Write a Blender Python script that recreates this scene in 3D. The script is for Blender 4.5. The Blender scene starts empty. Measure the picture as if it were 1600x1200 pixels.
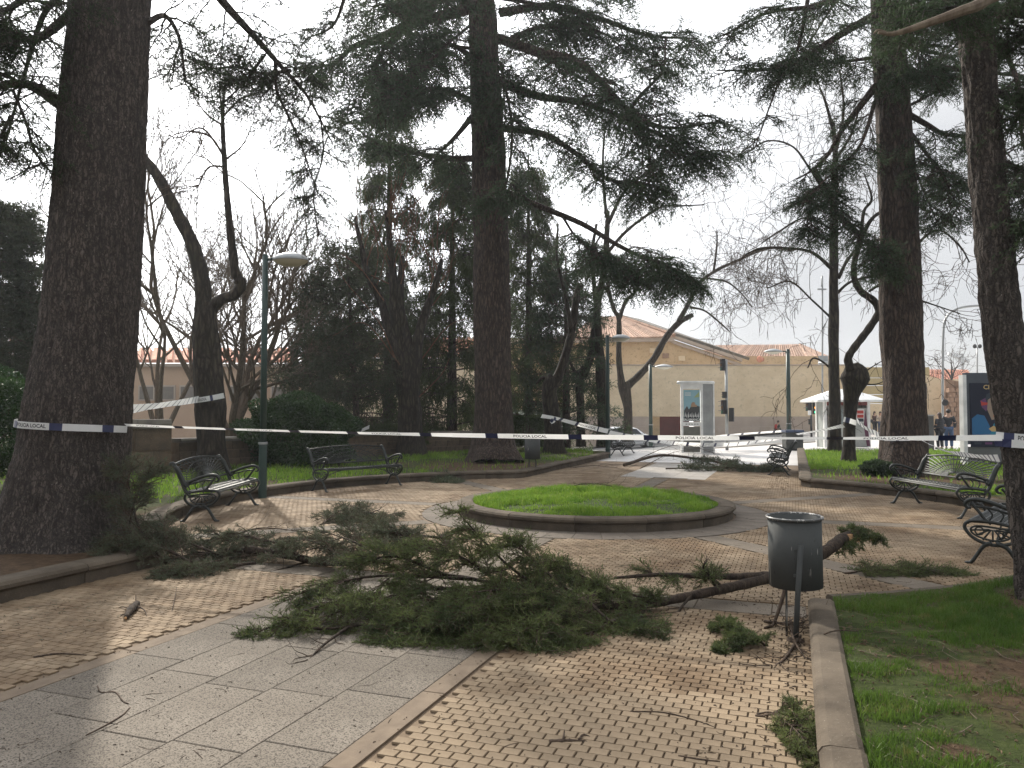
import bpy, bmesh, math, random
import numpy as np
from mathutils import Vector, Matrix, noise as mnoise

random.seed(7)
RNG = np.random.default_rng(11)
scene = bpy.context.scene
COL = scene.collection
R = math.radians

# ------------------------------------------------------------------ camera
PITCH = math.atan(45 / 1200)
cam_d = bpy.data.cameras.new('camera')
cam_d.sensor_width = 36
cam_d.lens = 27
cam_d.clip_end = 2000
cam = bpy.data.objects.new('camera', cam_d)
COL.objects.link(cam)
cam.location = (0, 0, 1.6)
cam.rotation_euler = (R(90) + PITCH, 0, 0)
scene.camera = cam

# ------------------------------------------------------------------ light
SUN_AZ, SUN_EL = R(-24), R(34)
sun_vec = Vector((math.sin(SUN_AZ) * math.cos(SUN_EL), math.cos(SUN_AZ) * math.cos(SUN_EL), math.sin(SUN_EL)))
sd = bpy.data.lights.new('sun', 'SUN')
sd.energy = 3.8
sd.angle = R(1.6)
sd.color = (1.0, 0.93, 0.82)
so = bpy.data.objects.new('sun', sd)
COL.objects.link(so)
so.rotation_euler = sun_vec.to_track_quat('Z', 'Y').to_euler()

world = bpy.data.worlds.new('World')
scene.world = world
world.use_nodes = True
wn, wl = world.node_tree.nodes, world.node_tree.links
wn.clear()
w_out = wn.new('ShaderNodeOutputWorld')
w_bg = wn.new('ShaderNodeBackground')
w_sky = wn.new('ShaderNodeTexSky')
w_sky.sky_type = 'NISHITA'
w_sky.sun_disc = False
w_sky.sun_elevation = SUN_EL
w_sky.sun_rotation = SUN_AZ
w_sky.air_density = 1.0
w_sky.dust_density = 2.0
w_bg.inputs['Strength'].default_value = 0.1
wl.new(w_sky.outputs[0], w_bg.inputs['Color'])
# thin bright cloud layer over the blue: brighter round the sun, greyer away from it
w_tc = wn.new('ShaderNodeTexCoord')
w_map = wn.new('ShaderNodeMapping')
w_map.inputs['Scale'].default_value = (1.0, 1.0, 2.6)
w_no = wn.new('ShaderNodeTexNoise')
w_no.inputs['Scale'].default_value = 1.6
w_no.inputs['Detail'].default_value = 6
w_no.inputs['Roughness'].default_value = 0.5
wl.new(w_tc.outputs['Generated'], w_map.inputs['Vector'])
wl.new(w_map.outputs[0], w_no.inputs['Vector'])
w_cov = wn.new('ShaderNodeMapRange')
w_cov.inputs['From Min'].default_value = 0.3
w_cov.inputs['From Max'].default_value = 0.62
w_cov.inputs['To Min'].default_value = 0.72
w_cov.inputs['To Max'].default_value = 0.97
wl.new(w_no.outputs['Fac'], w_cov.inputs['Value'])
w_dot = wn.new('ShaderNodeVectorMath'); w_dot.operation = 'DOT_PRODUCT'
w_dot.inputs[1].default_value = sun_vec
wl.new(w_tc.outputs['Generated'], w_dot.inputs[0])
w_glow = wn.new('ShaderNodeMapRange')
w_glow.interpolation_type = 'SMOOTHSTEP'
w_glow.inputs['From Min'].default_value = 0.66
w_glow.inputs['From Max'].default_value = 1.0
w_glow.inputs['To Min'].default_value = 0.39
w_glow.inputs['To Max'].default_value = 2.1
wl.new(w_dot.outputs['Value'], w_glow.inputs['Value'])
w_nm = wn.new('ShaderNodeMapRange')
w_nm.inputs['From Min'].default_value = 0.3
w_nm.inputs['From Max'].default_value = 0.7
w_nm.inputs['To Min'].default_value = 0.72
w_nm.inputs['To Max'].default_value = 1.2
wl.new(w_no.outputs['Fac'], w_nm.inputs['Value'])
w_sep = wn.new('ShaderNodeSeparateXYZ'); wl.new(w_tc.outputs['Generated'], w_sep.inputs[0])
w_zen = wn.new('ShaderNodeMapRange'); w_zen.interpolation_type = 'SMOOTHSTEP'      # overcast sky: about three times brighter overhead than at the horizon
w_zen.inputs['From Min'].default_value = 0.22; w_zen.inputs['From Max'].default_value = 0.75
w_zen.inputs['To Min'].default_value = 0.0; w_zen.inputs['To Max'].default_value = 0.42
wl.new(w_sep.outputs['Z'], w_zen.inputs['Value'])
w_add = wn.new('ShaderNodeMath'); w_add.operation = 'ADD'
wl.new(w_glow.outputs[0], w_add.inputs[0]); wl.new(w_zen.outputs[0], w_add.inputs[1])
w_mul = wn.new('ShaderNodeMath'); w_mul.operation = 'MULTIPLY'
wl.new(w_add.outputs[0], w_mul.inputs[0]); wl.new(w_nm.outputs[0], w_mul.inputs[1])
w_cl = wn.new('ShaderNodeBackground')
w_cl.inputs['Color'].default_value = (0.965, 0.98, 1.01, 1)
wl.new(w_mul.outputs[0], w_cl.inputs['Strength'])
w_mix = wn.new('ShaderNodeMixShader')
wl.new(w_cov.outputs[0], w_mix.inputs['Fac'])
wl.new(w_bg.outputs[0], w_mix.inputs[1]); wl.new(w_cl.outputs[0], w_mix.inputs[2])
wl.new(w_mix.outputs[0], w_out.inputs['Surface'])

scene.view_settings.view_transform = 'Standard'
scene.view_settings.look = 'None'
scene.view_settings.gamma = 1
scene.view_settings.use_curve_mapping = False
scene.view_settings.exposure = 0.8
scene.cycles.max_bounces = 6
scene.cycles.diffuse_bounces = 3
scene.cycles.glossy_bounces = 2
scene.cycles.transmission_bounces = 4
scene.cycles.transparent_max_bounces = 4

# ------------------------------------------------------------------ helpers: places
SP, CP = math.sin(PITCH), math.cos(PITCH)
def ray(px, py):
    x, y = (px - 800) / 1200, (600 - py) / 1200
    return x, CP - SP * y, SP + CP * y
def P(px, py, d):
    "point at forward distance d seen at that place of the photograph"
    x, y, z = ray(px, py)
    k = d / y
    return np.array((x * k, d, 1.6 + z * k))
def G(px, py, z=0.0):
    "point on the level z"
    x, y, zz = ray(px, py)
    k = (z - 1.6) / zz
    return np.array((x * k, y * k, z))
def PL(lst, d=None):
    return np.array([P(*q) if len(q) == 3 else P(q[0], q[1], d) for q in lst])
AX = R(20.2)
U2 = np.array((math.sin(AX), math.cos(AX)))     # along the path
W2 = np.array((math.cos(AX), -math.sin(AX)))    # across the path
CC = np.array((1.32, 12.46))                    # centre of the round bed
C0 = float(CC @ W2); A0 = float(CC @ U2)
RAD, HALF = 6.4, 3.15
def ca(c, a):
    return W2 * c + U2 * a
def far_z(x, y):
    t = np.maximum((np.asarray(y, float) - 33) / 12, 0)
    t = np.minimum(t, 1) + np.maximum(np.asarray(y, float) - 45, 0) * 0.02
    t = np.minimum(t, 1.6)
    h = np.clip(-1.23 + 0.062 * np.asarray(x, float), -1.3, 0.06)
    return t * h

# ------------------------------------------------------------------ helpers: meshes
class MB:
    "collects polygons; build() links them as one mesh object"
    def __init__(s):
        s.v, s.f, s.n, s.m = [], [], 0, []
    def add(s, V, F, mat=0):
        V = np.asarray(V, dtype=np.float32).reshape(-1, 3)
        if isinstance(F, np.ndarray):
            s.f.append(F.astype(np.int32) + s.n); s.m.append(np.full(len(F), mat, np.int32))
        else:
            by = {}
            for q in F: by.setdefault(len(q), []).append(q)
            for q in by.values():
                s.f.append(np.array(q, np.int32) + s.n); s.m.append(np.full(len(q), mat, np.int32))
        s.v.append(V); s.n += len(V)
        return s
    def box(s, c, size, rz=0.0, mat=0, rx=0.0, ry=0.0):
        c = np.asarray(c, float); h = np.asarray(size, float) / 2
        V = np.array([(x, y, z) for x in (-1, 1) for y in (-1, 1) for z in (-1, 1)], float) * h
        M = np.array(Matrix.Rotation(rz, 3, 'Z') @ Matrix.Rotation(ry, 3, 'Y') @ Matrix.Rotation(rx, 3, 'X'))
        V = V @ M.T + c
        F = [(0, 1, 3, 2), (4, 6, 7, 5), (0, 4, 5, 1), (2, 3, 7, 6), (0, 2, 6, 4), (1, 5, 7, 3)]
        return s.add(V, F, mat)
    def tube(s, pts, rad, n=6, caps=True, mat=0, flat=1.0):
        pts = np.asarray(pts, float); K = len(pts)
        rad = np.broadcast_to(np.asarray(rad, float), (K,))
        T = np.gradient(pts, axis=0); T /= np.linalg.norm(T, axis=1, keepdims=True) + 1e-9
        ref = np.array((0, 0, 1.0)) if abs(T[0][2]) < 0.9 else np.array((1.0, 0, 0))
        X = np.cross(T[0], ref); X /= np.linalg.norm(X)
        V = []
        ang = np.arange(n) * 2 * math.pi / n
        for k in range(K):
            X = X - T[k] * (X @ T[k]); X /= np.linalg.norm(X) + 1e-9
            Y = np.cross(T[k], X)
            V.append(pts[k] + rad[k] * (np.cos(ang)[:, None] * X + flat * np.sin(ang)[:, None] * Y))
        V = np.concatenate(V)
        i = np.arange(n); j = (i + 1) % n
        F = np.concatenate([np.stack([k * n + i, k * n + j, (k + 1) * n + j, (k + 1) * n + i], 1) for k in range(K - 1)])
        s.add(V, F, mat)
        if caps:
            base = s.n - len(V)
            s.f.append(np.array([list(range(n))[::-1]], np.int32) + base); s.m.append(np.full(1, mat, np.int32))
            s.f.append(np.array([list(range((K - 1) * n, K * n))], np.int32) + base); s.m.append(np.full(1, mat, np.int32))
        return s
    def lathe(s, prof, c=(0, 0, 0), n=16, mat=0, sx=1.0, sy=1.0):
        prof = np.asarray(prof, float); K = len(prof)
        a = np.arange(n) * 2 * math.pi / n
        V = np.concatenate([np.stack([r * np.cos(a) * sx, r * np.sin(a) * sy, np.full(n, z)], 1) for r, z in prof]) + np.asarray(c, float)
        i = np.arange(n); j = (i + 1) % n
        F = np.concatenate([np.stack([k * n + i, k * n + j, (k + 1) * n + j, (k + 1) * n + i], 1) for k in range(K - 1)])
        return s.add(V, F, mat)
    def prism(s, poly, z0, z1, mat=0):
        "vertical prism over a plan polygon"
        p = np.asarray(poly, float); n = len(p)
        V = np.concatenate([np.c_[p, np.full(n, z0)], np.c_[p, np.full(n, z1)]])
        F = [tuple(range(n))[::-1], tuple(range(n, 2 * n))] + [(i, (i + 1) % n, n + (i + 1) % n, n + i) for i in range(n)]
        return s.add(V, F, mat)
    def slab(s, quad, depth, mat=0):
        "flat polygon given by 3-D corners, thickened along its normal"
        q = np.asarray(quad, float); n = len(q)
        nrm = np.cross(q[1] - q[0], q[2] - q[0]); nrm /= np.linalg.norm(nrm)
        V = np.concatenate([q, q - nrm * depth])
        F = [tuple(range(n)), tuple(range(n, 2 * n))[::-1]] + [(i, n + i, n + (i + 1) % n, (i + 1) % n) for i in range(n)]
        return s.add(V, F, mat)
    def blob(s, c, r, mat=0, n=8, m=6):
        c = np.asarray(c, float); r = np.broadcast_to(np.asarray(r, float), (3,))
        prof = [(math.sin(math.pi * k / m) + 1e-4, -math.cos(math.pi * k / m)) for k in range(m + 1)]
        a = np.arange(n) * 2 * math.pi / n
        V = np.concatenate([np.stack([q * np.cos(a), q * np.sin(a), np.full(n, z)], 1) for q, z in prof]) * r + c
        i = np.arange(n); j = (i + 1) % n
        F = np.concatenate([np.stack([k * n + i, k * n + j, (k + 1) * n + j, (k + 1) * n + i], 1) for k in range(m)])
        return s.add(V, F, mat)
    def mesh(s, name, mats=None, smooth=False):
        V = np.concatenate(s.v) if s.v else np.zeros((0, 3), np.float32)
        me = bpy.data.meshes.new(name)
        me.vertices.add(len(V)); me.vertices.foreach_set('co', V.ravel())
        tot = np.concatenate([np.full(len(f), f.shape[1], np.int32) for f in s.f])
        idx = np.concatenate([f.ravel() for f in s.f])
        me.loops.add(len(idx)); me.loops.foreach_set('vertex_index', idx)
        me.polygons.add(len(tot))
        st = np.zeros(len(tot), np.int32); st[1:] = np.cumsum(tot)[:-1]
        me.polygons.foreach_set('loop_start', st)
        me.polygons.foreach_set('material_index', np.concatenate(s.m))
        me.polygons.foreach_set('use_smooth', np.full(len(tot), bool(smooth)))
        if mats is not None:
            for m in (mats if isinstance(mats, (list, tuple)) else [mats]): me.materials.append(m)
        me.update(calc_edges=True)
        return me
    def build(s, name, mats=None, parent=None, smooth=False, kind=None):
        me = s.mesh(name, mats, smooth)
        o = bpy.data.objects.new(name, me); COL.objects.link(o)
        if parent is not None: o.parent = parent
        if kind: o['kind'] = kind
        return o

def empty(name, loc=(0, 0, 0), rz=0.0):
    o = bpy.data.objects.new(name, None); COL.objects.link(o)
    o.location = tuple(float(q) for q in loc); o.rotation_euler = (0, 0, rz); o.empty_display_size = 0.2
    return o
def tag(o, label=None, cat=None, group=None, kind=None):
    if label: o['label'] = label
    if cat: o['category'] = cat
    if group: o['group'] = group
    if kind: o['kind'] = kind
    return o
def children(o):
    return [c for c in bpy.data.objects if c.parent == o]
def copy_tree(o, parent=None):
    kids = children(o)
    c = o.copy(); COL.objects.link(c); c.parent = parent
    for ch in kids: copy_tree(ch, c)
    return c
def smooth_path(pts, k=6):
    "Catmull-Rom through the points"
    p = np.asarray(pts, float)
    q = np.concatenate([[2 * p[0] - p[1]], p, [2 * p[-1] - p[-2]]])
    out = []
    for i in range(len(p) - 1):
        a, b, c, d = q[i:i + 4]
        for t in np.arange(k) / k:
            out.append(0.5 * (2 * b + (c - a) * t + (2 * a - 5 * b + 4 * c - d) * t * t + (3 * b - a - 3 * c + d) * t ** 3))
    out.append(p[-1])
    return np.array(out)
def lerp_along(vals, n):
    return np.interp(np.linspace(0, 1, n), np.linspace(0, 1, len(vals)), vals)

# ------------------------------------------------------------------ materials
def new_mat(name):
    m = bpy.data.materials.new(name); m.use_nodes = True
    nt = m.node_tree
    return m, nt, nt.nodes['Principled BSDF']
def _noise(nt, scale, detail=4, rough=0.55, stretch=None, coord='Object'):
    tc = nt.nodes.new('ShaderNodeTexCoord')
    n = nt.nodes.new('ShaderNodeTexNoise')
    n.inputs['Scale'].default_value = scale; n.inputs['Detail'].default_value = detail; n.inputs['Roughness'].default_value = rough
    if stretch:
        mp = nt.nodes.new('ShaderNodeMapping'); mp.inputs['Scale'].default_value = stretch
        nt.links.new(tc.outputs[coord], mp.inputs['Vector']); nt.links.new(mp.outputs[0], n.inputs['Vector'])
    else:
        nt.links.new(tc.outputs[coord], n.inputs['Vector'])
    return n
def _ramp(nt, fac, stops):
    r = nt.nodes.new('ShaderNodeValToRGB')
    e = r.color_ramp.elements
    while len(e) < len(stops): e.new(0.5)
    for el, (p, c) in zip(e, stops):
        el.position = p; el.color = (*c, 1)
    nt.links.new(fac, r.inputs['Fac'])
    return r
def _mixc(nt, a, b, fac, mode='MIX'):
    m = nt.nodes.new('ShaderNodeMix'); m.data_type = 'RGBA'; m.blend_type = mode
    for sock, v in ((m.inputs['Factor'], fac), (m.inputs['A'], a), (m.inputs['B'], b)):
        if hasattr(v, 'links'): nt.links.new(v, sock)
        elif isinstance(v, (int, float)): sock.default_value = v
        else: sock.default_value = (*v, 1)
    return m.outputs['Result']
def stone(name, c1, c2, scale=6, rough=0.85, bump=0.3, bscale=60, spot=None, spots=0.5, rand=0.0, bdist=0.01, detail=6, stretch=None, spec=0.3):
    "two-tone mottled surface with grain, optional dark or pale specks and a tint that differs from object to object"
    m, nt, b = new_mat(name)
    n = _noise(nt, scale, detail, 0.6, stretch)
    col = _ramp(nt, n.outputs['Fac'], [(0.3, c1), (0.7, c2)]).outputs['Color']
    if spot is not None:
        n2 = _noise(nt, bscale * 1.5, 3, 0.7)
        r2 = _ramp(nt, n2.outputs['Fac'], [(spots, (0, 0, 0)), (spots + 0.08, (1, 1, 1))])
        col = _mixc(nt, col, spot, r2.outputs['Color'])
    if rand > 0:
        oi = nt.nodes.new('ShaderNodeObjectInfo')
        mr = nt.nodes.new('ShaderNodeMapRange'); mr.inputs['To Min'].default_value = 1 - rand; mr.inputs['To Max'].default_value = 1 + rand
        nt.links.new(oi.outputs['Random'], mr.inputs['Value'])
        hsv = nt.nodes.new('ShaderNodeHueSaturation')
        nt.links.new(mr.outputs[0], hsv.inputs['Value']); nt.links.new(col, hsv.inputs['Color'])
        col = hsv.outputs['Color']
    nt.links.new(col, b.inputs['Base Color'])
    b.inputs['Roughness'].default_value = rough
    b.inputs['Specular IOR Level'].default_value = spec
    if bump:
        n3 = _noise(nt, bscale, 4, 0.7, stretch)
        bp = nt.nodes.new('ShaderNodeBump'); bp.inputs['Strength'].default_value = bump; bp.inputs['Distance'].default_value = bdist
        nt.links.new(n3.outputs['Fac'], bp.inputs['Height']); nt.links.new(bp.outputs[0], b.inputs['Normal'])
    return m
def paint(name, c, rough=0.5, metal=0.0, wear=None, wscale=20, wpos=0.66, bump=0.0, spec=0.5):
    m, nt, b = new_mat(name)
    b.inputs['Roughness'].default_value = rough; b.inputs['Metallic'].default_value = metal
    b.inputs['Specular IOR Level'].default_value = spec
    n = _noise(nt, 3, 4)
    col = _ramp(nt, n.outputs['Fac'], [(0.3, tuple(q * 0.82 for q in c)), (0.7, tuple(min(1, q * 1.12) for q in c))]).outputs['Color']
    if wear is not None:
        n2 = _noise(nt, wscale, 5, 0.7)
        r2 = _ramp(nt, n2.outputs['Fac'], [(wpos, (0, 0, 0)), (wpos + 0.03, (1, 1, 1))])
        col = _mixc(nt, col, wear, r2.outputs['Color'])
    nt.links.new(col, b.inputs['Base Color'])
    if bump:
        n3 = _noise(nt, 80, 3)
        bp = nt.nodes.new('ShaderNodeBump'); bp.inputs['Strength'].default_value = bump; bp.inputs['Distance'].default_value = 0.005
        nt.links.new(n3.outputs['Fac'], bp.inputs['Height']); nt.links.new(bp.outputs[0], b.inputs['Normal'])
    return m
def leafy(name, c1, c2, scale=1.2, trans=0.35, rough=0.7, fine=None):
    m, nt, b = new_mat(name)
    n = _noise(nt, scale, 5, 0.7)
    col = _ramp(nt, n.outputs['Fac'], [(0.32, c1), (0.68, c2)]).outputs['Color']
    if fine is not None:
        n2 = _noise(nt, 9, 3, 0.7)
        r2 = _ramp(nt, n2.outputs['Fac'], [(0.56, (0, 0, 0)), (0.74, (1, 1, 1))])
        col = _mixc(nt, col, fine, r2.outputs['Color'])
    nt.links.new(col, b.inputs['Base Color']); b.inputs['Roughness'].default_value = rough
    b.inputs['Specular IOR Level'].default_value = 0.2
    tr = nt.nodes.new('ShaderNodeBsdfTranslucent'); nt.links.new(col, tr.inputs['Color'])
    mx = nt.nodes.new('ShaderNodeMixShader'); mx.inputs[0].default_value = trans
    nt.links.new(b.outputs[0], mx.inputs[1]); nt.links.new(tr.outputs[0], mx.inputs[2])
    nt.links.new(mx.outputs[0], nt.nodes['Material Output'].inputs['Surface'])
    return m
def bark(name, c1, c2, scale=4.0, bump=0.9, dist=0.03, moss=None, pale=None, plates=0):
    m, nt, b = new_mat(name)
    n = _noise(nt, scale * 4, 6, 0.7, (1, 1, 0.22))
    col = _ramp(nt, n.outputs['Fac'], [(0.38, c1), (0.62, c2)]).outputs['Color']
    if moss is not None:
        n2 = _noise(nt, 1.1, 3, 0.6)
        r2 = _ramp(nt, n2.outputs['Fac'], [(0.5, (0, 0, 0)), (0.7, (1, 1, 1))])
        col = _mixc(nt, col, moss, r2.outputs['Color'])
    if pale is not None:
        n2 = _noise(nt, 34, 3, 0.6, (1, 1, 0.6))
        r2 = _ramp(nt, n2.outputs['Fac'], [(0.66, (0, 0, 0)), (0.7, (1, 1, 1))])
        col = _mixc(nt, col, pale, r2.outputs['Color'])
    nt.links.new(col, b.inputs['Base Color']); b.inputs['Roughness'].default_value = 0.9
    b.inputs['Specular IOR Level'].default_value = 0.2
    n3 = _noise(nt, scale * 5, 6, 0.75, (1, 1, 0.2))
    height = n3.outputs['Fac']
    if plates:
        # long irregular plates parted by dark fissures
        tc = nt.nodes.new('ShaderNodeTexCoord'); nd = _noise(nt, plates * .45, 3, .6)
        vs = nt.nodes.new('ShaderNodeVectorMath'); vs.operation = 'MULTIPLY_ADD'; vs.inputs[1].default_value = (.09, .09, .09)
        nt.links.new(nd.outputs['Color'], vs.inputs[0]); nt.links.new(tc.outputs['Object'], vs.inputs[2])
        mp = nt.nodes.new('ShaderNodeMapping'); mp.inputs['Scale'].default_value = (1, 1, .2); nt.links.new(vs.outputs[0], mp.inputs['Vector'])
        vo = nt.nodes.new('ShaderNodeTexVoronoi'); vo.feature = 'DISTANCE_TO_EDGE'; vo.inputs['Scale'].default_value = plates; nt.links.new(mp.outputs[0], vo.inputs['Vector'])
        vr = nt.nodes.new('ShaderNodeMapRange'); vr.inputs['From Max'].default_value = .22; nt.links.new(vo.outputs['Distance'], vr.inputs['Value'])
        col = _mixc(nt, tuple(q * .85 for q in c1), col, vr.outputs[0])
        nt.links.new(col, b.inputs['Base Color'])
        ad = nt.nodes.new('ShaderNodeMath'); ad.operation = 'MULTIPLY_ADD'; ad.inputs[1].default_value = .7
        nt.links.new(vr.outputs[0], ad.inputs[0]); nt.links.new(n3.outputs['Fac'], ad.inputs[2]); height = ad.outputs[0]
    bp = nt.nodes.new('ShaderNodeBump'); bp.inputs['Strength'].default_value = bump; bp.inputs['Distance'].default_value = dist
    nt.links.new(height, bp.inputs['Height']); nt.links.new(bp.outputs[0], b.inputs['Normal'])
    return m
def flat(name, c, rough=0.6, emit=0.0):
    m, nt, b = new_mat(name)
    b.inputs['Base Color'].default_value = (*c, 1); b.inputs['Roughness'].default_value = rough
    if emit:
        b.inputs['Emission Color'].default_value = (*c, 1); b.inputs['Emission Strength'].default_value = emit
    return m
M = {}
M['brick'] = stone('tan_paver', (0.19, 0.141, 0.092), (0.28, 0.214, 0.143), 3.2, 0.85, 0.5, 150, (0.18, 0.12, 0.075), 0.6, 0.10, 0.004, spec=.15)
M['mortar'] = stone('sandy_joint', (0.125, 0.088, 0.057), (0.19, 0.138, 0.09), 9, 0.95, 0.5, 120)
M['granite'] = stone('grey_granite', (0.14, 0.118, 0.093), (0.20, 0.173, 0.14), 2.2, 0.85, 0.8, 75, (0.06, 0.05, 0.04), 0.50, 0.13, 0.003, spec=.15)
M['granite_dark'] = stone('wet_grey_granite', (0.20, 0.18, 0.155), (0.29, 0.265, 0.23), 3, 0.62, 0.2, 120, (0.1, 0.09, 0.08), 0.6, 0.08, 0.003)
M['ring'] = stone('dark_ring_slab', (0.095, 0.078, 0.062), (0.155, 0.13, 0.105), 3, 0.85, 0.5, 60, (0.07, 0.06, 0.05), 0.55, 0.12, 0.003, spec=.15)
M['band'] = stone('tan_border', (0.12, 0.088, 0.06), (0.185, 0.14, 0.096), 9, 0.88, 0.3, 130, (0.14, 0.09, 0.06), 0.6)
M['kerb'] = stone('kerb_stone', (0.055, 0.044, 0.033), (0.13, 0.105, 0.078), 3.0, 0.9, 0.8, 55, (0.30, 0.275, 0.235), 0.66, 0.10, 0.008, spec=.12)
M['soil'] = stone('soil', (0.07, 0.042, 0.026), (0.15, 0.10, 0.06), 3, 0.95, 0.9, 40, (0.22, 0.16, 0.1), 0.62, 0, 0.03)
M['asphalt'] = stone('asphalt', (0.10, 0.10, 0.10), (0.17, 0.17, 0.165), 0.8, 0.8, 0.3, 60)
M['pale_paving'] = stone('pale_paving', (0.42, 0.40, 0.38), (0.56, 0.54, 0.52), 0.5, 0.4, 0.15, 30)
M['needle'] = leafy('cedar_needles', (0.025, 0.042, 0.022), (0.065, 0.095, 0.048), 0.8, 0.40)
M['needle_mid'] = leafy('spruce_needles', (0.030, 0.046, 0.018), (0.085, 0.11, 0.038), 0.7, 0.38)
M['needle_olive'] = leafy('juniper_needles', (0.03, 0.042, 0.024), (0.075, 0.088, 0.048), 0.9, 0.35, fine=(0.085, 0.065, 0.04))
M['needle_fallen'] = leafy('fallen_cedar_needles', (0.032, 0.052, 0.022), (0.15, 0.18, 0.065), 3.0, 0.40, fine=(0.15, 0.17, 0.06))
M['needle_dry'] = leafy('wilting_needles', (0.045, 0.062, 0.038), (0.12, 0.135, 0.08), 2.2, 0.25, fine=(0.13, 0.10, 0.06))
M['hedge'] = leafy('hedge_leaves', (0.012, 0.03, 0.01), (0.04, 0.08, 0.02), 1.5, 0.25, 0.35)
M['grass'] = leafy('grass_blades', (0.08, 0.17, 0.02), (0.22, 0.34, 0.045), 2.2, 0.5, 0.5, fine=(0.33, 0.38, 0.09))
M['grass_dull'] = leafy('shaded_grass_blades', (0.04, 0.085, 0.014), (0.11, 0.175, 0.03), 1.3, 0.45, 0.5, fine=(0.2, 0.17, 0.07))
M['bark_dark'] = bark('cedar_bark', (0.045, 0.038, 0.034), (0.135, 0.112, 0.095), 5.5, 1.0, 0.02, None, (0.24, 0.21, 0.18), 34)
M['bark_mid'] = bark('cedar_bark_far', (0.036, 0.027, 0.022), (0.115, 0.082, 0.064), 5.0, 1.0, 0.03, None, None, 14)
M['bark_smooth'] = bark('smooth_bark', (0.022, 0.018, 0.014), (0.068, 0.054, 0.040), 3.5, 0.8, 0.02, (0.04, 0.036, 0.02), None, 9)
M['bark_grey'] = bark('bare_twig_bark', (0.10, 0.075, 0.055), (0.17, 0.135, 0.10), 5, 0.4, 0.01)
M['twig'] = bark('brown_twig', (0.035, 0.025, 0.018), (0.10, 0.07, 0.05), 8, 0.5, 0.01)
M['iron'] = paint('cast_iron', (0.03, 0.033, 0.03), 0.42, 0.4, (0.14, 0.13, 0.12), 40, 0.7, 0.2)
M['green_paint'] = paint('dark_green_paint', (0.018, 0.042, 0.035), 0.5, 0.0, (0.12, 0.14, 0.12), 25, 0.72)
M['bin_paint'] = paint('grey_bin_paint', (0.065, 0.068, 0.066), 0.6, 0.0, (0.33, 0.32, 0.29), 16, 0.72, 0.1)
M['rim_wear'] = paint('worn_rim', (0.07, 0.07, 0.068), 0.4, 0.3, (0.5, 0.48, 0.44), 30, 0.55)
M['galv'] = paint('galvanised_steel', (0.33, 0.34, 0.34), 0.45, 0.5)
M['dark'] = flat('dark_plastic', (0.02, 0.02, 0.022), 0.5)
M['white'] = paint('white_paint', (0.78, 0.78, 0.76), 0.45)
M['lamp_glass'] = flat('lamp_bowl', (0.45, 0.42, 0.33), 0.3)
m_, nt_, b_ = new_mat('grey_bin_paint'); M['bin_paint'] = m_
n_ = _noise(nt_, 2.5, 4); cb = _ramp(nt_, n_.outputs['Fac'], [(.3, (0.05, 0.053, 0.052)), (.7, (0.075, 0.078, 0.075))]).outputs['Color']
n_ = _noise(nt_, 30, 4, .6, (1, 1, .12)); r_ = _ramp(nt_, n_.outputs['Fac'], [(.66, (0, 0, 0)), (.70, (1, 1, 1))]); cb = _mixc(nt_, cb, (.30, .29, .27), r_.outputs['Color'])
n_ = _noise(nt_, 55, 3, .7); r_ = _ramp(nt_, n_.outputs['Fac'], [(.66, (0, 0, 0)), (.69, (1, 1, 1))]); cb = _mixc(nt_, cb, (.025, .02, .018), r_.outputs['Color'])
nt_.links.new(cb, b_.inputs['Base Color']); b_.inputs['Roughness'].default_value = .7; b_.inputs['Specular IOR Level'].default_value = .15
n_ = _noise(nt_, 5, 3); bp_ = nt_.nodes.new('ShaderNodeBump'); bp_.inputs['Strength'].default_value = .5; bp_.inputs['Distance'].default_value = .01; nt_.links.new(n_.outputs['Fac'], bp_.inputs['Height']); nt_.links.new(bp_.outputs[0], b_.inputs['Normal'])

M['plaza_band'] = stone('plaza_band_slab', (0.115, 0.094, 0.072), (0.17, 0.142, 0.11), 2.5, 0.85, 0.5, 80, (0.08, 0.065, 0.05), 0.54, 0.10, 0.003, spec=.15)
# ================================================================== GROUND
def ground_sheet():
    xs = np.concatenate([np.linspace(-240, -60, 10), np.linspace(-55, 55, 56), np.linspace(60, 240, 10)])
    ys = np.concatenate([np.linspace(-30, 30, 16), np.linspace(32, 62, 31), np.linspace(66, 262, 18)])
    X, Y = np.meshgrid(xs, ys)
    Z = far_z(X, Y) - 0.004
    Z = np.where(Y < 32.5, -0.004, Z)
    nx, ny = len(xs), len(ys)
    i, j = np.meshgrid(np.arange(nx - 1), np.arange(ny - 1))
    a = (j * nx + i).ravel()
    F = np.stack([a, a + 1, a + nx + 1, a + nx], 1)
    mb = MB(); mb.add(np.stack([X, Y, Z], -1).reshape(-1, 3), F)
    return mb.build('ground', M['pale_paving'], kind='structure')
ground_sheet()
# the street in front of the long wall
def strip_sheet(name, y0, y1, x0, x1, dz, mat):
    xs = np.linspace(x0, x1, 60); ys = np.linspace(y0, y1, 12)
    X, Y = np.meshgrid(xs, ys); Z = far_z(X, Y) + dz
    i, j = np.meshgrid(np.arange(59), np.arange(11)); a = (j * 60 + i).ravel()
    mb = MB(); mb.add(np.stack([X, Y, Z], -1).reshape(-1, 3), np.stack([a, a + 1, a + 61, a + 60], 1))
    return mb.build(name, mat, kind='structure')
strip_sheet('road', 45.6, 57.0, -60, 21.5, 0.006, M['asphalt'])
pav = strip_sheet('pavement', 57.2, 60.0, -60, 32, 0.12, M['granite_dark'])
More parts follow.
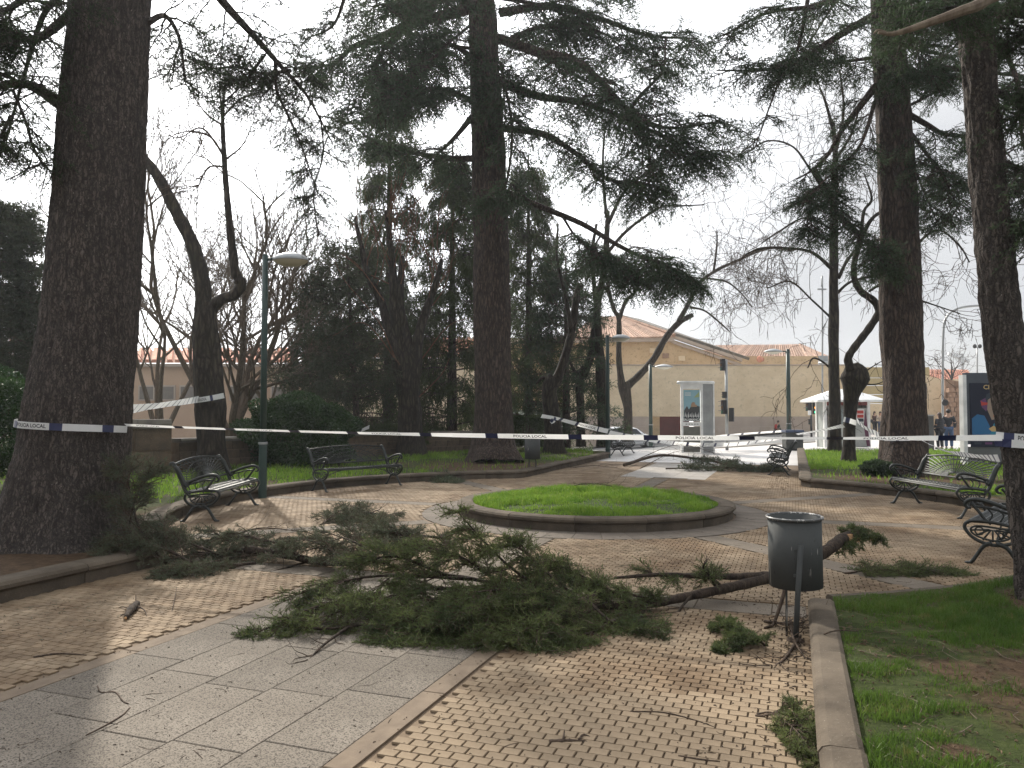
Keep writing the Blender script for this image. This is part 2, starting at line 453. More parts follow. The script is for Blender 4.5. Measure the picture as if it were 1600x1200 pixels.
# street kerb
kb = MB()
for x in np.arange(-40, 22, 1.0):
    z0 = float(far_z(x, 45.4)); z1 = float(far_z(x + .985, 45.4))
    kb.add([(x, 45.2, z0 - .1), (x + .985, 45.2, z1 - .1), (x + .985, 45.6, z1 - .1), (x, 45.6, z0 - .1),
            (x, 45.2, z0 + .05), (x + .985, 45.2, z1 + .05), (x + .985, 45.6, z1 + .05), (x, 45.6, z0 + .05)],
           [(0, 3, 2, 1), (4, 5, 6, 7), (0, 1, 5, 4), (1, 2, 6, 5), (2, 3, 7, 6), (3, 0, 4, 7)])
kb.build('street_kerb', M['granite_dark'], kind='structure')

# ---- plaza base (sandy joints show between the pavers)
PATH_END = 25.0
KW = .25
def plaza_outline(extra=0.0):
    RAD_, HALF_ = RAD + .15, HALF + .15
    th = math.asin(HALF_ / RAD_)
    pts = [ca(C0 - HALF_, -6.0)]
    base = math.atan2(U2[1], U2[0])
    for k in np.linspace(0, 1, 40):           # left side, from lower to upper
        ang = base + math.pi - th - k * (math.pi - 2 * th)
        pts.append(CC + (RAD_ + extra) * np.array((math.cos(ang), math.sin(ang))))
    pts.append(ca(C0 - HALF_, PATH_END))
    pts.append(ca(C0 + HALF_, PATH_END))
    for k in np.linspace(0, 1, 40):
        ang = base - th - k * (math.pi - 2 * th)
        pts.append(CC + (RAD_ + extra) * np.array((math.cos(ang), math.sin(ang))))
    pts.append(ca(C0 + HALF_, -6.0))
    return pts
pl = plaza_outline()
mb = MB(); mb.add([(x, y, 0.0) for x, y in pl], [tuple(range(len(pl)))[::-1]])
paving = mb.build('plaza_paving', M['mortar'], kind='structure')

BL, BW = 0.097, 0.070
def brick_region(c, a):
    dc, da = c - C0, a - A0
    r = np.hypot(dc, da)
    inpath = (np.abs(dc) < HALF + 0.04)
    ok = (r < RAD - 0.03) | inpath
    strip = (np.abs(dc + 0.0) < 1.17 + 0.05) & (a < 6.80)
    ok &= ~strip
    ok &= ~((np.abs(a - 6.62) < 0.20) & inpath & (a < 7))
    ok &= r > 2.78
    for k in range(8):
        t = math.pi / 4 * k
        along = dc * math.sin(t) + da * math.cos(t); perp = dc * math.cos(t) - da * math.sin(t)
        ok &= ~((np.abs(perp) < 0.20) & (along > 0))
    return ok
rows = np.arange(2.6, 21.5, BW)
cs, as_ = [], []
for i, a in enumerate(rows):
    c = np.arange(C0 - RAD - .1, C0 + RAD + .1, BL) + (0 if i % 2 else BL / 2)
    cs.append(c); as_.append(np.full(len(c), a))
cs, as_ = np.concatenate(cs), np.concatenate(as_)
ok = brick_region(cs, as_)
cs, as_ = cs[ok], as_[ok]
bx = W2[0] * cs + U2[0] * as_; by = W2[1] * cs + U2[1] * as_
vis = (by > 2.6) & (np.abs(bx) < by * 0.72 + 0.3)
bx, by, cs, as_ = bx[vis], by[vis], cs[vis], as_[vis]
order = np.argsort(by + 100 * (np.abs(bx / by) > 0.66) + 100 * (by < 3.42))
near, rest = order[:300], order[300:]
hx, hy = BL / 2 - 0.0042, BW / 2 - 0.0024
def brick_v(inset=0.002):
    return np.array([(-hx, -hy, 0.0005), (hx, -hy, 0.0005), (hx, hy, 0.0005), (-hx, hy, 0.0005),
                     (-hx, -hy, .0085), (hx, -hy, .0085), (hx, hy, .0085), (-hx, hy, .0085),
                     (-hx + inset, -hy + inset, .012), (hx - inset, -hy + inset, .012), (hx - inset, hy - inset, .012), (-hx + inset, hy - inset, .012)])
BF = [(0, 1, 5, 4), (1, 2, 6, 5), (2, 3, 7, 6), (3, 0, 4, 7), (4, 5, 9, 8), (5, 6, 10, 9), (6, 7, 11, 10), (7, 4, 8, 11), (8, 9, 10, 11)]
one = MB(); one.add(brick_v(), BF); one_me = one.mesh('brick', M['brick'])
for k in near:
    o = bpy.data.objects.new('brick', one_me); COL.objects.link(o); o.parent = paving
    o.location = (bx[k], by[k], 0.001 + random.random() * 0.002)
    o.rotation_euler = (random.gauss(0, .010), random.gauss(0, .010), -AX + random.gauss(0, .012))
n = len(rest)
V = np.broadcast_to(brick_v(), (n, 12, 3)).copy()
V[:, :, 2] += (RNG.random(n) * 0.002)[:, None]
tx, ty, rz = RNG.normal(0, .012, n), RNG.normal(0, .012, n), -AX + RNG.normal(0, .012, n)
V[:, :, 2] += V[:, :, 0] * ty[:, None] + V[:, :, 1] * tx[:, None]
cz, sz = np.cos(rz)[:, None], np.sin(rz)[:, None]
X = V[:, :, 0] * cz - V[:, :, 1] * sz + bx[rest][:, None]
Y = V[:, :, 0] * sz + V[:, :, 1] * cz + by[rest][:, None]
V = np.stack([X, Y, V[:, :, 2]], -1).reshape(-1, 3)
F = (np.array(BF)[None] + (np.arange(n) * 12)[:, None, None]).reshape(-1, 4)
mb = MB(); mb.add(V, F)
# each far paver its own tint through a point attribute
pm, nt, b = new_mat('tan_pavers')
at = nt.nodes.new('ShaderNodeAttribute'); at.attribute_name = 'tint'
n1 = _noise(nt, 3.2, 6, 0.6); c1 = _ramp(nt, n1.outputs['Fac'], [(0.3, (0.19, 0.141, 0.092)), (0.7, (0.28, 0.214, 0.143))]).outputs['Color']
n2 = _noise(nt, 225, 3, 0.7); r2 = _ramp(nt, n2.outputs['Fac'], [(.62, (0, 0, 0)), (.7, (1, 1, 1))])
c1 = _mixc(nt, c1, (0.18, 0.12, 0.075), r2.outputs['Color'])
n4 = _noise(nt, 0.8, 6, 0.65); r4 = _ramp(nt, n4.outputs['Fac'], [(.36, (0.60, 0.53, 0.47)), (.60, (1, 1, 1))])
c1 = _mixc(nt, c1, r4.outputs['Color'], 1.0, 'MULTIPLY')
hs = nt.nodes.new('ShaderNodeHueSaturation'); nt.links.new(at.outputs['Fac'], hs.inputs['Value']); nt.links.new(c1, hs.inputs['Color'])
nt.links.new(hs.outputs['Color'], b.inputs['Base Color']); b.inputs['Roughness'].default_value = 0.85; b.inputs['Specular IOR Level'].default_value = .15
n3 = _noise(nt, 150, 4, 0.7); bp = nt.nodes.new('ShaderNodeBump'); bp.inputs['Strength'].default_value = .35; bp.inputs['Distance'].default_value = .004
nt.links.new(n3.outputs['Fac'], bp.inputs['Height']); nt.links.new(bp.outputs[0], b.inputs['Normal'])
o = mb.build('brick_field', pm, paving, kind='stuff')
ta = o.data.attributes.new('tint', 'FLOAT', 'POINT')
ta.data.foreach_set('value', np.repeat(RNG.normal(1.0, .085, n).astype(np.float32), 12))

# ---- granite slabs, bands and ring
def flat_piece(corners_ca, name, mat, parent, z=0.012, inset=0.004):
    "paver with a fine chamfer from plan corners given in path coordinates, in order"
    p = np.array([ca(*q) for q in corners_ca]); c = p.mean(0)
    d = p - c; L = np.linalg.norm(d, axis=1, keepdims=True)
    q = c + d * (1 - inset / L); q2 = c + d * (1 - 2.2 * inset / L)
    n = len(p); mb = MB()
    V = np.concatenate([np.c_[q, np.full(n, 0.0005)], np.c_[q, np.full(n, z - .003)], np.c_[q2, np.full(n, z)]]) - np.array((c[0], c[1], 0))
    F = [(i, (i + 1) % n, n + (i + 1) % n, n + i) for i in range(n)] + [(n + i, n + (i + 1) % n, 2 * n + (i + 1) % n, 2 * n + i) for i in range(n)]
    area = sum(p[i][0] * p[(i + 1) % n][1] - p[(i + 1) % n][0] * p[i][1] for i in range(n))
    F.append(tuple(range(2 * n, 3 * n)))
    if area < 0: F = [f[::-1] for f in F]
    mb.add(V, F)
    o = mb.build(name, mat, parent)
    o.location = (c[0], c[1], random.random() * 0.0015); o.rotation_euler = (random.gauss(0, .0015), random.gauss(0, .0015), 0)
    return o
S0, SW = C0 - 1.05, 0.42
for col in range(5):
    a = 2.0 + random.random() * 0.5
    while a < 6.40:
        a1 = min(a + 0.70 + 0.1 * random.random(), 6.42)
        if a1 > 6.2: a1 = 6.42
        flat_piece([(S0 + col * SW, a), (S0 + (col + 1) * SW, a), (S0 + (col + 1) * SW, a1), (S0 + col * SW, a1)], 'granite_slab', M['granite'], paving)
        a = a1
for s in (-1, 1):
    a = 2.0
    while a < 6.40:
        a1 = min(a + 1.0, 6.42)
        c0, c1 = C0 + s * 1.052, C0 + s * 1.185
        flat_piece([(min(c0, c1), a), (max(c0, c1), a), (max(c0, c1), a1), (min(c0, c1), a1)], 'border_strip', M['band'], paving)
        a = a1
c = C0 - HALF + .02
while c < C0 + HALF - .03:
    c1 = min(c + 0.6, C0 + HALF - .02)
    flat_piece([(c, 6.43), (c1, 6.43), (c1, 6.80), (c, 6.80)], 'threshold_slab', M['plaza_band'], paving)
    c = c1
for k in range(8):
    t = math.pi / 4 * k
    r = 2.80
    rmax = RAD - .03 if k != 4 else A0 - 6.82
    while r < rmax - .05:
        r1 = min(r + .6, rmax)
        q = []
        for rr, s in ((r, -1), (r, 1), (r1, 1), (r1, -1)):
            q.append((C0 + rr * math.sin(t) + s * .185 * math.cos(t), A0 + rr * math.cos(t) - s * .185 * math.sin(t)))
        flat_piece(q, 'band_slab', M['plaza_band'], paving)
        r = r1
for k in range(44):
    t0, t1 = 2 * math.pi * k / 44, 2 * math.pi * (k + 1) / 44
    q = [(C0 + rr * math.sin(t), A0 + rr * math.cos(t)) for rr, t in ((2.2, t0), (2.76, t0), (2.76, t1), (2.2, t1))]
    flat_piece(q, 'ring_slab', M['ring'], paving)
# centre strip of pale slabs on the far path and wet pale slabs beyond
for col in range(5):
    a = A0 + 6.5 + random.random() * .4
    while a < 24:
        a1 = a + .8
        flat_piece([(S0 + col * SW, a), (S0 + (col + 1) * SW, a), (S0 + (col + 1) * SW, a1), (S0 + col * SW, a1)], 'path_slab', M['granite_dark'], paving, z=.0165)
        a = a1

# ================================================================== KERBS
KP = np.array([(0, 0), (0, .185), (.035, .2), (.20, .2), (.245, .19), (.27, .165), (.268, .135), (.235, .115), (.225, .105), (.225, 0)])
def nrm_(v): return v / np.linalg.norm(v)
def kerb_run(name, path, label, stone_len=1.0, width=1.0, parent=None, closed=False, zs=1.0):
    "stones laid along a plan path; the moulded face looks to the left of the direction of travel"
    root = MB()
    path = np.asarray(path, float)
    seg = np.linalg.norm(np.diff(path, axis=0), axis=1); s = np.r_[0, np.cumsum(seg)]
    tot = s[-1]; nst = max(1, int(round(tot / stone_len)))
    prof = KP.copy(); prof[:, 0] *= width; prof[:, 1] *= zs
    holder = empty(name); holder['kind'] = 'structure'
    for k in range(nst):
        ss = np.linspace(tot * k / nst + .004, tot * (k + 1) / nst - .004, 5)
        pts = np.stack([np.interp(ss, s, path[:, 0]), np.interp(ss, s, path[:, 1])], 1)
        e = 0.02
        ta = np.stack([np.interp(np.minimum(ss + e, tot), s, path[:, i]) - np.interp(np.maximum(ss - e, 0), s, path[:, i]) for i in (0, 1)], 1)
        ta /= np.linalg.norm(ta, axis=1, keepdims=True)
        no = np.stack([-ta[:, 1], ta[:, 0]], 1)
        c = pts[2]; jz = random.uniform(-.004, .004); jo = random.uniform(-.005, .005)
        V = []
        for p, nn in zip(pts, no):
            for o_, z_ in prof:
                V.append((p[0] + nn[0] * (o_ + jo) - c[0], p[1] + nn[1] * (o_ + jo) - c[1], z_ + (jz if z_ > 0 else 0)))
        np_ = len(prof)
        F = [(a * np_ + b, a * np_ + (b + 1) % np_, (a + 1) * np_ + (b + 1) % np_, (a + 1) * np_ + b) for a in range(4) for b in range(np_)]
        F += [tuple(range(np_))[::-1], tuple(range(4 * np_, 5 * np_))]
        mb = MB(); mb.add(V, F); o = mb.build('kerb_stone', M['kerb'], holder)
        o.location = (c[0], c[1], 0)
    return holder
RADK, HK = RAD + KW, HALF + KW
th = math.asin(HK / RADK); base = math.atan2(U2[1], U2[0])
def arc(side, k):
    ang = base + (math.pi - th - k * (math.pi - 2 * th) if side < 0 else -th - k * (math.pi - 2 * th))
    return CC + RADK * np.array((math.cos(ang), math.sin(ang)))
low = -math.sqrt(RADK ** 2 - HK ** 2)
# left: travelling away from the camera the moulded face looks right, so run it towards the camera
left_path = [ca(C0 - HK, 27)] + [ca(C0 - HK, A0 - low + q) for q in (8, 4, 1)] + [arc(-1, k) for k in np.linspace(1, 0, 60)] + [ca(C0 - HK, A0 + low - q) for q in (.5, 1, 2, 3, 4, 6, 8)]
kerb_run('left_kerb', left_path, '')
right_a = [ca(C0 + HALF + .17, q) for q in (-2, 0, 2, 4, 5)] + [ca(C0 + HALF + .17, A0 + low - .12)]
kerb_run('near_right_kerb', right_a, '', 1.3, .68)
right_b = [arc(1, k) for k in np.linspace(1, 0, 60)][0:] + [ca(C0 + HK, A0 - low + q) for q in (.5, 1, 4, 8, 12, 15)]
nb_ = 24
right_c = [CC + (RAD + .11) * nrm_(p - CC) for p in right_b[:nb_ + 1]]
kerb_run('low_lawn_edging', right_c, '', .9, .40, zs=.83)
kerb_run('right_kerb', right_b[nb_:], '')
bedp = [CC + 1.95 * np.array((math.cos(t), math.sin(t))) for t in np.linspace(0, -2 * math.pi, 97)]
kerb_run('bed_kerb', bedp, '', .88, .95)

# ================================================================== LAWNS
def sheet(name, poly, z, mat, step=0.5, amp=0.0):
    bm = bmesh.new()
    vs = [bm.verts.new((p[0], p[1], z)) for p in poly]
    f = bm.faces.new(vs); f.normal_update()
    if f.normal.z < 0: f.normal_flip()
    bmesh.ops.triangulate(bm, faces=[f])
    me = bpy.data.meshes.new(name); bm.to_mesh(me); bm.free(); me.materials.append(mat)
    o = bpy.data.objects.new(name, me); COL.objects.link(o); o['kind'] = 'structure'
    return o
left_poly = [arc(-1, k) for k in np.linspace(0, 1, 50)] + [ca(C0 - HK, q) for q in (A0 - low + 1, 22, 25, 28)] + [(1.5, 31.0), (-2, 28.8), (-10, 18.6), (-14, 17.5), (-30, 17), (-30, -3), ca(C0 - HK, -4)]
right_poly = [ca(C0 + HALF + .165, q) for q in (-4, 2, A0 + low - .05)] + [CC + (RAD + .10) * nrm_(arc(1, k) - CC) for k in np.linspace(1, .6, 20)] + [arc(1, k) for k in np.linspace(.59, 0, 30)] + [ca(C0 + HK, q) for q in (A0 - low + 1, 25, 30, 31.5)] + [(26, 30.6), (30, 30), (30, -3)]
Msoilgrass, nt, b = new_mat('lawn_earth')
na = _noise(nt, 0.9, 6, 0.65); nb = _noise(nt, 14, 5, 0.7)
ca1 = _ramp(nt, nb.outputs['Fac'], [(.3, (0.045, 0.028, 0.018)), (.7, (0.12, 0.08, 0.048))]).outputs['Color']
cb1 = _ramp(nt, nb.outputs['Fac'], [(.3, (0.028, 0.038, 0.012)), (.7, (0.062, 0.078, 0.024))]).outputs['Color']
fac = _ramp(nt, na.outputs['Fac'], [(.36, (0, 0, 0)), (.50, (1, 1, 1))]).outputs['Color']
SOIL = [(-4.9, 7.6, 2.6), (-7.0, 7.0, 2.6), (8.9, 17.0, 1.9), (-.5, 20.8, 2.0), (2.5, 4.35, .20), (2.95, 4.3, .24), (4.2, 5.9, .45), (1.9, 3.3, .12)]
tcs = nt.nodes.new('ShaderNodeTexCoord'); last = None
nsoil = _noise(nt, 2.4, 5, .7)
for (sx, sy, sr) in SOIL:
    vm = nt.nodes.new('ShaderNodeVectorMath'); vm.operation = 'DISTANCE'; vm.inputs[1].default_value = (sx, sy, .165)
    nt.links.new(tcs.outputs['Object'], vm.inputs[0])
    ad = nt.nodes.new('ShaderNodeMath'); ad.operation = 'MULTIPLY_ADD'; ad.inputs[1].default_value = sr * 1.6; nt.links.new(nsoil.outputs['Fac'], ad.inputs[0]); nt.links.new(vm.outputs['Value'], ad.inputs[2])
    mr = nt.nodes.new('ShaderNodeMapRange'); mr.interpolation_type = 'SMOOTHSTEP'; mr.inputs['From Min'].default_value = sr * 1.55; mr.inputs['From Max'].default_value = sr * 2.0
    nt.links.new(ad.outputs[0], mr.inputs['Value'])
    if last is None: last = mr.outputs[0]
    else:
        mu = nt.nodes.new('ShaderNodeMath'); mu.operation = 'MULTIPLY'; nt.links.new(last, mu.inputs[0]); nt.links.new(mr.outputs[0], mu.inputs[1]); last = mu.outputs[0]
mu = nt.nodes.new('ShaderNodeMath'); mu.operation = 'MULTIPLY'; nt.links.new(last, mu.inputs[0]); nt.links.new(fac, mu.inputs[1])
cc1 = _mixc(nt, ca1, cb1, mu.outputs[0])
nt.links.new(cc1, b.inputs['Base Color']); b.inputs['Roughness'].default_value = .95; b.inputs['Specular IOR Level'].default_value = .1
nc = _noise(nt, 30, 5, .8); bp = nt.nodes.new('ShaderNodeBump'); bp.inputs['Strength'].default_value = 1; bp.inputs['Distance'].default_value = .03
nt.links.new(nc.outputs['Fac'], bp.inputs['Height']); nt.links.new(bp.outputs[0], b.inputs['Normal'])
sheet('left_lawn_ground', left_poly, .165, Msoilgrass)
sheet('park_ground', [(-10, 18.4), (1.5, 31.0), (3, 36), (-14, 38), (-17, 45), (-70, 45), (-70, 8), (-30, 16.5), (-14, 17.3)], .02, Msoilgrass)
sheet('right_lawn_ground', right_poly, .165, Msoilgrass)
# bed: gently domed earth
mb = MB(); prof = [(1.96, .16), (1.7, .20), (1.2, .235), (.6, .255), (0.001, .26)]
mb.lathe(prof, (CC[0], CC[1], 0), 48); mb.build('flower_bed_earth', stone('bed_earth', (.02, .03, .010), (.04, .055, .016), 4, .95, .9, 40, bdist=.03), kind='structure')

def in_poly(px, py, poly):
    poly = np.asarray(poly); ins = np.zeros(len(px), bool); j = len(poly) - 1
    for i in range(len(poly)):
        xi, yi = poly[i]; xj, yj = poly[j]
        if yi != yj:
            ins ^= ((yi > py) != (yj > py)) & (px < (xj - xi) * (py - yi) / (yj - yi) + xi)
        j = i
    return ins
def vnoise(x, y, f, seed=0):
    "cheap smooth value noise 0..1"
    r = np.random.default_rng(seed); tab = r.random((64, 64))
    X, Y = x * f + 1000, y * f + 1000
    i, j = np.floor(X).astype(int), np.floor(Y).astype(int); u, v = X - i, Y - j
    u, v = u * u * (3 - 2 * u), v * v * (3 - 2 * v)
    g = lambda a, b: tab[a % 64, b % 64]
    return (g(i, j) * (1 - u) + g(i + 1, j) * u) * (1 - v) + (g(i, j + 1) * (1 - u) + g(i + 1, j + 1) * u) * v
def grass(name, x, y, z, h, w, mat, lean=0.5, label=None):
    n = len(x)
    ang = RNG.random(n) * 2 * math.pi; la = RNG.random(n) * 2 * math.pi
    h = h * (0.5 + RNG.random(n)); le = lean * h * RNG.random(n)
    dx, dy = np.cos(ang) * w / 2, np.sin(ang) * w / 2
    B0 = np.stack([x - dx, y - dy, z], 1); B1 = np.stack([x + dx, y + dy, z], 1)
    mx, my = x + np.cos(la) * le * .35, y + np.sin(la) * le * .35
    M0 = np.stack([mx - dx * .7, my - dy * .7, z + h * .6], 1); M1 = np.stack([mx + dx * .7, my + dy * .7, z + h * .6], 1)
    T = np.stack([x + np.cos(la) * le, y + np.sin(la) * le, z + h], 1)
    V = np.stack([B0, B1, M1, M0, T], 1).reshape(-1, 3)
    k = np.arange(n)[:, None] * 5
    mb = MB(); mb.add(V, k + np.array([[0, 1, 2, 3]])); mb.f.append((k + np.array([[3, 2, 4]])).astype(np.int32)); mb.m.append(np.zeros(n, np.int32))
    o = mb.build(name, mat); o['kind'] = 'stuff'
    if label: o['label'] = label
    return o
def scatter(poly, x0, x1, y0, y1, n, power=1.0):
    "more points nearer the camera"
    u = RNG.random(n) ** power
    y = y0 + (y1 - y0) * u; x = x0 + (x1 - x0) * RNG.random(n)
    ok = in_poly(x, y, poly) & (np.abs(x) < y * .70 + .3)
    return x[ok], y[ok]
# near right lawn: patchy
x, y = scatter(right_poly, 0.6, 6, 2.6, 7.5, 230000, 1.2)
pn = vnoise(x, y, 1.3, 1) * .35 + vnoise(x, y, 3.7, 2) * .35 + vnoise(x, y, 9, 3) * .3
cpos = x * W2[0] + y * W2[1]
keep = (RNG.random(len(x)) < np.clip((pn - .36) * 5.5, 0.05, 1)) & (cpos > C0 + HALF + .18)
e1 = np.zeros(len(x), bool)
for sx, sy, sr in SOIL: e1 |= np.hypot(x - sx, y - sy) < sr * (.5 + .9 * vnoise(x, y, 2.5, 77))
keep &= ~(e1 & (RNG.random(len(x)) > .08))
keep &= np.hypot(x - CC[0], y - CC[1]) > RAD + .04
x, y, pn = x[keep], y[keep], pn[keep]
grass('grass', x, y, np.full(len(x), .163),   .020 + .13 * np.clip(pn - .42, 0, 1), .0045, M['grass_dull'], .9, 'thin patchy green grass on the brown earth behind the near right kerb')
# bed
t, rr = RNG.random(40000) * 2 * math.pi, 1.94 * np.sqrt(RNG.random(40000))
x, y = CC[0] + rr * np.cos(t), CC[1] + rr * np.sin(t)
pn = vnoise(x, y, 2.2, 5) * .6 + vnoise(x, y, 6, 6) * .4
keep = RNG.random(len(x)) < np.clip((pn - .25) * 5, .4, 1)
x, y, rr, pn = x[keep], y[keep], rr[keep], pn[keep]
grass('grass', x, y, .255 - .024 * (rr) ** 2, .028 + .16 * np.clip(pn - .32, 0, 1), .010, M['grass'], .8, 'bright green tufty grass filling the round bed')
# right lawn beyond the plaza
x, y = scatter(right_poly, 5.5, 22, 13.5, 31, 75000, 1.3)
pn = vnoise(x, y, .9, 8) * .6 + vnoise(x, y, 3, 9) * .4
bare = np.hypot(x - 8.6, (y - 17.0)) < 2.0 + pn
keep = (RNG.random(len(x)) < np.clip((pn - .2) * 4, .1, 1)) & (~bare | (RNG.random(len(x)) < .12))
x, y, pn = x[keep], y[keep], pn[keep]
grass('grass', x, y, np.full(len(x), .16), .05 + .07 * pn, .021, M['grass'], .8, 'sunlit green grass round the two tall trunks on the right lawn')
# left lawn
x, y = scatter(left_poly, -16, 3, 8.5, 31, 80000, 1.1)
pn = vnoise(x, y, .7, 12) * .6 + vnoise(x, y, 2.6, 13) * .4
d1 = np.hypot(x + 4.6, y - 9.0) < 3.2; d2 = np.hypot(x + .8, y - 21.3) < 2.2 + pn
keep = RNG.random(len(x)) < np.clip((pn - .33) * 4, .05, 1)
keep &= ~(d1 & (RNG.random(len(x)) > .05)) & ~(d2 & (RNG.random(len(x)) > .1))
x, y, pn = x[keep], y[keep], pn[keep]
grass('grass', x, y, np.full(len(x), .16), .05 + .07 * pn, .021, M['grass'], .8, 'green grass on the left lawn in front of the low stone wall')
# ================================================================== TREES
UP = np.array((0, 0, 1.0))
def nrm(v):
    return v / (np.linalg.norm(v, axis=-1, keepdims=True) + 1e-9)
def curves(P0, D, L, droop=0.0, wob=0.0, K=5):
    "N bent shoots: start, direction, length -> [N,K,3]"
    P0, D = np.atleast_2d(P0).astype(float), nrm(np.atleast_2d(D).astype(float)); n = len(P0)
    L = np.broadcast_to(np.asarray(L, float), (n,)); droop = np.broadcast_to(np.asarray(droop, float), (n,))
    s = np.linspace(0, 1, K)
    c = P0[:, None] + D[:, None] * (L[:, None] * s)[..., None]
    c[:, :, 2] -= (droop * L)[:, None] * s ** 2
    if wob:
        w = np.cumsum(RNG.normal(0, 1, (n, K, 3)), 1) * (wob * L)[:, None, None] / K
        w -= w[:, :1]; c += w
    return c
def sample(C, per, s0=0.0, s1=1.0):
    "positions and tangents at `per` random places on each curve"
    n, K, _ = C.shape
    s = s0 + (s1 - s0) * (np.arange(per)[None] + RNG.random((n, per))) / per
    f = s * (K - 1); i = np.clip(f.astype(int), 0, K - 2); t = (f - i)[..., None]
    r = np.arange(n)[:, None]
    p = C[r, i] * (1 - t) + C[r, i + 1] * t
    T = nrm(C[r, i + 1] - C[r, i])
    return p.reshape(-1, 3), T.reshape(-1, 3), s.reshape(-1)
def btubes(mb, C, r0, r1, n=3):
    "many thin tubes at once"
    N, K, _ = C.shape
    if N == 0: return
    r0 = np.broadcast_to(np.asarray(r0, float), (N,)); r1 = np.broadcast_to(np.asarray(r1, float), (N,))
    T = nrm(np.gradient(C, axis=1))
    ref = np.where(np.abs(T[:, :1, 2:3]) < .9, np.array((0, 0, 1.0)), np.array((1.0, 0, 0)))
    X = nrm(np.cross(T, np.broadcast_to(ref, T.shape))); Y = np.cross(T, X)
    rad = r0[:, None] + (r1 - r0)[:, None] * np.linspace(0, 1, K)
    a = np.arange(n) * 2 * math.pi / n
    V = C[:, :, None] + rad[:, :, None, None] * (np.cos(a)[None, None, :, None] * X[:, :, None] + np.sin(a)[None, None, :, None] * Y[:, :, None])
    i = np.arange(n); j = (i + 1) % n
    F = np.concatenate([np.stack([k * n + i, k * n + j, (k + 1) * n + j, (k + 1) * n + i], 1) for k in range(K - 1)])
    F = (F[None] + (np.arange(N) * K * n)[:, None, None]).reshape(-1, 4)
    mb.add(V.reshape(-1, 3), F)
def blades(mb, C, per, ln, wd, fwd=0.5, up=0.15, zmin=None):
    "needle tufts: small pointed blades standing round each shoot"
    p, T, s = sample(C, per)
    n = len(p)
    d = nrm(T * fwd + nrm(RNG.normal(0, 1, (n, 3))) * (1 - fwd * .3) + UP * up)
    side = nrm(np.cross(d, nrm(RNG.normal(0, 1, (n, 3)))))
    l = ln * (.6 + .8 * RNG.random(n))[:, None]; w = wd / 2
    V = np.stack([p - side * w, p + side * w, p + d * l], 1)
    if zmin is not None: V[:, :, 2] = np.maximum(V[:, :, 2], zmin)
    mb.add(V.reshape(-1, 3), (np.arange(n)[:, None] * 3 + np.array([[0, 1, 2]])))
def laterals(C, per, ln, ang=(45, 75), roll=15, s0=.12, s1=1.0, taper=.65, droop=.15, wob=.12, K=5, both=True, down=0.0):
    p, T, s = sample(C, per, s0, s1)
    n = len(p)
    side = nrm(np.cross(T, np.broadcast_to(UP, T.shape)) + 1e-6)
    if both: side = side * np.where(np.arange(n) % 2 == 0, 1, -1)[:, None]
    nn = np.cross(side, T)
    ro = np.radians(RNG.normal(0, roll, n))[:, None]
    side = side * np.cos(ro) + nn * np.sin(ro)
    a = np.radians(RNG.uniform(ang[0], ang[1], n))[:, None]
    D = T * np.cos(a) + side * np.sin(a) - UP * down
    L = ln * (1 - taper * s) * RNG.uniform(.55, 1.15, n)
    return curves(p, D, L, droop, wob, K), L

def needles_on(C1, wood, fol, q, zmin=None, L1=None):
    """C1: side branches of a conifer; q: settings"""
    if not len(C1): return
    C2, L2 = laterals(C1, q['n2'], q['l2'], q.get('a2', (40, 75)), q.get('roll', 22), q.get('s0', .15), 1.0, .55, q.get('d2', .2), .12, 4, down=q.get('down', 0))
    if zmin is not None:
        C1[:, :, 2] = np.maximum(C1[:, :, 2], zmin + .01); C2[:, :, 2] = np.maximum(C2[:, :, 2], zmin)
    C3, L3 = laterals(C2, q['n3'], q['l3'], q.get('a3', (35, 70)), q.get('roll', 22) + 15, .1, 1.0, .5, q.get('d3', .2), .1, 3, down=q.get('down3', 0))
    if zmin is not None: C3[:, :, 2] = np.maximum(C3[:, :, 2], zmin)
    btubes(wood, C2, q.get('r2', .010), .003)
    if q.get('wood3', False): btubes(wood, C3, q.get('r3', .003), .0015)
    # bare shoots here and there
    k = RNG.random(len(C3)) < q.get('leafy', .9)
    blades(fol, C3[k], q['b'], q['bl'], q['bw'], .55, q.get('bup', .1), zmin)
    blades(fol, C2, max(3, q['b'] // 2), q['bl'], q['bw'], .55, q.get('bup', .1), zmin)

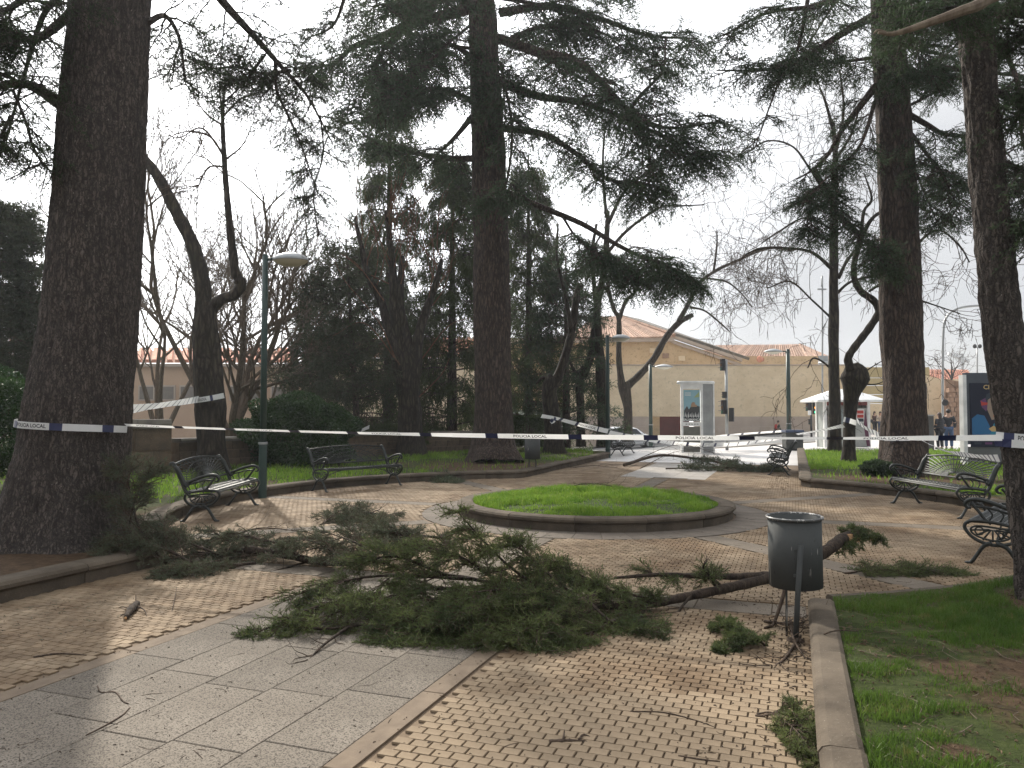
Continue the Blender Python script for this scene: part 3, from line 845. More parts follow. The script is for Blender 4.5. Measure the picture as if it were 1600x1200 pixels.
Q_CEDAR = dict(n2=12, l2=1.35, n3=6, l3=.52, b=8, bl=.11, bw=.027, d2=.35, d3=.45, leafy=.82, roll=16, r2=.016)
def tree_root(name, base, label, cat='tree', group=None):
    r = empty(name, base); tag(r, label, cat, group); return r
def fin(mb, name, mat, root, smooth=False, kind=None):
    "link a mesh collected in world coordinates under a root that stands unrotated"
    if not mb.v: return None
    off = np.array(root.location, np.float32)
    mb.v = [v - off for v in mb.v]
    return mb.build(name, mat, root, smooth, kind)
def trunk_mesh(mb, path, rad, n=28, ridge=.03, freq=9, flare=.5, fh=.6, seed=0, k=10, lump=.05):
    "barky trunk: ridged rings along a path, with root flare"
    path = np.asarray(path, float); m = max(6, int(np.linalg.norm(path[-1] - path[0]) * k))
    sp = smooth_path(path, max(2, m // (len(path) - 1)))
    rr = lerp_along(rad, len(sp)); K = len(sp)
    a = np.arange(n) * 2 * math.pi / n
    T = nrm(np.gradient(sp, axis=0)); V = []
    X = nrm(np.cross(T[0], (0, 1.0, .01)))
    ln = np.r_[0, np.cumsum(np.linalg.norm(np.diff(sp, axis=0), axis=1))]
    for i in range(K):
        X = nrm(X - T[i] * (X @ T[i])); Y = np.cross(T[i], X)
        hgt = sp[i][2] - sp[0][2]
        fl = flare * math.exp(-hgt / fh) if hgt >= 0 else flare
        r = np.array([rr[i] * (1 + fl * (1 + .35 * math.sin(5 * t + seed)) + lump * mnoise.noise((math.cos(t) * 1.5 + seed, math.sin(t) * 1.5, ln[i] * .9)))
                      + ridge * (mnoise.noise((math.cos(t) * freq * rr[i], math.sin(t) * freq * rr[i] + seed, ln[i] * freq * .16)) +
                                 .5 * mnoise.noise((math.cos(t) * freq * 2.3 * rr[i], math.sin(t) * freq * 2.3 * rr[i], ln[i] * freq * .5 + seed))) for t in a])
        V.append(sp[i] + r[:, None] * (np.cos(a)[:, None] * X + np.sin(a)[:, None] * Y))
    i = np.arange(n); j = (i + 1) % n
    F = np.concatenate([np.stack([q * n + i, q * n + j, (q + 1) * n + j, (q + 1) * n + i], 1) for q in range(K - 1)])
    mb.add(np.concatenate(V), F)
    mb.add(V[-1], [tuple(range(n))])
    return sp

def conifer_limb(wood, fol, pts, r0, r1, q, per=14, ln=1.9, s0=.15, sides=7, ang=(45, 80), roll=18, droop=.2):
    sp = smooth_path(pts, 5)
    wood.tube(sp, np.linspace(r0, r1, len(sp)), sides)
    C = sp[None]
    C1, L1 = laterals(C, per, ln, ang, roll, s0, 1.0, .55, droop, .14, 6)
    btubes(wood, C1, max(.012, r1 * 1.2), .005, 4)
    needles_on(C1, wood, fol, q)
def random_limbs(wood, fol, axis_pts, heights, lens, az, q, r0=.09, rise=.1, droop=.35, per=13, ln=1.7, s0=.2):
    "limbs leaving a trunk axis at given heights and azimuths"
    ax = np.asarray(axis_pts)
    for h, L, a in zip(heights, lens, az):
        p = np.array([np.interp(h, ax[:, 2], ax[:, k]) for k in range(3)])
        D = np.array((math.cos(a), math.sin(a), rise + RNG.normal(0, .08)))
        c = curves(p, D, L, droop * RNG.uniform(.6, 1.3), .12, 7)[0]
        wood.tube(c, np.linspace(r0 * L / 5, .015, 7), 5)
        C1, _ = laterals(c[None], per, ln * min(1, L / 4.5), (45, 80), 16, s0, 1.0, .5, .2, .14, 5)
        btubes(wood, C1, .02, .005, 3)
        needles_on(C1, wood, fol, q)

# ---------------- bare trees
def bare_grow(store, p, d, L, r, lvl, maxl, spread=(25, 60), wig=.22, kids=(3, 6), up=.12, shrink=.62, droop=0.0, K=6, pods=None):
    pts = [np.array(p, float)]; dd = nrm(np.array(d, float))
    for i in range(K - 1):
        dd = nrm(dd + RNG.normal(0, wig, 3) + UP * (up - droop * (i / K)))
        pts.append(pts[-1] + dd * L / (K - 1))
    pts = np.array(pts)
    store.setdefault(lvl, []).append((pts, r, r * .45))
    if lvl >= maxl: return
    nk = RNG.integers(kids[0], kids[1] + 1)
    for k in range(nk):
        s = RNG.uniform(.25, 1.0) if k else 1.0
        f = s * (K - 1); i = min(int(f), K - 2); q = pts[i] + (pts[i + 1] - pts[i]) * (f - i); T = nrm(pts[i + 1] - pts[i])
        a = math.radians(RNG.uniform(*spread)); s_ = nrm(np.cross(T, RNG.normal(0, 1, 3)))
        bare_grow(store, q, T * math.cos(a) + s_ * math.sin(a), L * shrink * RNG.uniform(.7, 1.15), r * .5, lvl + 1, maxl, spread, wig, kids, up, shrink, droop, K)
def store_build(store, mb, min_r=.004):
    for lvl, lst in store.items():
        C = np.array([q[0] for q in lst]); r0 = np.array([q[1] for q in lst]); r1 = np.array([q[2] for q in lst])
        btubes(mb, C, np.maximum(r0, min_r), np.maximum(r1, min_r * .7), 6 if lvl == 0 else (4 if lvl == 1 else 3))
def bare_on(limb, mb, n, L, r, maxl=2, pods=0, podmb=None, s0=.3, min_r=.006, **kw):
    "bare shoots growing from a limb polyline"
    p, T, s = sample(limb[None], n, s0, 1.0)
    st = {}
    for a, b in zip(p, T):
        sd_ = nrm(np.cross(b, RNG.normal(0, 1, 3)))
        t = math.radians(RNG.uniform(25, 65))
        bare_grow(st, a, b * math.cos(t) + sd_ * math.sin(t), L * RNG.uniform(.6, 1.2), r, 1, maxl, **kw)
    store_build(st, mb, min_r)
    if pods and podmb is not None:
        C = np.concatenate([np.array([q[0] for q in v]) for k, v in st.items() if k >= maxl - 1])
        pp, _, _ = sample(C, 1, .2, 1)
        pp = pp[RNG.random(len(pp)) < pods]
        btubes(podmb, curves(pp, np.c_[RNG.normal(0, .18, (len(pp), 2)), -np.ones(len(pp))], RNG.uniform(.2, .45, len(pp)), 0, .1, 4), .009, .005, 3)
    return st

def limb_px(pts, d=None, k=6):
    return smooth_path(PL(pts, d), k)

# ---- 1 huge cedar on the left
root = tree_root('cedar_tree', (-4.95, 8.6, .16), 'huge dark-barked cedar trunk with flared foot beside the left kerb, wrapped with police tape')
tr = MB()
path = [(-4.98, 8.6, .05), P(105, 780, 8.65), P(118, 700, 8.7), P(124, 640, 8.7), P(142, 500, 8.8), P(155, 300, 8.85), P(166, 120, 8.9), P(174, -20, 8.95), P(185, -250, 9), P(195, -600, 9)]
rad = [.585, .58, .56, .545, .50, .475, .45, .435, .40, .33]
BIGAX = trunk_mesh(tr, path, rad, 200, .017, 24, .42, .42, 3, 30)
fin(tr, 'trunk', M['bark_dark'], root, True)
wood, fol = MB(), MB()
Q1 = dict(n2=9, l2=.5, n3=7, l3=.20, b=5, bl=.05, bw=.011, d2=.3, d3=.3, leafy=.85, roll=22, r2=.007, wood3=True, r3=.003)
for pts, r0, per, ln in (
        ([(106, 172, 8.8), (60, 140, 8.6), (25, 131, 8.4), (-60, 150, 8.2), (-160, 190, 8)], .075, 16, 1.2),
        ([(112, 20, 8.9), (60, 60, 8.6), (10, 60, 8.4), (-60, 90, 8.2)], .06, 18, 1.2),
        ([(110, -20, 8.9), (70, 20, 9.2), (40, 110, 9.4), (10, 220, 9.4)], .045, 12, .8),
        ([(232, 35, 9), (258, 25, 9.2), (280, 60, 9.4), (290, 130, 9.6)], .04, 9, .7),
        ([(20, 140, 8.4), (40, 190, 8.4), (52, 230, 8.4), (70, 262, 8.4)], .018, 5, .4),
        ([(18, 180, 8.4), (0, 215, 8.4), (-20, 240, 8.4)], .022, 5, .4),
        ([(118, -120, 9), (60, -30, 8.6), (20, 10, 8.2), (-30, 20, 8)], .07, 16, 1.3)):
    conifer_limb(wood, fol, PL(pts), r0, .012, Q1, per, ln, .2)
fin(wood, 'branches', M['bark_dark'], root); fin(fol, 'crown', M['needle'], root)
# hanging leafless ends
wood = MB()
for pts in ([(52, 228, 8.4), (48, 255, 8.4), (36, 268, 8.4), (8, 283, 8.4)], [(52, 228, 8.4), (68, 240, 8.4), (74, 262, 8.4), (64, 300, 8.4)]):
    wood.tube(limb_px(pts), .007, 4)
fin(wood, 'hanging_twigs', M['bark_dark'], root)
# limb from above that reaches down to the right, needled
wood, fol = MB(), MB()
for pts, r0, per, ln in (([(300, -60, 9.5), (350, 5, 10), (400, 60, 10.5), (440, 105, 11), (480, 150, 11.4), (520, 225, 11.8)], .07, 26, .9),
                         ([(430, 95, 11), (432, 140, 11.2), (450, 180, 11.3), (470, 225, 11.4), (492, 290, 11.5)], .03, 12, .7),
                         ([(455, 110, 11), (410, 115, 11), (370, 105, 11), (320, 108, 11)], .03, 16, .8),
                         ([(415, 85, 10.8), (380, 130, 10.9), (345, 165, 11)], .02, 7, .5),
                         ([(560, -80, 11.5), (540, -10, 11.6), (520, 40, 11.8), (480, 60, 12)], .04, 10, .6),
                         ([(500, 180, 11.6), (505, 240, 11.7), (490, 300, 11.8), (498, 370, 11.8)], .014, 9, .45)):
    conifer_limb(wood, fol, PL(pts), r0, .010, Q1, per, ln, .1)
fin(wood, 'long_branches', M['bark_dark'], root); fin(fol, 'long_branch_needles', M['needle'], root)

# ---- 2 central cedar
root = tree_root('cedar_tree', (G(773, 722, .16)), 'tall cedar with reddish brown trunk at the centre, behind the stone kerb')
b0 = np.array(root.location); tr = MB()
D2 = b0[1] + .2
path = [(b0[0], b0[1], .05), P(772, 690, D2), P(770, 600, D2), P(768, 450, D2), P(764, 250, D2), P(755, 50, D2), P(748, -80, D2), P(745, -300, D2)]
AX2 = trunk_mesh(tr, path, [.58, .57, .54, .53, .50, .42, .36, .2], 70, .035, 9, .55, .5, 8, 9)
fin(tr, 'trunk', M['bark_mid'], root, True)
wood, fol = MB(), MB()
Q2 = dict(Q_CEDAR)
d = D2
for pts, r0, per, ln in (
        ([(742, 10, d), (690, 25, d), (640, 38, d), (590, 60, d - .5), (550, 75, d - 1), (520, 100, d - 1), (470, 108, d - 1.5)], .19, 20, 1.9),
        ([(640, 35, d), (600, 75, d - .5), (575, 130, d - 1), (560, 170, d - 1)], .07, 12, 1.4),
        ([(745, 248, d), (700, 247, d + .3), (640, 238, d + .6), (590, 225, d + .6), (545, 190, d + .8)], .11, 10, .8),
        ([(738, 182, d), (715, 210, d), (690, 235, d), (670, 250, d)], .10, 3, .8),
        ([(740, 90, d), (700, 70, d - 1), (660, 110, d - 2), (600, 120, d - 2.5)], .08, 16, 1.6),
        ([(740, 160, d), (700, 140, d - 1), (650, 140, d - 2), (600, 150, d - 3)], .08, 18, 1.5),
        ([(780, 60, d), (840, 80, d - 1), (900, 95, d - 1.5), (960, 150, d - 2), (1010, 220, d - 2), (1015, 290, d - 2)], .15, 24, 2.0),
        ([(780, 20, d), (860, 10, d), (940, 30, d), (1010, 55, d), (1090, 60, d)], .14, 22, 2.0),
        ([(785, 130, d), (840, 150, d - .8), (910, 160, d - 1), (980, 185, d - 1.5), (1050, 200, d - 2), (1120, 190, d - 2)], .14, 24, 2.1),
        ([(975, 185, d - 1.5), (1000, 150, d - 1.5), (1035, 110, d - 1.5), (1040, 60, d - 1)], .07, 8, 1.0),
        ([(980, 190, d - 1.5), (1040, 215, d - 1.5), (1070, 240, d - 1.5), (1120, 235, d - 1.5)], .06, 13, 1.4),
        ([(788, 200, d), (850, 210, d - .8), (900, 240, d - 1.2), (950, 280, d - 1.4), (1030, 292, d - 1.4)], .12, 16, 1.5),
        ([(790, 300, d), (850, 325, d - .4), (910, 350, d - .6), (960, 380, d - .8), (1000, 400, d - 1), (1050, 420, d - 1), (1070, 435, d - 1)], .10, 0, 1),
        ([(960, 380, d - .8), (1000, 400, d - 1), (1040, 412, d - 1), (1058, 440, d - 1)], .03, 18, 1.25),
        ([(940, 365, d - .8), (930, 390, d - .8), (960, 410, d - .8), (1000, 430, d - .9)], .03, 14, 1.0),
        ([(880, 340, d), (900, 370, d - .3), (930, 395, d - .4), (945, 410, d - .4)], .04, 8, .8),
        ([(800, 60, d), (850, 40, d + 1), (900, 40, d + 2)], .1, 20, 2.0),
        ([(782, 100, d), (800, 200, d - 1.5), (790, 290, d - 2), (770, 300, d - 2)], .05, 10, .7),
        ([(760, 40, d), (770, 100, d - 1), (785, 130, d - 1.5), (790, 190, d - 1.5)], .05, 12, 1.0),
        ([(745, 20, d), (700, -10, d - 2), (640, 0, d - 3), (580, 10, d - 4)], .1, 16, 1.6)):
    pp = PL(pts)
    if per == 0:
        sp = smooth_path(pp, 5); wood.tube(sp, np.linspace(r0, .03, len(sp)), 7); continue
    conifer_limb(wood, fol, pp, r0, .02, Q2, per, ln, .15, droop=.3)
hs = np.linspace(12.5, 21, 16)
random_limbs(wood, fol, AX2, hs, RNG.uniform(3.0, 5.5, 16), RNG.uniform(-.8, 4.0, 16), Q2, .09, .12, .35, 11, 1.7)
fin(wood, 'branches', M['bark_mid'], root); fin(fol, 'crown', M['needle'], root)
print('cedar2', len(np.concatenate(fol.v)) // 3)

# ---- 3 right cedar
root = tree_root('cedar_tree', G(1411, 742, .16), 'thick straight dark cedar trunk on the right lawn with tape round it, behind the bench')
b0 = np.array(root.location); D3 = b0[1] + .2; d = D3; tr = MB()
path = [(b0[0], b0[1], .05), P(1412, 690, d), P(1412, 600, d), P(1408, 470, d), P(1403, 300, d), P(1394, 150, d), P(1382, 0, d), P(1372, -150, d), P(1365, -350, d)]
AX3 = trunk_mesh(tr, path, [.50, .49, .45, .46, .42, .38, .33, .27, .18], 64, .03, 10, .22, .4, 5, 10, .12)
fin(tr, 'trunk', M['bark_mid'], root, True)
wood, fol = MB(), MB()
Q3 = dict(n2=11, l2=.85, n3=7, l3=.28, b=6, bl=.085, bw=.019, d2=.3, d3=.3, leafy=.8, roll=18, r2=.012, wood3=False)
for pts, r0, per, ln in (
        ([(1368, 135, d), (1345, 165, d - .3), (1318, 200, d - .4), (1295, 240, d - .5), (1270, 265, d - .6), (1245, 280, d - .6)], .095, 5, .7),
        ([(1270, 262, d - .6), (1290, 300, d - .6), (1310, 335, d - .6), (1345, 372, d - .6), (1380, 400, d - .6)], .075, 17, .75),
        ([(1366, 160, d), (1358, 190, d - 1), (1345, 225, d - 1.2), (1325, 250, d - 1.2), (1290, 280, d - 1.3), (1240, 330, d - 1.3)], .05, 12, .75),
        ([(1300, 285, d - .6), (1275, 300, d - .6), (1262, 340, d - .6), (1265, 370, d - .6)], .02, 9, .5),
        ([(1340, 375, d - .6), (1365, 385, d - .7), (1378, 400, d - .7), (1385, 425, d - .7)], .02, 8, .45),
        ([(1372, 20, d), (1320, 50, d - .6), (1280, 75, d - .8), (1240, 100, d - 1), (1190, 110, d - 1.2), (1120, 110, d - 1.5)], .10, 20, 1.25),
        ([(1262, 0, d - 1), (1255, 40, d - 1), (1245, 80, d - 1), (1225, 110, d - 1), (1205, 160, d - 1), (1180, 230, d - 1.1)], .05, 7, .7),
        ([(1370, -30, d), (1320, -10, d - 1), (1270, 10, d - 2), (1200, 20, d - 2), (1130, 55, d - 2)], .09, 16, 1.1),
        ([(1366, 90, d), (1330, 95, d + .5), (1290, 100, d + 1), (1240, 110, d + 1.5)], .05, 14, 1.0),
        ([(1400, 122, d), (1440, 118, d - .3), (1475, 107, d - .5), (1560, 115, d - .8), (1640, 125, d - 1)], .12, 14, .8),
        ([(1422, 180, d), (1450, 196, d - .5), (1475, 210, d - .7), (1510, 216, d - 1), (1560, 260, d - 1.5), (1620, 285, d - 2)], .075, 11, .9),
        ([(1420, 165, d), (1450, 150, d), (1480, 130, d), (1500, 118, d)], .04, 4, .6),
        ([(1425, 210, d), (1455, 250, d - .5), (1475, 280, d - 1), (1500, 330, d - 1)], .05, 18, .95),
        ([(1410, 40, d), (1450, 30, d - 1), (1490, 40, d - 2), (1540, 60, d - 3)], .08, 18, 1.1),
        ([(1400, 20, d), (1430, 70, d - 1), (1440, 120, d - 1.5)], .04, 12, .8),
        ([(1395, 30, d), (1400, 90, d - 1.2), (1405, 130, d - 1.4)], .03, 8, .5),
        ([(1560, 60, d - 2), (1590, 130, d - 2.5), (1600, 230, d - 3), (1640, 300, d - 3)], .06, 14, 1.0),
        ([(1420, 240, d), (1440, 290, d + .5), (1465, 350, d + 1)], .04, 12, .8)):
    conifer_limb(wood, fol, PL(pts), r0, .014, Q3, per, ln, .12, droop=.3)
hs = np.linspace(10.5, 15.5, 8)
random_limbs(wood, fol, AX3, hs, RNG.uniform(2.5, 4.5, 8), RNG.uniform(0, 6.28, 8), Q3, .08, .1, .35, 9, 1.2)
fin(wood, 'branches', M['bark_mid'], root); fin(fol, 'crown', M['needle'], root)
print('cedar3', len(np.concatenate(fol.v)) // 3)

# ---- 4 near right leaning pine trunk
root = tree_root('cedar_tree', (4.02, 5.95, .16), 'leaning rough-barked trunk at the right edge, rising in front of the nearest bench')
tr = MB(); d = 5.95
path = [(4.10, 5.95, .05), P(1620, 860, d), P(1606, 760, d), P(1596, 690, d), P(1578, 600, d), P(1560, 450, d), P(1545, 300, d), P(1533, 150, d), P(1522, 0, d), P(1512, -200, d), P(1505, -500, d)]
AX4 = trunk_mesh(tr, path, [.165, .155, .15, .145, .14, .135, .125, .12, .115, .10, .07], 130, .014, 34, .25, .25, 9, 45, .06)
fin(tr, 'trunk', M['bark_dark'], root, True)
wood, fol = MB(), MB()
Q4 = dict(n2=12, l2=.5, n3=9, l3=.18, b=9, bl=.042, bw=.009, d2=.3, d3=.3, leafy=.85, roll=22, r2=.006, wood3=True, r3=.002)
for pts, r0, per, ln in (([(1548, 140, d), (1585, 155, d), (1640, 160, d - .2)], .035, 8, .4),
                         ([(1530, 20, d), (1580, 20, d), (1650, 40, d)], .05, 14, .6),
                         ([(1560, 250, d), (1600, 268, d), (1660, 290, d)], .03, 8, .4),
                         ([(1570, 345, d), (1600, 350, d), (1640, 370, d)], .012, 7, .3),
                         ([(1510, -60, d), (1480, -10, d - .4), (1450, 20, d - .7)], .03, 10, .5)):
    conifer_limb(wood, fol, PL(pts), r0, .008, Q4, per, ln, .15)
fin(wood, 'branches', M['bark_dark'], root); fin(fol, 'crown', M['needle'], root)
# pale bare branch end hanging into view at the top right
wood = MB(); sp = limb_px([(1372, 51, 3.4), (1400, 52, 3.4), (1450, 36, 3.4), (1500, 18, 3.4), (1540, 0, 3.45), (1600, -60, 3.6), (1640, -260, 4.6), (1560, -420, 5.95)], k=8)
wood.tube(sp, np.linspace(.006, .045, len(sp)), 8)
wood.tube(limb_px([(1384, 50, 3.4), (1372, 47, 3.4), (1366, 52, 3.4)]), .005, 5)
fin(wood, 'pale_branch', M['bark_grey'], root)
# ================================================================== MORE TREES
# ---- curved pollard on the left
def px_tube(mb, pts, widths, d, n=10, k=6):
    "limb from photograph places; widths in photograph pixels"
    p = PL(pts, d); sp = smooth_path(p, k)
    r = lerp_along(np.array(widths) / 2 / 1200 * d, len(sp))
    r = r * (1 + .06 * np.sin(np.arange(len(sp)) * 1.7))
    mb.tube(sp, r, n); return sp
root = tree_root('pollarded_tree', G(331, 735, .16), 'dark pollarded tree with knobbly head and two curved limbs, left of green lamp post')
d = float(root.location[1]); tr = MB()
trunk_mesh(tr, PL([(331, 738), (331, 690), (328, 600), (322, 540), (320, 500), (322, 478)], d), [.52 * d / 24, .42 * d / 24, .44 * d / 24, .40 * d / 24, .36 * d / 24, .3 * d / 24], 28, .03, 9, .15, .4, 2, 9, .25)
tr.blob(P(312, 520, d), .17, 0, 8, 6); tr.blob(P(325, 480, d), .2, 0, 8, 6)
fin(tr, 'trunk', M['bark_smooth'], root, True)
lm = MB(); l1 = px_tube(lm, [(318, 490), (316, 440), (302, 385), (275, 330), (248, 278), (222, 243), (190, 200), (170, 120)], [26, 24, 21, 19, 17, 14, 10, 6], d)
fin(lm, 'limb', M['bark_smooth'], root, True)
lm = MB(); l2 = px_tube(lm, [(325, 486), (345, 468), (366, 460), (377, 443), (368, 425), (361, 370), (354, 300), (350, 240), (348, 180), (352, 120)], [22, 17, 17, 17, 14, 12, 9, 8, 6, 3], d)
lm.blob(P(374, 440, d), .14)
fin(lm, 'limb', M['bark_smooth'], root, True)
tw, pods = MB(), MB()
for pts in ([(347, 240), (330, 215), (300, 205), (270, 212), (245, 235)], [(348, 196), (320, 175), (290, 130)], [(350, 180), (375, 155), (395, 148)], [(350, 260), (325, 262), (310, 290), (300, 300)], [(352, 250), (380, 225), (400, 180)],
            [(348, 180), (343, 140), (346, 110)], [(345, 235), (315, 200), (280, 215), (250, 205)]):
    sp = limb_px(pts, d); tw.tube(sp, np.linspace(.03, .008, len(sp)), 4)
    bare_on(sp, tw, 8, 1.2, .012, 3, .5, pods, .2, .005, wig=.3, kids=(2, 3), up=-.05, K=5)
bare_on(l2, tw, 8, 1.2, .014, 2, .5, pods, .6, .005, wig=.3, kids=(1, 3), up=-.03, K=5)
fin(tw, 'twigs', M['twig'], root); fin(pods, 'seed_pods', M['twig'], root, kind='stuff')

# ---- many-stemmed pollard left of the central cedar
root = tree_root('pollarded_tree', G(643, 712, .16), 'stout pollarded tree forking into thick upright limbs, between the middle bench and the central cedar')
d = float(root.location[1]); tr = MB()
trunk_mesh(tr, PL([(643, 714), (642, 670), (640, 620), (636, 575), (630, 550)], d), [.44, .38, .36, .44, .4], 24, .03, 9, .2, .5, 4, 8, .25)
fin(tr, 'trunk', M['bark_smooth'], root, True)
tw = MB(); T_RED = bark('young_reddish_shoots', (0.07, 0.035, 0.022), (0.17, 0.09, 0.055), 6, .3, .01)
for pts, w in (([(632, 560), (610, 520), (595, 470), (575, 430), (566, 390), (555, 340)], [24, 16, 13, 11, 8, 4]),
               ([(636, 560), (618, 500), (615, 440), (610, 380), (602, 330)], [22, 17, 14, 9, 4]),
               ([(642, 560), (625, 480), (627, 430), (628, 400)], [20, 14, 11, 8]),
               ([(648, 575), (655, 520), (668, 480), (682, 440), (690, 405)], [22, 16, 13, 10, 6])):
    lm = MB(); sp = px_tube(lm, pts, w, d); fin(lm, 'limb', M['bark_smooth'], root, True)
    bare_on(sp, tw, 9, 2.6, .022, 2, 0, None, .45, .009, wig=.16, kids=(1, 3), up=.16, K=6)
for pts in ([(600, 470), (560, 415), (530, 395)], [(618, 560), (590, 500), (540, 440), (520, 400)], [(625, 570), (570, 505), (520, 525)], [(660, 560), (700, 510), (740, 495)], [(655, 620), (690, 585), (702, 560)]):
    sp = limb_px(pts, d - .5); tw.tube(sp, np.linspace(.02, .008, len(sp)), 4)
fin(tw, 'twigs', T_RED, root)

# ---- bare trees on the right half, from photograph outlines
def outlined_tree(name, label, base_px, trunk_pts, trunk_w, limbs, twn, twL, d=None, pods=0, mat='bark_smooth', twm='twig', maxl=3, flare=.2, twr=.014, droop=.0, up=.05, head=None, group=None, tri_r=.008, kids=(2, 3), root_z=.16):
    g = G(*base_px, root_z) if d is None else P(*base_px, d)
    r = tree_root(name, g, label, 'tree', group); dd = float(r.location[1])
    t = MB(); rad = np.array(trunk_w) / 2 / 1200 * dd
    ax = trunk_mesh(t, PL(trunk_pts, dd), rad, 20, .018, 9, flare, .35, len(label) % 7, 7, .12)
    if head:
        for k in range(9): t.blob(P(head[0], head[1], dd) + RNG.normal(0, .45, 3) * head[2] * (1, 1, .7), head[2] * RNG.uniform(.5, .72), 0, 9, 7)
    fin(t, 'trunk', M[mat], r, True)
    tw_, pd = MB(), MB()
    for pts, w, k in limbs:
        l = MB(); sp = px_tube(l, pts, w, dd + RNG.uniform(-.3, .3), 8, 5); fin(l, 'limb', M[mat], r, True)
        if k: bare_on(sp, tw_, k, twL, twr, maxl, pods, pd, .3, tri_r, wig=.24, kids=kids, up=up, droop=droop, K=6)
    if twn: bare_on(ax, tw_, twn, twL, twr, maxl, pods, pd, .6, tri_r, wig=.24, kids=kids, up=up, droop=droop, K=6)
    fin(tw_, 'twigs', M[twm], r)
    if pd.v: fin(pd, 'seed_pods', M[twm], r, kind='stuff')
    return r
outlined_tree('bare_tree', 'dark pollarded tree with a broken head just right of the far grey bin', (866, 708), [(866, 710), (864, 660), (858, 610), (868, 590)], [34, 25, 24, 26],
              [([(868, 600), (882, 560), (893, 520), (900, 470), (905, 445)], [17, 13, 12, 12, 8], 8), ([(862, 600), (848, 590), (838, 600)], [8, 5, 2], 0), ([(893, 520), (885, 470), (870, 400), (872, 350)], [8, 6, 4, 3], 6)],
              2, 2.2, kids=(1, 3), up=.12)
outlined_tree('bare_tree', 'slender bare tree on the back lawn, forking low, left of the second lamp post', (907, 697), [(907, 698), (907, 640), (906, 590), (915, 575)], [14, 12, 13, 13],
              [([(910, 590), (922, 560), (930, 510), (936, 460), (945, 420), (948, 370), (950, 330)], [14, 12, 12, 12, 10, 9, 6], 10), ([(905, 590), (895, 575), (888, 560)], [7, 5, 3], 2),
               ([(950, 350), (975, 300), (1010, 270), (1040, 240)], [6, 5, 4, 2], 7), ([(945, 400), (980, 360), (1030, 325), (1060, 322), (1100, 320)], [6, 5, 4, 3, 2], 9), ([(948, 340), (944, 300), (942, 250), (945, 200)], [6, 5, 4, 3], 7)],
              0, 2.4, kids=(2, 3), up=.1, twr=.013)
outlined_tree('bare_tree', 'bare trunk with a swollen foot just behind the second lamp post', (942, 697), [(942, 698), (942, 640), (940, 590), (936, 540), (934, 500)], [20, 17, 20, 13, 11],
              [([(934, 500), (930, 460), (925, 400), (932, 350)], [10, 8, 6, 4], 7)], 0, 2.0, kids=(1, 3), up=.1)
outlined_tree('bare_tree', 'bare forked tree with one long limb curving right before the tan wall', (981, 686), [(981, 690), (981, 640), (976, 610), (974, 597)], [15, 13, 19, 20],
              [([(972, 605), (967, 560), (967, 500), (960, 485), (950, 450), (952, 430)], [12, 9, 8, 7, 6, 5], 6), ([(967, 500), (978, 470), (990, 460), (997, 440)], [7, 6, 5, 3], 5), ([(955, 470), (946, 450), (938, 440)], [5, 4, 3], 2),
               ([(978, 605), (1000, 585), (1022, 560), (1040, 528), (1060, 505), (1082, 492), (1072, 500)], [13, 11, 11, 10, 9, 7, 4], 2),
               ([(1060, 503), (1078, 470), (1090, 445), (1115, 425), (1150, 408), (1200, 388), (1240, 392)], [8, 7, 6, 5, 4, 4, 3], 18), ([(1085, 450), (1075, 430), (1060, 420)], [4, 3, 2], 3), ([(1078, 480), (1100, 485), (1120, 500), (1140, 518)], [4, 3, 3, 2], 6),
               ([(1115, 425), (1120, 385), (1120, 360)], [4, 3, 2], 6), ([(1105, 435), (1135, 440), (1160, 460), (1175, 480)], [3, 3, 2, 2], 8)],
              0, 1.7, pods=.35, kids=(2, 4), up=.02, twr=.012, mat='bark_smooth')
outlined_tree('bare_tree', 'tall straight bare tree with fine drooping twigs and pods, left of the right cedar', (1304, 706), [(1304, 707), (1304, 650), (1303, 560), (1303, 450), (1303, 350), (1304, 290), (1305, 240), (1301, 190)], [20, 18, 16, 14, 13, 11, 8, 6],
              [([(1301, 200), (1290, 160), (1282, 140)], [6, 4, 3], 8), ([(1305, 240), (1315, 200), (1318, 160), (1312, 110)], [6, 5, 4, 3], 8), ([(1300, 420), (1270, 395), (1235, 388), (1190, 388), (1160, 400)], [7, 5, 4, 4, 2], 16),
               ([(1306, 330), (1330, 350), (1350, 372)], [5, 4, 3], 5), ([(1310, 435), (1325, 405), (1345, 385), (1375, 375)], [6, 5, 4, 3], 7), ([(1306, 460), (1330, 440), (1370, 432), (1400, 440)], [5, 4, 3, 2], 6),
               ([(1302, 500), (1270, 470), (1235, 440), (1200, 450)], [4, 3, 3, 2], 10), ([(1302, 300), (1270, 270), (1240, 230), (1200, 220), (1165, 240)], [5, 4, 3, 3, 2], 12), ([(1303, 360), (1260, 340), (1220, 360), (1190, 380)], [4, 3, 3, 2], 10),
               ([(1302, 580), (1285, 565), (1270, 560), (1262, 575)], [4, 3, 3, 2], 3), ([(1305, 250), (1330, 210), (1345, 160)], [5, 4, 2], 7)],
              5, 2.1, pods=.5, kids=(3, 4), up=-.02, droop=.12, twr=.012, tri_r=.009, mat='bark_smooth')
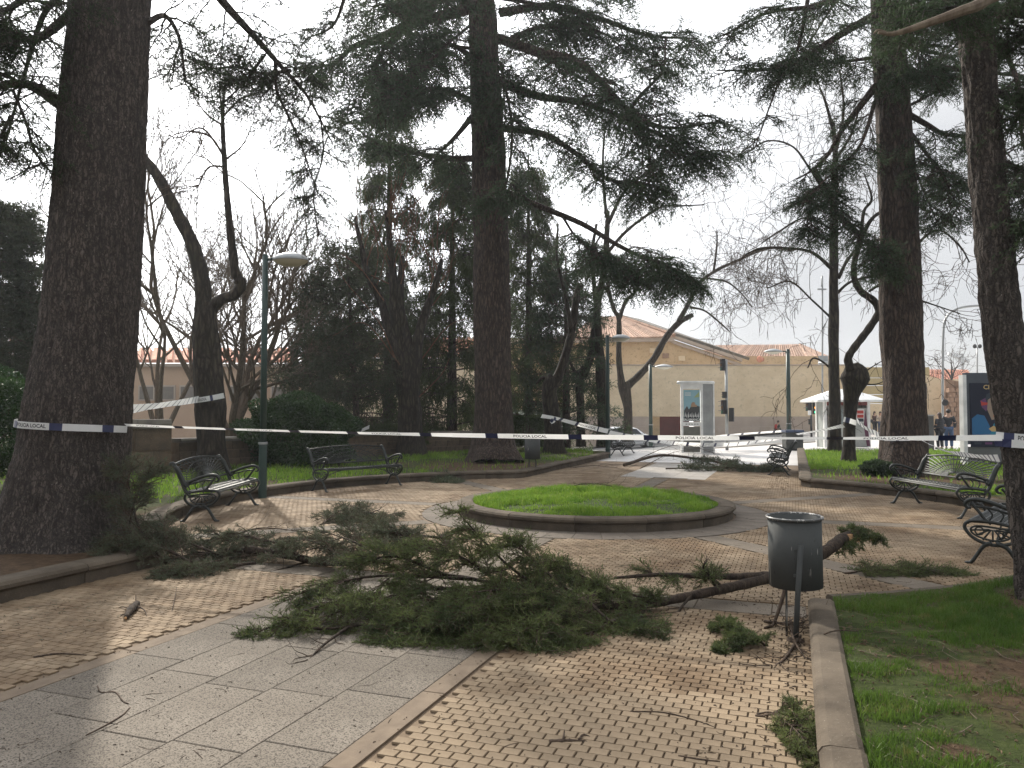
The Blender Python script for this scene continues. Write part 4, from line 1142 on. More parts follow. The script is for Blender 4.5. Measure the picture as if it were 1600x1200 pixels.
outlined_tree('pollarded_tree', 'snaking pollarded tree with a round swollen knob, in front of the white kiosk', (1325, 722), [(1325, 723), (1326, 690), (1328, 650), (1330, 620), (1333, 604), (1335, 592), (1334, 580), (1330, 570)], [20, 18, 19, 23, 34, 44, 38, 20],
              [([(1330, 578), (1325, 562), (1330, 550), (1345, 530), (1360, 510), (1373, 487), (1365, 470), (1345, 455), (1335, 435), (1335, 410), (1343, 380), (1345, 370)], [16, 13, 12, 12, 12, 12, 12, 11, 10, 9, 10, 12], 3),
               ([(1345, 375), (1360, 345), (1380, 330), (1420, 320), (1450, 330)], [8, 6, 5, 4, 3], 12), ([(1345, 370), (1325, 350), (1300, 330), (1270, 300)], [8, 6, 4, 3], 10), ([(1345, 370), (1350, 330), (1362, 310), (1350, 270)], [7, 5, 4, 2], 6),
               ([(1420, 400), (1445, 370), (1470, 360), (1500, 385), (1515, 410)], [5, 4, 3, 3, 2], 10), ([(1358, 455), (1375, 445), (1390, 440)], [4, 4, 3], 4), ([(1440, 470), (1470, 480), (1500, 490)], [3, 2, 2], 6), ([(1340, 590), (1360, 575), (1385, 560)], [3, 2, 1], 4), ([(1345, 600), (1370, 600), (1390, 590)], [3, 2, 1], 3)],
              0, 1.4, pods=.5, kids=(2, 3), up=0, droop=.1, twr=.010, tri_r=.0075)
outlined_tree('bare_tree', 'small bushy bare tree far off in front of the red roofs at the right', (1485, 620), [(1485, 620), (1486, 600), (1487, 590)], [4, 3.5, 3], [([(1487, 592), (1480, 580), (1472, 572)], [3, 2, 1], 5), ([(1487, 592), (1492, 578), (1497, 570)], [3, 2, 1], 5), ([(1487, 592), (1487, 575), (1486, 565)], [3, 2, 1], 5)], 3, 1.8, d=75, kids=(2, 3), maxl=3, twr=.03, tri_r=.018, root_z=0)

# ---- wide bare trees in the left background
def background_tree(base, H, label, n0, d0, L, r, lean=.5, mat='bark_grey', kids=(3, 5), maxl=4, tri=.008, spread=(20, 50), group=None):
    r_ = tree_root('bare_tree', base, label, 'tree', group); st = {}
    b = np.array(base)
    for k in range(n0):
        a = k * 2 * math.pi / n0 + RNG.random()
        bare_grow(st, b, (math.cos(a) * lean, math.sin(a) * lean, 1), L * RNG.uniform(.8, 1.2), r, 0, maxl, spread, .12, kids, .10, .62)
    t, w = MB(), MB()
    store_build({k: v for k, v in st.items() if k <= 1}, t, tri); store_build({k: v for k, v in st.items() if k > 1}, w, tri)
    fin(t, 'trunk', M[mat], r_); fin(w, 'twigs', M[mat], r_)
    print(label[:30], sum(len(v) for v in st.values()))
    return r_
background_tree(tuple(P(360, 690, 29)), 9, 'wide bare many-branched tree behind the low wall, left of the green lamp post', 6, 0, 5.4, .14, .55, kids=(4, 6))
background_tree(tuple(P(455, 690, 34)), 9, 'bare tree with upright fine twigs behind the round shrub', 4, 0, 5.6, .12, .35, kids=(4, 6))
background_tree(tuple(P(250, 690, 33)), 9, 'bare tree behind the low wall, partly hidden by the huge left trunk', 4, 0, 5.0, .12, .45, kids=(3, 5))
background_tree(tuple(P(52, 690, 30)), 9, 'pale slender bare tree seen left of the huge trunk', 3, 0, 5.2, .10, .16, kids=(3, 4))
background_tree(tuple(P(1010, 640, 75)), 9, 'faint bare tree rising behind the roofs', 3, 0, 4.0, .14, .3, kids=(2, 3), tri=.012) if False else None

# ---- spruces and other dark conifers in the middle distance
def spruce(base, H, Rm, label, q, nb=60, z0=1.2, mat='needle_mid', droop=.25, rise=.25, rt=.24, per=9, ln=.9, power=.9, lean=(0, 0)):
    r_ = tree_root('spruce_tree', base, label); b = np.array(base, float); b[2] = r_.location[2]
    t, w, f = MB(), MB(), MB()
    top = b + (lean[0], lean[1], H)
    ax = np.linspace(b, top, 8)
    t.tube(ax, np.linspace(rt, .03, 8), 10)
    h = np.linspace(z0, H * .97, nb) + RNG.normal(0, .12, nb)
    az = np.arange(nb) * 2.4 + RNG.normal(0, .4, nb)
    L = Rm * np.clip(1 - h / H, .04, 1) ** power * RNG.uniform(.65, 1.15, nb) + .25
    P0 = b + (top - b) * (h / H)[:, None]
    D = np.stack([np.cos(az), np.sin(az), np.full(nb, rise)], 1)
    C0_ = curves(P0, D, L, droop, .08, 6)
    # tips turn up again
    C0_[:, -1, 2] += L * .06
    btubes(w, C0_, .035, .01, 4)
    C1, _ = laterals(C0_, per, ln, (40, 75), 14, .12, 1.0, .5, q.get('d1', .35), .1, 5, down=q.get('down1', 0))
    btubes(w, C1, .012, .005, 3)
    needles_on(C1, w, f, q)
    fin(t, 'trunk', M['bark_mid'], r_, True); fin(w, 'branches', M['bark_mid'], r_); fin(f, 'crown', M[mat], r_)
    print('spruce', len(np.concatenate(f.v)) // 3)
    return r_
QS = dict(n2=5, l2=.75, n3=5, l3=.35, b=5, bl=.14, bw=.035, d2=.5, d3=.5, leafy=.95, roll=20, r2=.008, down=.75, down3=.6, bup=-.35, d1=.45)
spruce(P(606, 700, 33), 17.0, 3.3, 'tall drooping spruce with hanging twigs, behind the middle bench', QS, 78, 1.0, ln=1.1)
spruce(P(706, 700, 31), 12.6, 2.7, 'dense dark spruce just left of the central cedar trunk', QS, 62, .8, ln=1.0)
spruce(P(826, 700, 35), 13.5, 3.4, 'dark wide spruce behind the trimmed bush, right of the central cedar', QS, 70, .8, ln=1.1)
QJ = dict(n2=6, l2=.75, n3=5, l3=.35, b=5, bl=.12, bw=.034, d2=.2, d3=.2, leafy=.8, roll=35, r2=.010, wood3=False)
spruce(P(560, 700, 27), 7.4, 2.7, 'loose irregular dark conifer with thin leaning trunk, behind the round shrub', QJ, 30, 1.6, 'needle_olive', .15, .35, .13, per=8, ln=1.1, power=.45, lean=(-.5, 0))
spruce(P(885, 700, 33), 8.2, 2.6, 'low spreading dark cedar behind the slender bare trees', QJ, 34, .8, 'needle', .2, .2, .2, per=8, ln=1.1, power=.6)
spruce(P(500, 700, 31), 6.2, 2.3, 'small dark conifer beside the round shrub', QJ, 26, .8, 'needle_olive', .15, .3, .12, per=8, ln=1.0, power=.5)
spruce(P(-12, 700, 22), 7.2, 1.7, 'dense evergreen cut off by the left edge of the photo', dict(QJ, b=11, roll=30), 50, .6, 'needle_olive', .15, .25, .2, per=8, ln=.9, power=.5)
spruce(P(1560, 700, 48), 8.5, 2.6, 'dark conifer far off behind the poster board, hidden mostly by trunks', QJ, 26, 1.0, 'needle', .2, .2, .2, per=6, ln=1.0) if False else None

# ---- shrubs
def shrub(base, rx, ry, h, label, n, leaf=.06, mat='hedge', name='shrub', boxy=False, stems=True, cat='shrub'):
    r_ = empty(name, base); tag(r_, label, cat); f, w = MB(), MB()
    b = np.array(r_.location)
    u = nrm(RNG.normal(0, 1, (n, 3)))
    if boxy:
        u = np.sign(u) * np.abs(u) ** .45; u = u / np.max(np.abs(u), axis=1, keepdims=True) * .95
    sh = (1 + .16 * np.sin(u[:, 0] * 5 + 1) * np.cos(u[:, 1] * 4 + u[:, 2] * 5) + .10 * np.sin(u[:, 2] * 9 + u[:, 0] * 7)) if not boxy else np.ones(n)
    rr = sh * (1 - .35 * RNG.random(n) ** 2)
    p = b + u * rr[:, None] * (rx, ry, h / 2) + (0, 0, h / 2)
    p = p[p[:, 2] > b[2] + .03]; n = len(p)
    d_ = nrm(nrm(p - b - (0, 0, h / 2)) * .7 + RNG.normal(0, .6, (n, 3))); s_ = nrm(np.cross(d_, RNG.normal(0, 1, (n, 3))))
    l = leaf * (.6 + .8 * RNG.random(n))[:, None]
    V = np.stack([p, p + d_ * l * .5 + s_ * l * .32, p + d_ * l, p + d_ * l * .5 - s_ * l * .32], 1)
    f.add(V.reshape(-1, 3), np.arange(n)[:, None] * 4 + np.array([[0, 1, 2, 3]]))
    if stems:
        k = 26; az = RNG.random(k) * 6.28
        c = curves(np.broadcast_to(b, (k, 3)), np.stack([np.cos(az) * rx / h * 1.1, np.sin(az) * ry / h * 1.1, np.ones(k)], 1), h * .8, 0, .2, 5)
        btubes(w, c, .02, .006, 4); fin(w, 'stem', M['twig'], r_)
    fin(f, 'foliage', M[mat], r_)
    return r_
shrub(P(465, 735, 21.5), 1.55, 1.2, 2.05, 'large round dark green shrub behind the green lamp post', 42000, .07)
shrub(P(-40, 745, 14), 1.2, 1.0, 1.95, 'clipped dark green hedge bush at the left edge beside the huge trunk', 30000, .055)
shrub(P(823, 697, 29), .62, .55, 1.15, 'low box-clipped olive green bush right of the central cedar', 16000, .06, 'needle_mid', boxy=True)
shrub(P(605, 700, 27), 1.4, .5, .8, 'low loose grey green bush in front of the railing', 9000, .07, 'needle_mid')
shrub(P(1372, 742, 17.6), .35, .3, .32, 'small dark tuft of undergrowth at the foot of the right cedar', 5000, .05, 'needle')
# ================================================================== WALLS AND BUILDINGS
M['sand'] = stone('sandstone_wall', (0.42, 0.30, 0.17), (0.56, 0.42, 0.26), 0.5, 0.9, 0.3, 3, (0.33, 0.24, 0.14), 0.56, 0.05, 0.02)
M['sand_long'] = stone('long_wall_stone', (0.55, 0.44, 0.29), (0.68, 0.56, 0.39), 0.7, 0.9, 0.2, 2.5, (0.50, 0.41, 0.28), 0.56, 0.03, 0.01, stretch=(1, 1, 1.8))
M['plinth'] = stone('grey_plinth', (0.34, 0.28, 0.23), (0.42, 0.35, 0.29), 0.8, 0.85, 0.15, 8)
M['pink_wall'] = stone('pinkish_wall', (0.36, 0.25, 0.17), (0.48, 0.34, 0.24), 0.35, 0.9, 0.2, 5)
M['low_wall'] = stone('weathered_wall', (0.05, 0.038, 0.026), (0.125, 0.09, 0.058), 2.5, 0.9, 0.6, 30, (0.3, 0.22, 0.13), 0.62, .15, .01)
M['cap'] = stone('wall_cap', (0.07, 0.062, 0.05), (0.19, 0.17, 0.14), 2.5, 0.8, 0.5, 40, (0.12, 0.13, 0.05), 0.6)
M['tile'] = stone('roof_tile', (0.28, 0.16, 0.11), (0.50, 0.35, 0.26), 3.5, 0.9, 0.3, 12, (0.20, 0.13, 0.09), 0.6, .2)
M['tile_red'] = stone('red_roof', (0.40, 0.15, 0.09), (0.55, 0.26, 0.17), 1.2, 0.9, 0.3, 6)
M['rubble'] = stone('brown_stone', (0.16, 0.10, 0.065), (0.34, 0.22, 0.15), 2.2, 0.9, 0.6, 6, (0.42, 0.33, 0.24), 0.62)
M['garage'] = paint('dark_red_door', (0.12, 0.018, 0.016), 0.5)

# low stone wall behind the left lawn: pillar, then courses with a cap
def stone_wall(name, p0, p1, h, th_, label, z=.16, course=.24, slen=.5, cap=True, mat='low_wall', caph=.10):
    r_ = empty(name, (p0[0], p0[1], z)); tag(r_, label, 'wall')
    p0, p1 = np.array(p0, float), np.array(p1, float); L = np.linalg.norm(p1 - p0); d_ = (p1 - p0) / L; ang = math.atan2(d_[1], d_[0])
    core = MB(); core.box((d_[0] * L / 2, d_[1] * L / 2, (h - caph) / 2), (L, th_ - .06, h - caph), ang); core.build('core', M['mortar'], r_)
    nc = max(1, int(round((h - caph) / course))); ch = (h - caph) / nc
    st = MB(); st.box((0, 0, 0), (1, 1, 1)); 
    for k in range(nc):
        x = -(.3 if k % 2 else 0)
        while x < L:
            w = slen * random.uniform(.7, 1.3); a, b = max(x, 0), min(x + w, L)
            if b - a > .06:
                m = MB(); j = random.uniform(0, .02)
                m.box((0, 0, 0), (b - a - .015, th_ + j, ch - .015))
                o = m.build('stone', M[mat], r_); o.location = (d_[0] * (a + b) / 2, d_[1] * (a + b) / 2, ch * (k + .5)); o.rotation_euler = (0, 0, ang)
            x += w
    if cap:
        x = 0
        while x < L:
            b = min(x + 1.0, L); m = MB()
            prof = [(-th_ / 2 - .06, 0), (-th_ / 2 - .08, caph * .5), (-th_ / 2 - .04, caph), (th_ / 2 + .04, caph), (th_ / 2 + .08, caph * .5), (th_ / 2 + .06, 0)]
            n = len(prof); w = (b - x) / 2 - .004
            m.add([(-w, y, z_) for y, z_ in prof] + [(w, y, z_) for y, z_ in prof], [(i, (i + 1) % n, n + (i + 1) % n, n + i)[::-1] for i in range(n)] + [tuple(range(n)), tuple(range(n, 2 * n))[::-1]])
            o = m.build('cap_stone', M['cap'], r_); o.location = (d_[0] * (x + b) / 2, d_[1] * (x + b) / 2, h - caph); o.rotation_euler = (0, 0, ang)
            x = b
    return r_
A_, B_, C_ = P(190, 735, 18.9)[:2], P(310, 730, 20.3)[:2], P(740, 702, 28.6)[:2]
stone_wall('stone_pillar_wall', P(60, 735, 17.6)[:2], P(266, 735, 18.9)[:2], 1.28, .55, 'tall end block of the old wall with mossy curved cap, right of huge trunk', course=.6, slen=1.2, caph=.22)
stone_wall('low_stone_wall', P(272, 735, 19.2)[:2], P(640, 702, 27.0)[:2], .80, .4, 'low weathered stone wall with a dark cap, running behind the benches on the left')
stone_wall('low_stone_wall', P(645, 702, 27.2)[:2], P(775, 702, 30.2)[:2], .76, .4, 'low reddish stone wall section directly left of the central cedar trunk')
# railing on top behind the wall
r_ = empty('railing', P(560, 690, 30)); tag(r_, 'brown upright-bar railing standing behind the low wall and the pollarded tree', 'railing'); b0 = np.array(r_.location)
a, b = P(560, 690, 30) - b0, P(745, 690, 33) - b0; rl = MB()
for zz in (.15, 1.0):
    rl.box((a + b) / 2 + (0, 0, zz), (np.linalg.norm(b - a), .04, .04), math.atan2(b[1] - a[1], b[0] - a[0]))
rl.build('rail', M['twig'], r_)
for k in range(24):
    m = MB(); m.tube([a + (b - a) * (k + .5) / 24 + (0, 0, z) for z in (0, .5, 1.12)], .016, 5); m.build('bar', M['twig'], r_)

def wall_box(mb, x0, x1, y, z0, z1, t=.4, mat=0):
    mb.box(((x0 + x1) / 2, y + t / 2, (z0 + z1) / 2), (x1 - x0, t, z1 - z0), 0, mat)
def X_(px, d): return P(px, 600, d)[0]
def Z_(py, d): return P(800, py, d)[2]
# ---- long front wall
DW = 60.0
r_ = empty('long_wall', (X_(1150, DW), DW, -1.2)); tag(r_, 'long pale sandstone wall with a grey plinth and a garage opening, across the street', 'wall'); o0 = np.array(r_.location)
x0, x1 = X_(880, DW), X_(1342, DW); gx0, gx1 = X_(1019, DW), X_(1085, DW); gz = Z_(651, DW); zt = Z_(570, DW); zp = Z_(651, DW); zb = -2.2
def bb(name, xa, xb, za, zz, y=DW, t=.5, mat='sand_long', parent=None):
    m = MB(); wall_box(m, xa - o0[0], xb - o0[0], y - o0[1], za - o0[2], zz - o0[2], t); return m.build(name, M[mat], parent or r_)
bb('upper_wall', x0, x1, zp + .01, zt - .06)
cw = (x1 - x0) / 14
for k in range(14): bb('coping', x0 + k * cw + .01, x0 + (k + 1) * cw - .01, zt - .055, zt + .03, DW - .06, .62, 'plinth')
for xa, xb in ((x0, gx0), (gx1, x1)):
    n = max(1, int((xb - xa) / 2.2)); w = (xb - xa) / n
    for row in range(3):
        for k in range(n):
            zz0 = zb + 1.2 if row == 0 else zp - (3 - row) * .75
            zz0 = (zb, zp - 1.55, zp - .78)[row]; zz1 = (zp - 1.56, zp - .79, zp)[row]
            bb('plinth_panel', xa + k * w + .008, xa + (k + 1) * w - .008, zz0, zz1, DW - .05, .5, 'plinth')
bb('garage_jamb', gx0, gx0 + .05, zb, gz, DW + .4, 2.0, 'sand_long')
bb('garage_door', gx0, gx1, zb, gz, DW + 1.9, .1, 'garage')
bb('garage_side', gx0 - .0, gx0 + .9, zb, gz - .01, DW + 1.75, .12, 'sand_long')
# ---- stepped end of the wall, tan with yellow-green courses
r2 = empty('stepped_wall', (X_(1362, 58), 58, -.5)); tag(r2, 'ochre wall of stepped courses right of the long pale wall, partly behind the right cedar', 'wall')
for k, (v0, v1, c) in enumerate(((574, 590, 0), (591, 602, 1), (603, 616, 0), (617, 630, 1), (631, 700, 2))):
    m = MB(); za, zz = Z_(v1, 58), Z_(v0, 58)
    m.box((0, -.05 * (k % 2), (za + zz) / 2 + .5), (X_(1450, 58) - X_(1342.5, 58), .5, zz - za - .01))
    o = m.build('stone_course', stone('ochre_course', (0.30, 0.24, 0.12), (0.40, 0.33, 0.18), 1, .9, .2, 10) if k < 4 else M['sand_long'], r2)
    o.location.x = (X_(1450, 58) + X_(1342.5, 58)) / 2 - r2.location.x
for v in (598, 611, 624):
    m = MB(); m.box((X_(1378, 58) - r2.location.x, -.3, Z_(v, 58) + .5), (.12, .12, .16)); m.build('fixture', M['dark'], r2)
r3 = empty('plain_wall', (X_(1460, 50), 50, -.1)); tag(r3, 'plain tan wall with a slanting top between the right cedar and the street pole', 'wall')
m = MB(); q = [(X_(1405, 50), Z_(578, 50)), (X_(1476, 50), Z_(594, 50)), (X_(1476, 50), Z_(690, 50)), (X_(1405, 50), Z_(690, 50))]
m.slab([(x - r3.location.x, -.2, z + .1) for x, z in q][::-1], .4); m.build('wall_face', M['sand_long'], r3)
r4 = empty('brown_stone_wall', (X_(1492, 48), 48, -.1)); tag(r4, 'rough brown rubble wall between the street pole and the poster board', 'wall')
for row in range(13):
    zc = Z_(700, 48) + row * .30
    for k in range(7):
        top = Z_(600 + 9 * k / 6, 48)
        if zc + .15 > top: continue
        m = MB(); w = .34 * random.uniform(.85, 1.0); m.box((0, 0, 0), (w, .5 + random.uniform(0, .08), .28))
        o = m.build('stone', M['rubble'], r4); o.location = (X_(1478, 48) - r4.location.x + (k + .5 + (.3 if row % 2 else 0)) * .36, 0, zc + .1)
m = MB(); m.slab([(X_(1478, 48) - r4.location.x, .1, Z_(592, 48) + .1), (X_(1478, 48) - r4.location.x, .1, Z_(720, 48) + .1), (X_(1600, 48) - r4.location.x, .1, Z_(720, 48) + .1), (X_(1600, 48) - r4.location.x, .1, Z_(612, 48) + .1)], .3)
m.build('wall_core', M['rubble'], r4)

# ---- roofs: ribbed tile surface between a ridge line and an eave line
def tile_roof(parent, o0, r0, r1, e0, e1, n, name='tile_row', mat='tile', nseg=1):
    "tile rows running from ridge (r0->r1) to eave (e0->e1)"
    r0, r1, e0, e1 = [np.array(q, float) - o0 for q in (r0, r1, e0, e1)]
    nr = nrm(np.cross(r1 - r0, e0 - r0)); 
    if nr[2] < 0: nr = -nr
    m = MB(); m.add([r0, r1, e1, e0], [(0, 1, 2, 3)]); m.build('roof_deck', M['rubble'], parent)
    for k in range(n):
        t0, t1 = k / n, (k + 1) / n; tm0, tm1 = t0 + .22 / n, t1 - .22 / n
        h = np.linalg.norm(e1 - e0) / n * .45
        q = lambda A, B, t: A + (B - A) * t
        V = [q(r0, r1, t0 + .08 / n), q(r0, r1, tm0) + nr * h, q(r0, r1, tm1) + nr * h, q(r0, r1, t1 - .08 / n), q(e0, e1, t0 + .08 / n), q(e0, e1, tm0) + nr * h, q(e0, e1, tm1) + nr * h, q(e0, e1, t1 - .08 / n)]
        m = MB(); m.add(V, [(0, 1, 5, 4), (1, 2, 6, 5), (2, 3, 7, 6), (4, 5, 6, 7)]); m.build(name, M[mat], parent)
D = 66.0
r5 = empty('sandstone_building', (X_(1000, D), D, -1)); tag(r5, 'big sandstone building with a long sloping cornice and tiled hip roof behind the long wall', 'building'); o0 = np.array(r5.location)
def pt(px, py, d): return P(px, py, d)
m = MB(); q = [pt(780, 533, D), pt(1052, 531, D), pt(1156, 566, D), pt(1156, 640, D), pt(780, 640, D)]
m.slab([np.array(p) - o0 for p in q][::-1], 1.0); m.build('facade', M['sand'], r5)
m = MB(); q = [pt(780, 529, D), pt(1052, 527, D), pt(1052, 534, D), pt(780, 537, D)]
m.slab([np.array(p) - o0 + (0, -.45, 0) for p in q][::-1], .6); m.build('cornice', M['plinth'], r5)
for dv, w in ((-3, 5), (6, 4)):
    m = MB(); q = [pt(1048, 526 + dv, D), pt(1158, 563 + dv, D), pt(1158, 563 + dv + w, D), pt(1048, 526 + dv + w, D)]
    m.slab([np.array(p) - o0 + (0, -.35 + (.15 if dv > 0 else 0), 0) for p in q][::-1], .5); m.build('sloping_cornice', M['plinth'], r5)
for k, (u, v) in enumerate(((1040, 556), (1020, 548), (1065, 560))):
    m = MB(); c = pt(u, v, D) - o0; m.box(c + (0, -.03, 0), (.55, .12, .42)); m.build('patched_stone', M['rubble'] if k == 0 else M['sand_long'], r5)
tile_roof(r5, o0, pt(930, 496, D + 9), pt(972, 496, D + 9), pt(880, 531, D - .5), pt(1056, 527, D - .5), 36)
m = MB(); m.slab([np.array(p) - o0 for p in (pt(968, 495, D + 9), pt(1000, 502, D + 14), pt(1170, 563, D + 2), pt(1052, 524, D - .5))], .25); m.build('side_roof', M['cap'], r5)
for k in range(16):
    t = (k + .5) / 16; a_, b_ = pt(970, 494.5, D + 8.9), pt(1054, 523, D - .6); c_ = a_ + (b_ - a_) * t - o0; d_ = (b_ - a_) / np.linalg.norm(b_ - a_)
    m = MB(); m.tube([-d_ * .32, d_ * .32], [.17, .13], 6); o = m.build('ridge_tile', M['tile'], r5); o.location = tuple(c_)
D = 72.0
r6 = empty('tiled_building', (X_(1200, D), D, -1)); tag(r6, 'lower building showing only its tiled hip roof above the long wall, near the fourth lamp', 'building'); o0 = np.array(r6.location)
tile_roof(r6, o0, pt(1115, 541, D + 8), pt(1246, 539, D + 8), pt(1060, 567, D), pt(1262, 567, D), 44)
tile_roof(r6, o0, pt(1246, 539, D + 8), pt(1250, 540, D + 12), pt(1262, 567, D), pt(1300, 562, D + 3), 8)
m = MB(); m.box(pt(1160, 590, D) - o0, (14, .6, 4)); m.build('wall_face', M['sand'], r6)
m = MB(); m.blob(pt(1187, 561, D - 1) - o0, (.28, .3, .32)); m.tube([pt(1187, 563, D - 1) - o0, pt(1197, 559, D + 1) - o0], .2, 8); m.build('roof_vent', M['tile_red'], r6)

# ---- buildings on the left, behind the bare trees
def left_building(name, px0, px1, d, vt, vb, roof_v, label, wins, n_t=30, mat='pink_wall'):
    r_ = empty(name, (X_((px0 + px1) / 2, d), d, -1.5)); tag(r_, label, 'building'); o0 = np.array(r_.location)
    m = MB(); xa, xb = X_(px0, d) - o0[0], X_(px1, d) - o0[0]; za, zz = -3 + 1.5, Z_(vt, d) + 1.5
    m.box(((xa + xb) / 2, 2.5, (za + zz) / 2), (xb - xa, 5, zz - za)); m.build('wall_face', M[mat], r_)
    m = MB(); m.box(((xa + xb) / 2, -.12, zz - .12), (xb - xa, .3, .2)); m.build('cornice', M['plinth'], r_)
    tile_roof(r_, o0, pt(px0 + 14, roof_v, d + 4), pt(px1 - 14, roof_v, d + 4), pt(px0, vt - 1, d - .3), pt(px1, vt - 1, d - .3), n_t, 'tile_row', 'tile_red')
    for (u, v0, v1, w) in wins:
        x = X_(u, d) - o0[0]; z0, z1 = Z_(v1, d) + 1.5, Z_(v0, d) + 1.5
        f = MB(); f.box((x, -.04, (z0 + z1) / 2), (w, .1, z1 - z0)); fo = f.build('window', M['plinth'], r_)
        g = MB(); g.box((x, -.1, (z0 + z1) / 2), (w - .2, .04, z1 - z0 - .2)); g.build('pane', paint('dusty_pane', (.14, .12, .10), .3), fo)
    return r_
left_building('pink_walled_building', 100, 468, 52, 568, 700, 548, 'pinkish walled building with a low red roof behind the bare trees on the left', [(u, 602, 626, 1.1) for u in (230, 262, 294, 372, 404, 436)])
left_building('tan_building', 472, 775, 56, 560, 700, 530, 'tan building glimpsed through the spruces behind the railing', [(u, 592, 618, 1.2) for u in (505, 560, 700)], 34, 'sand_long')
left_building('orange_roofed_house', 5, 96, 58, 552, 700, 524, 'small tan house with an orange roof left of the huge trunk', [(30, 580, 600, 1.0), (60, 580, 600, 1.0)], 14, 'sand')
# far red roofs at the right
r_ = empty('far_house', P(1480, 640, 110)); tag(r_, 'distant red-roofed house seen above the tan wall at the right', 'house'); o0 = np.array(r_.location)
m = MB(); m.box(P(1490, 620, 112) - o0, (14, 4, 5)); m.build('wall_face', M['sand'], r_)
tile_roof(r_, o0, pt(1430, 578, 116), pt(1512, 579, 116), pt(1422, 602, 110), pt(1530, 604, 110), 26, 'tile_row', 'tile_red')
r_ = empty('tower_crane', P(1504, 640, 190)); tag(r_, 'tiny pale tower crane on the skyline near the right edge', 'crane'); o0 = np.array(r_.location); m = MB()
m.tube([P(1504, 640, 190) - o0, P(1504, 553, 190) - o0], .35, 4); m.build('mast', M['galv'], r_)
m = MB(); m.tube([P(1481, 553, 190) - o0, P(1513, 565, 190) - o0], .4, 4); m.tube([P(1504, 553, 190) - o0, P(1490, 556, 190) - o0], .15, 4); m.build('jib', M['galv'], r_)
# distant tree line closing the horizon
m = MB(); n = 60000
u = RNG.random(n); x = -260 + 520 * u; h = 2.5 + 3.5 * vnoise(x, x * 0, .06, 31) + 1.2 * vnoise(x, x * 0, .3, 32)
z = -1.5 + h * RNG.random(n) ** .6; y = 230 + RNG.normal(0, 4, n)
c = np.stack([x, y, z], 1); a = nrm(RNG.normal(0, 1, (n, 3))); b_ = nrm(RNG.normal(0, 1, (n, 3)))
m.add(np.stack([c, c + a * .9, c + b_ * .9], 1).reshape(-1, 3), np.arange(n)[:, None] * 3 + np.array([[0, 1, 2]]))
o = m.build('far_wood', M['needle_mid'], kind='stuff'); o['label'] = 'distant dark line of trees on the horizon'
# ================================================================== STREET FURNITURE
def face_dir(px_target_xy, loc):
    pass
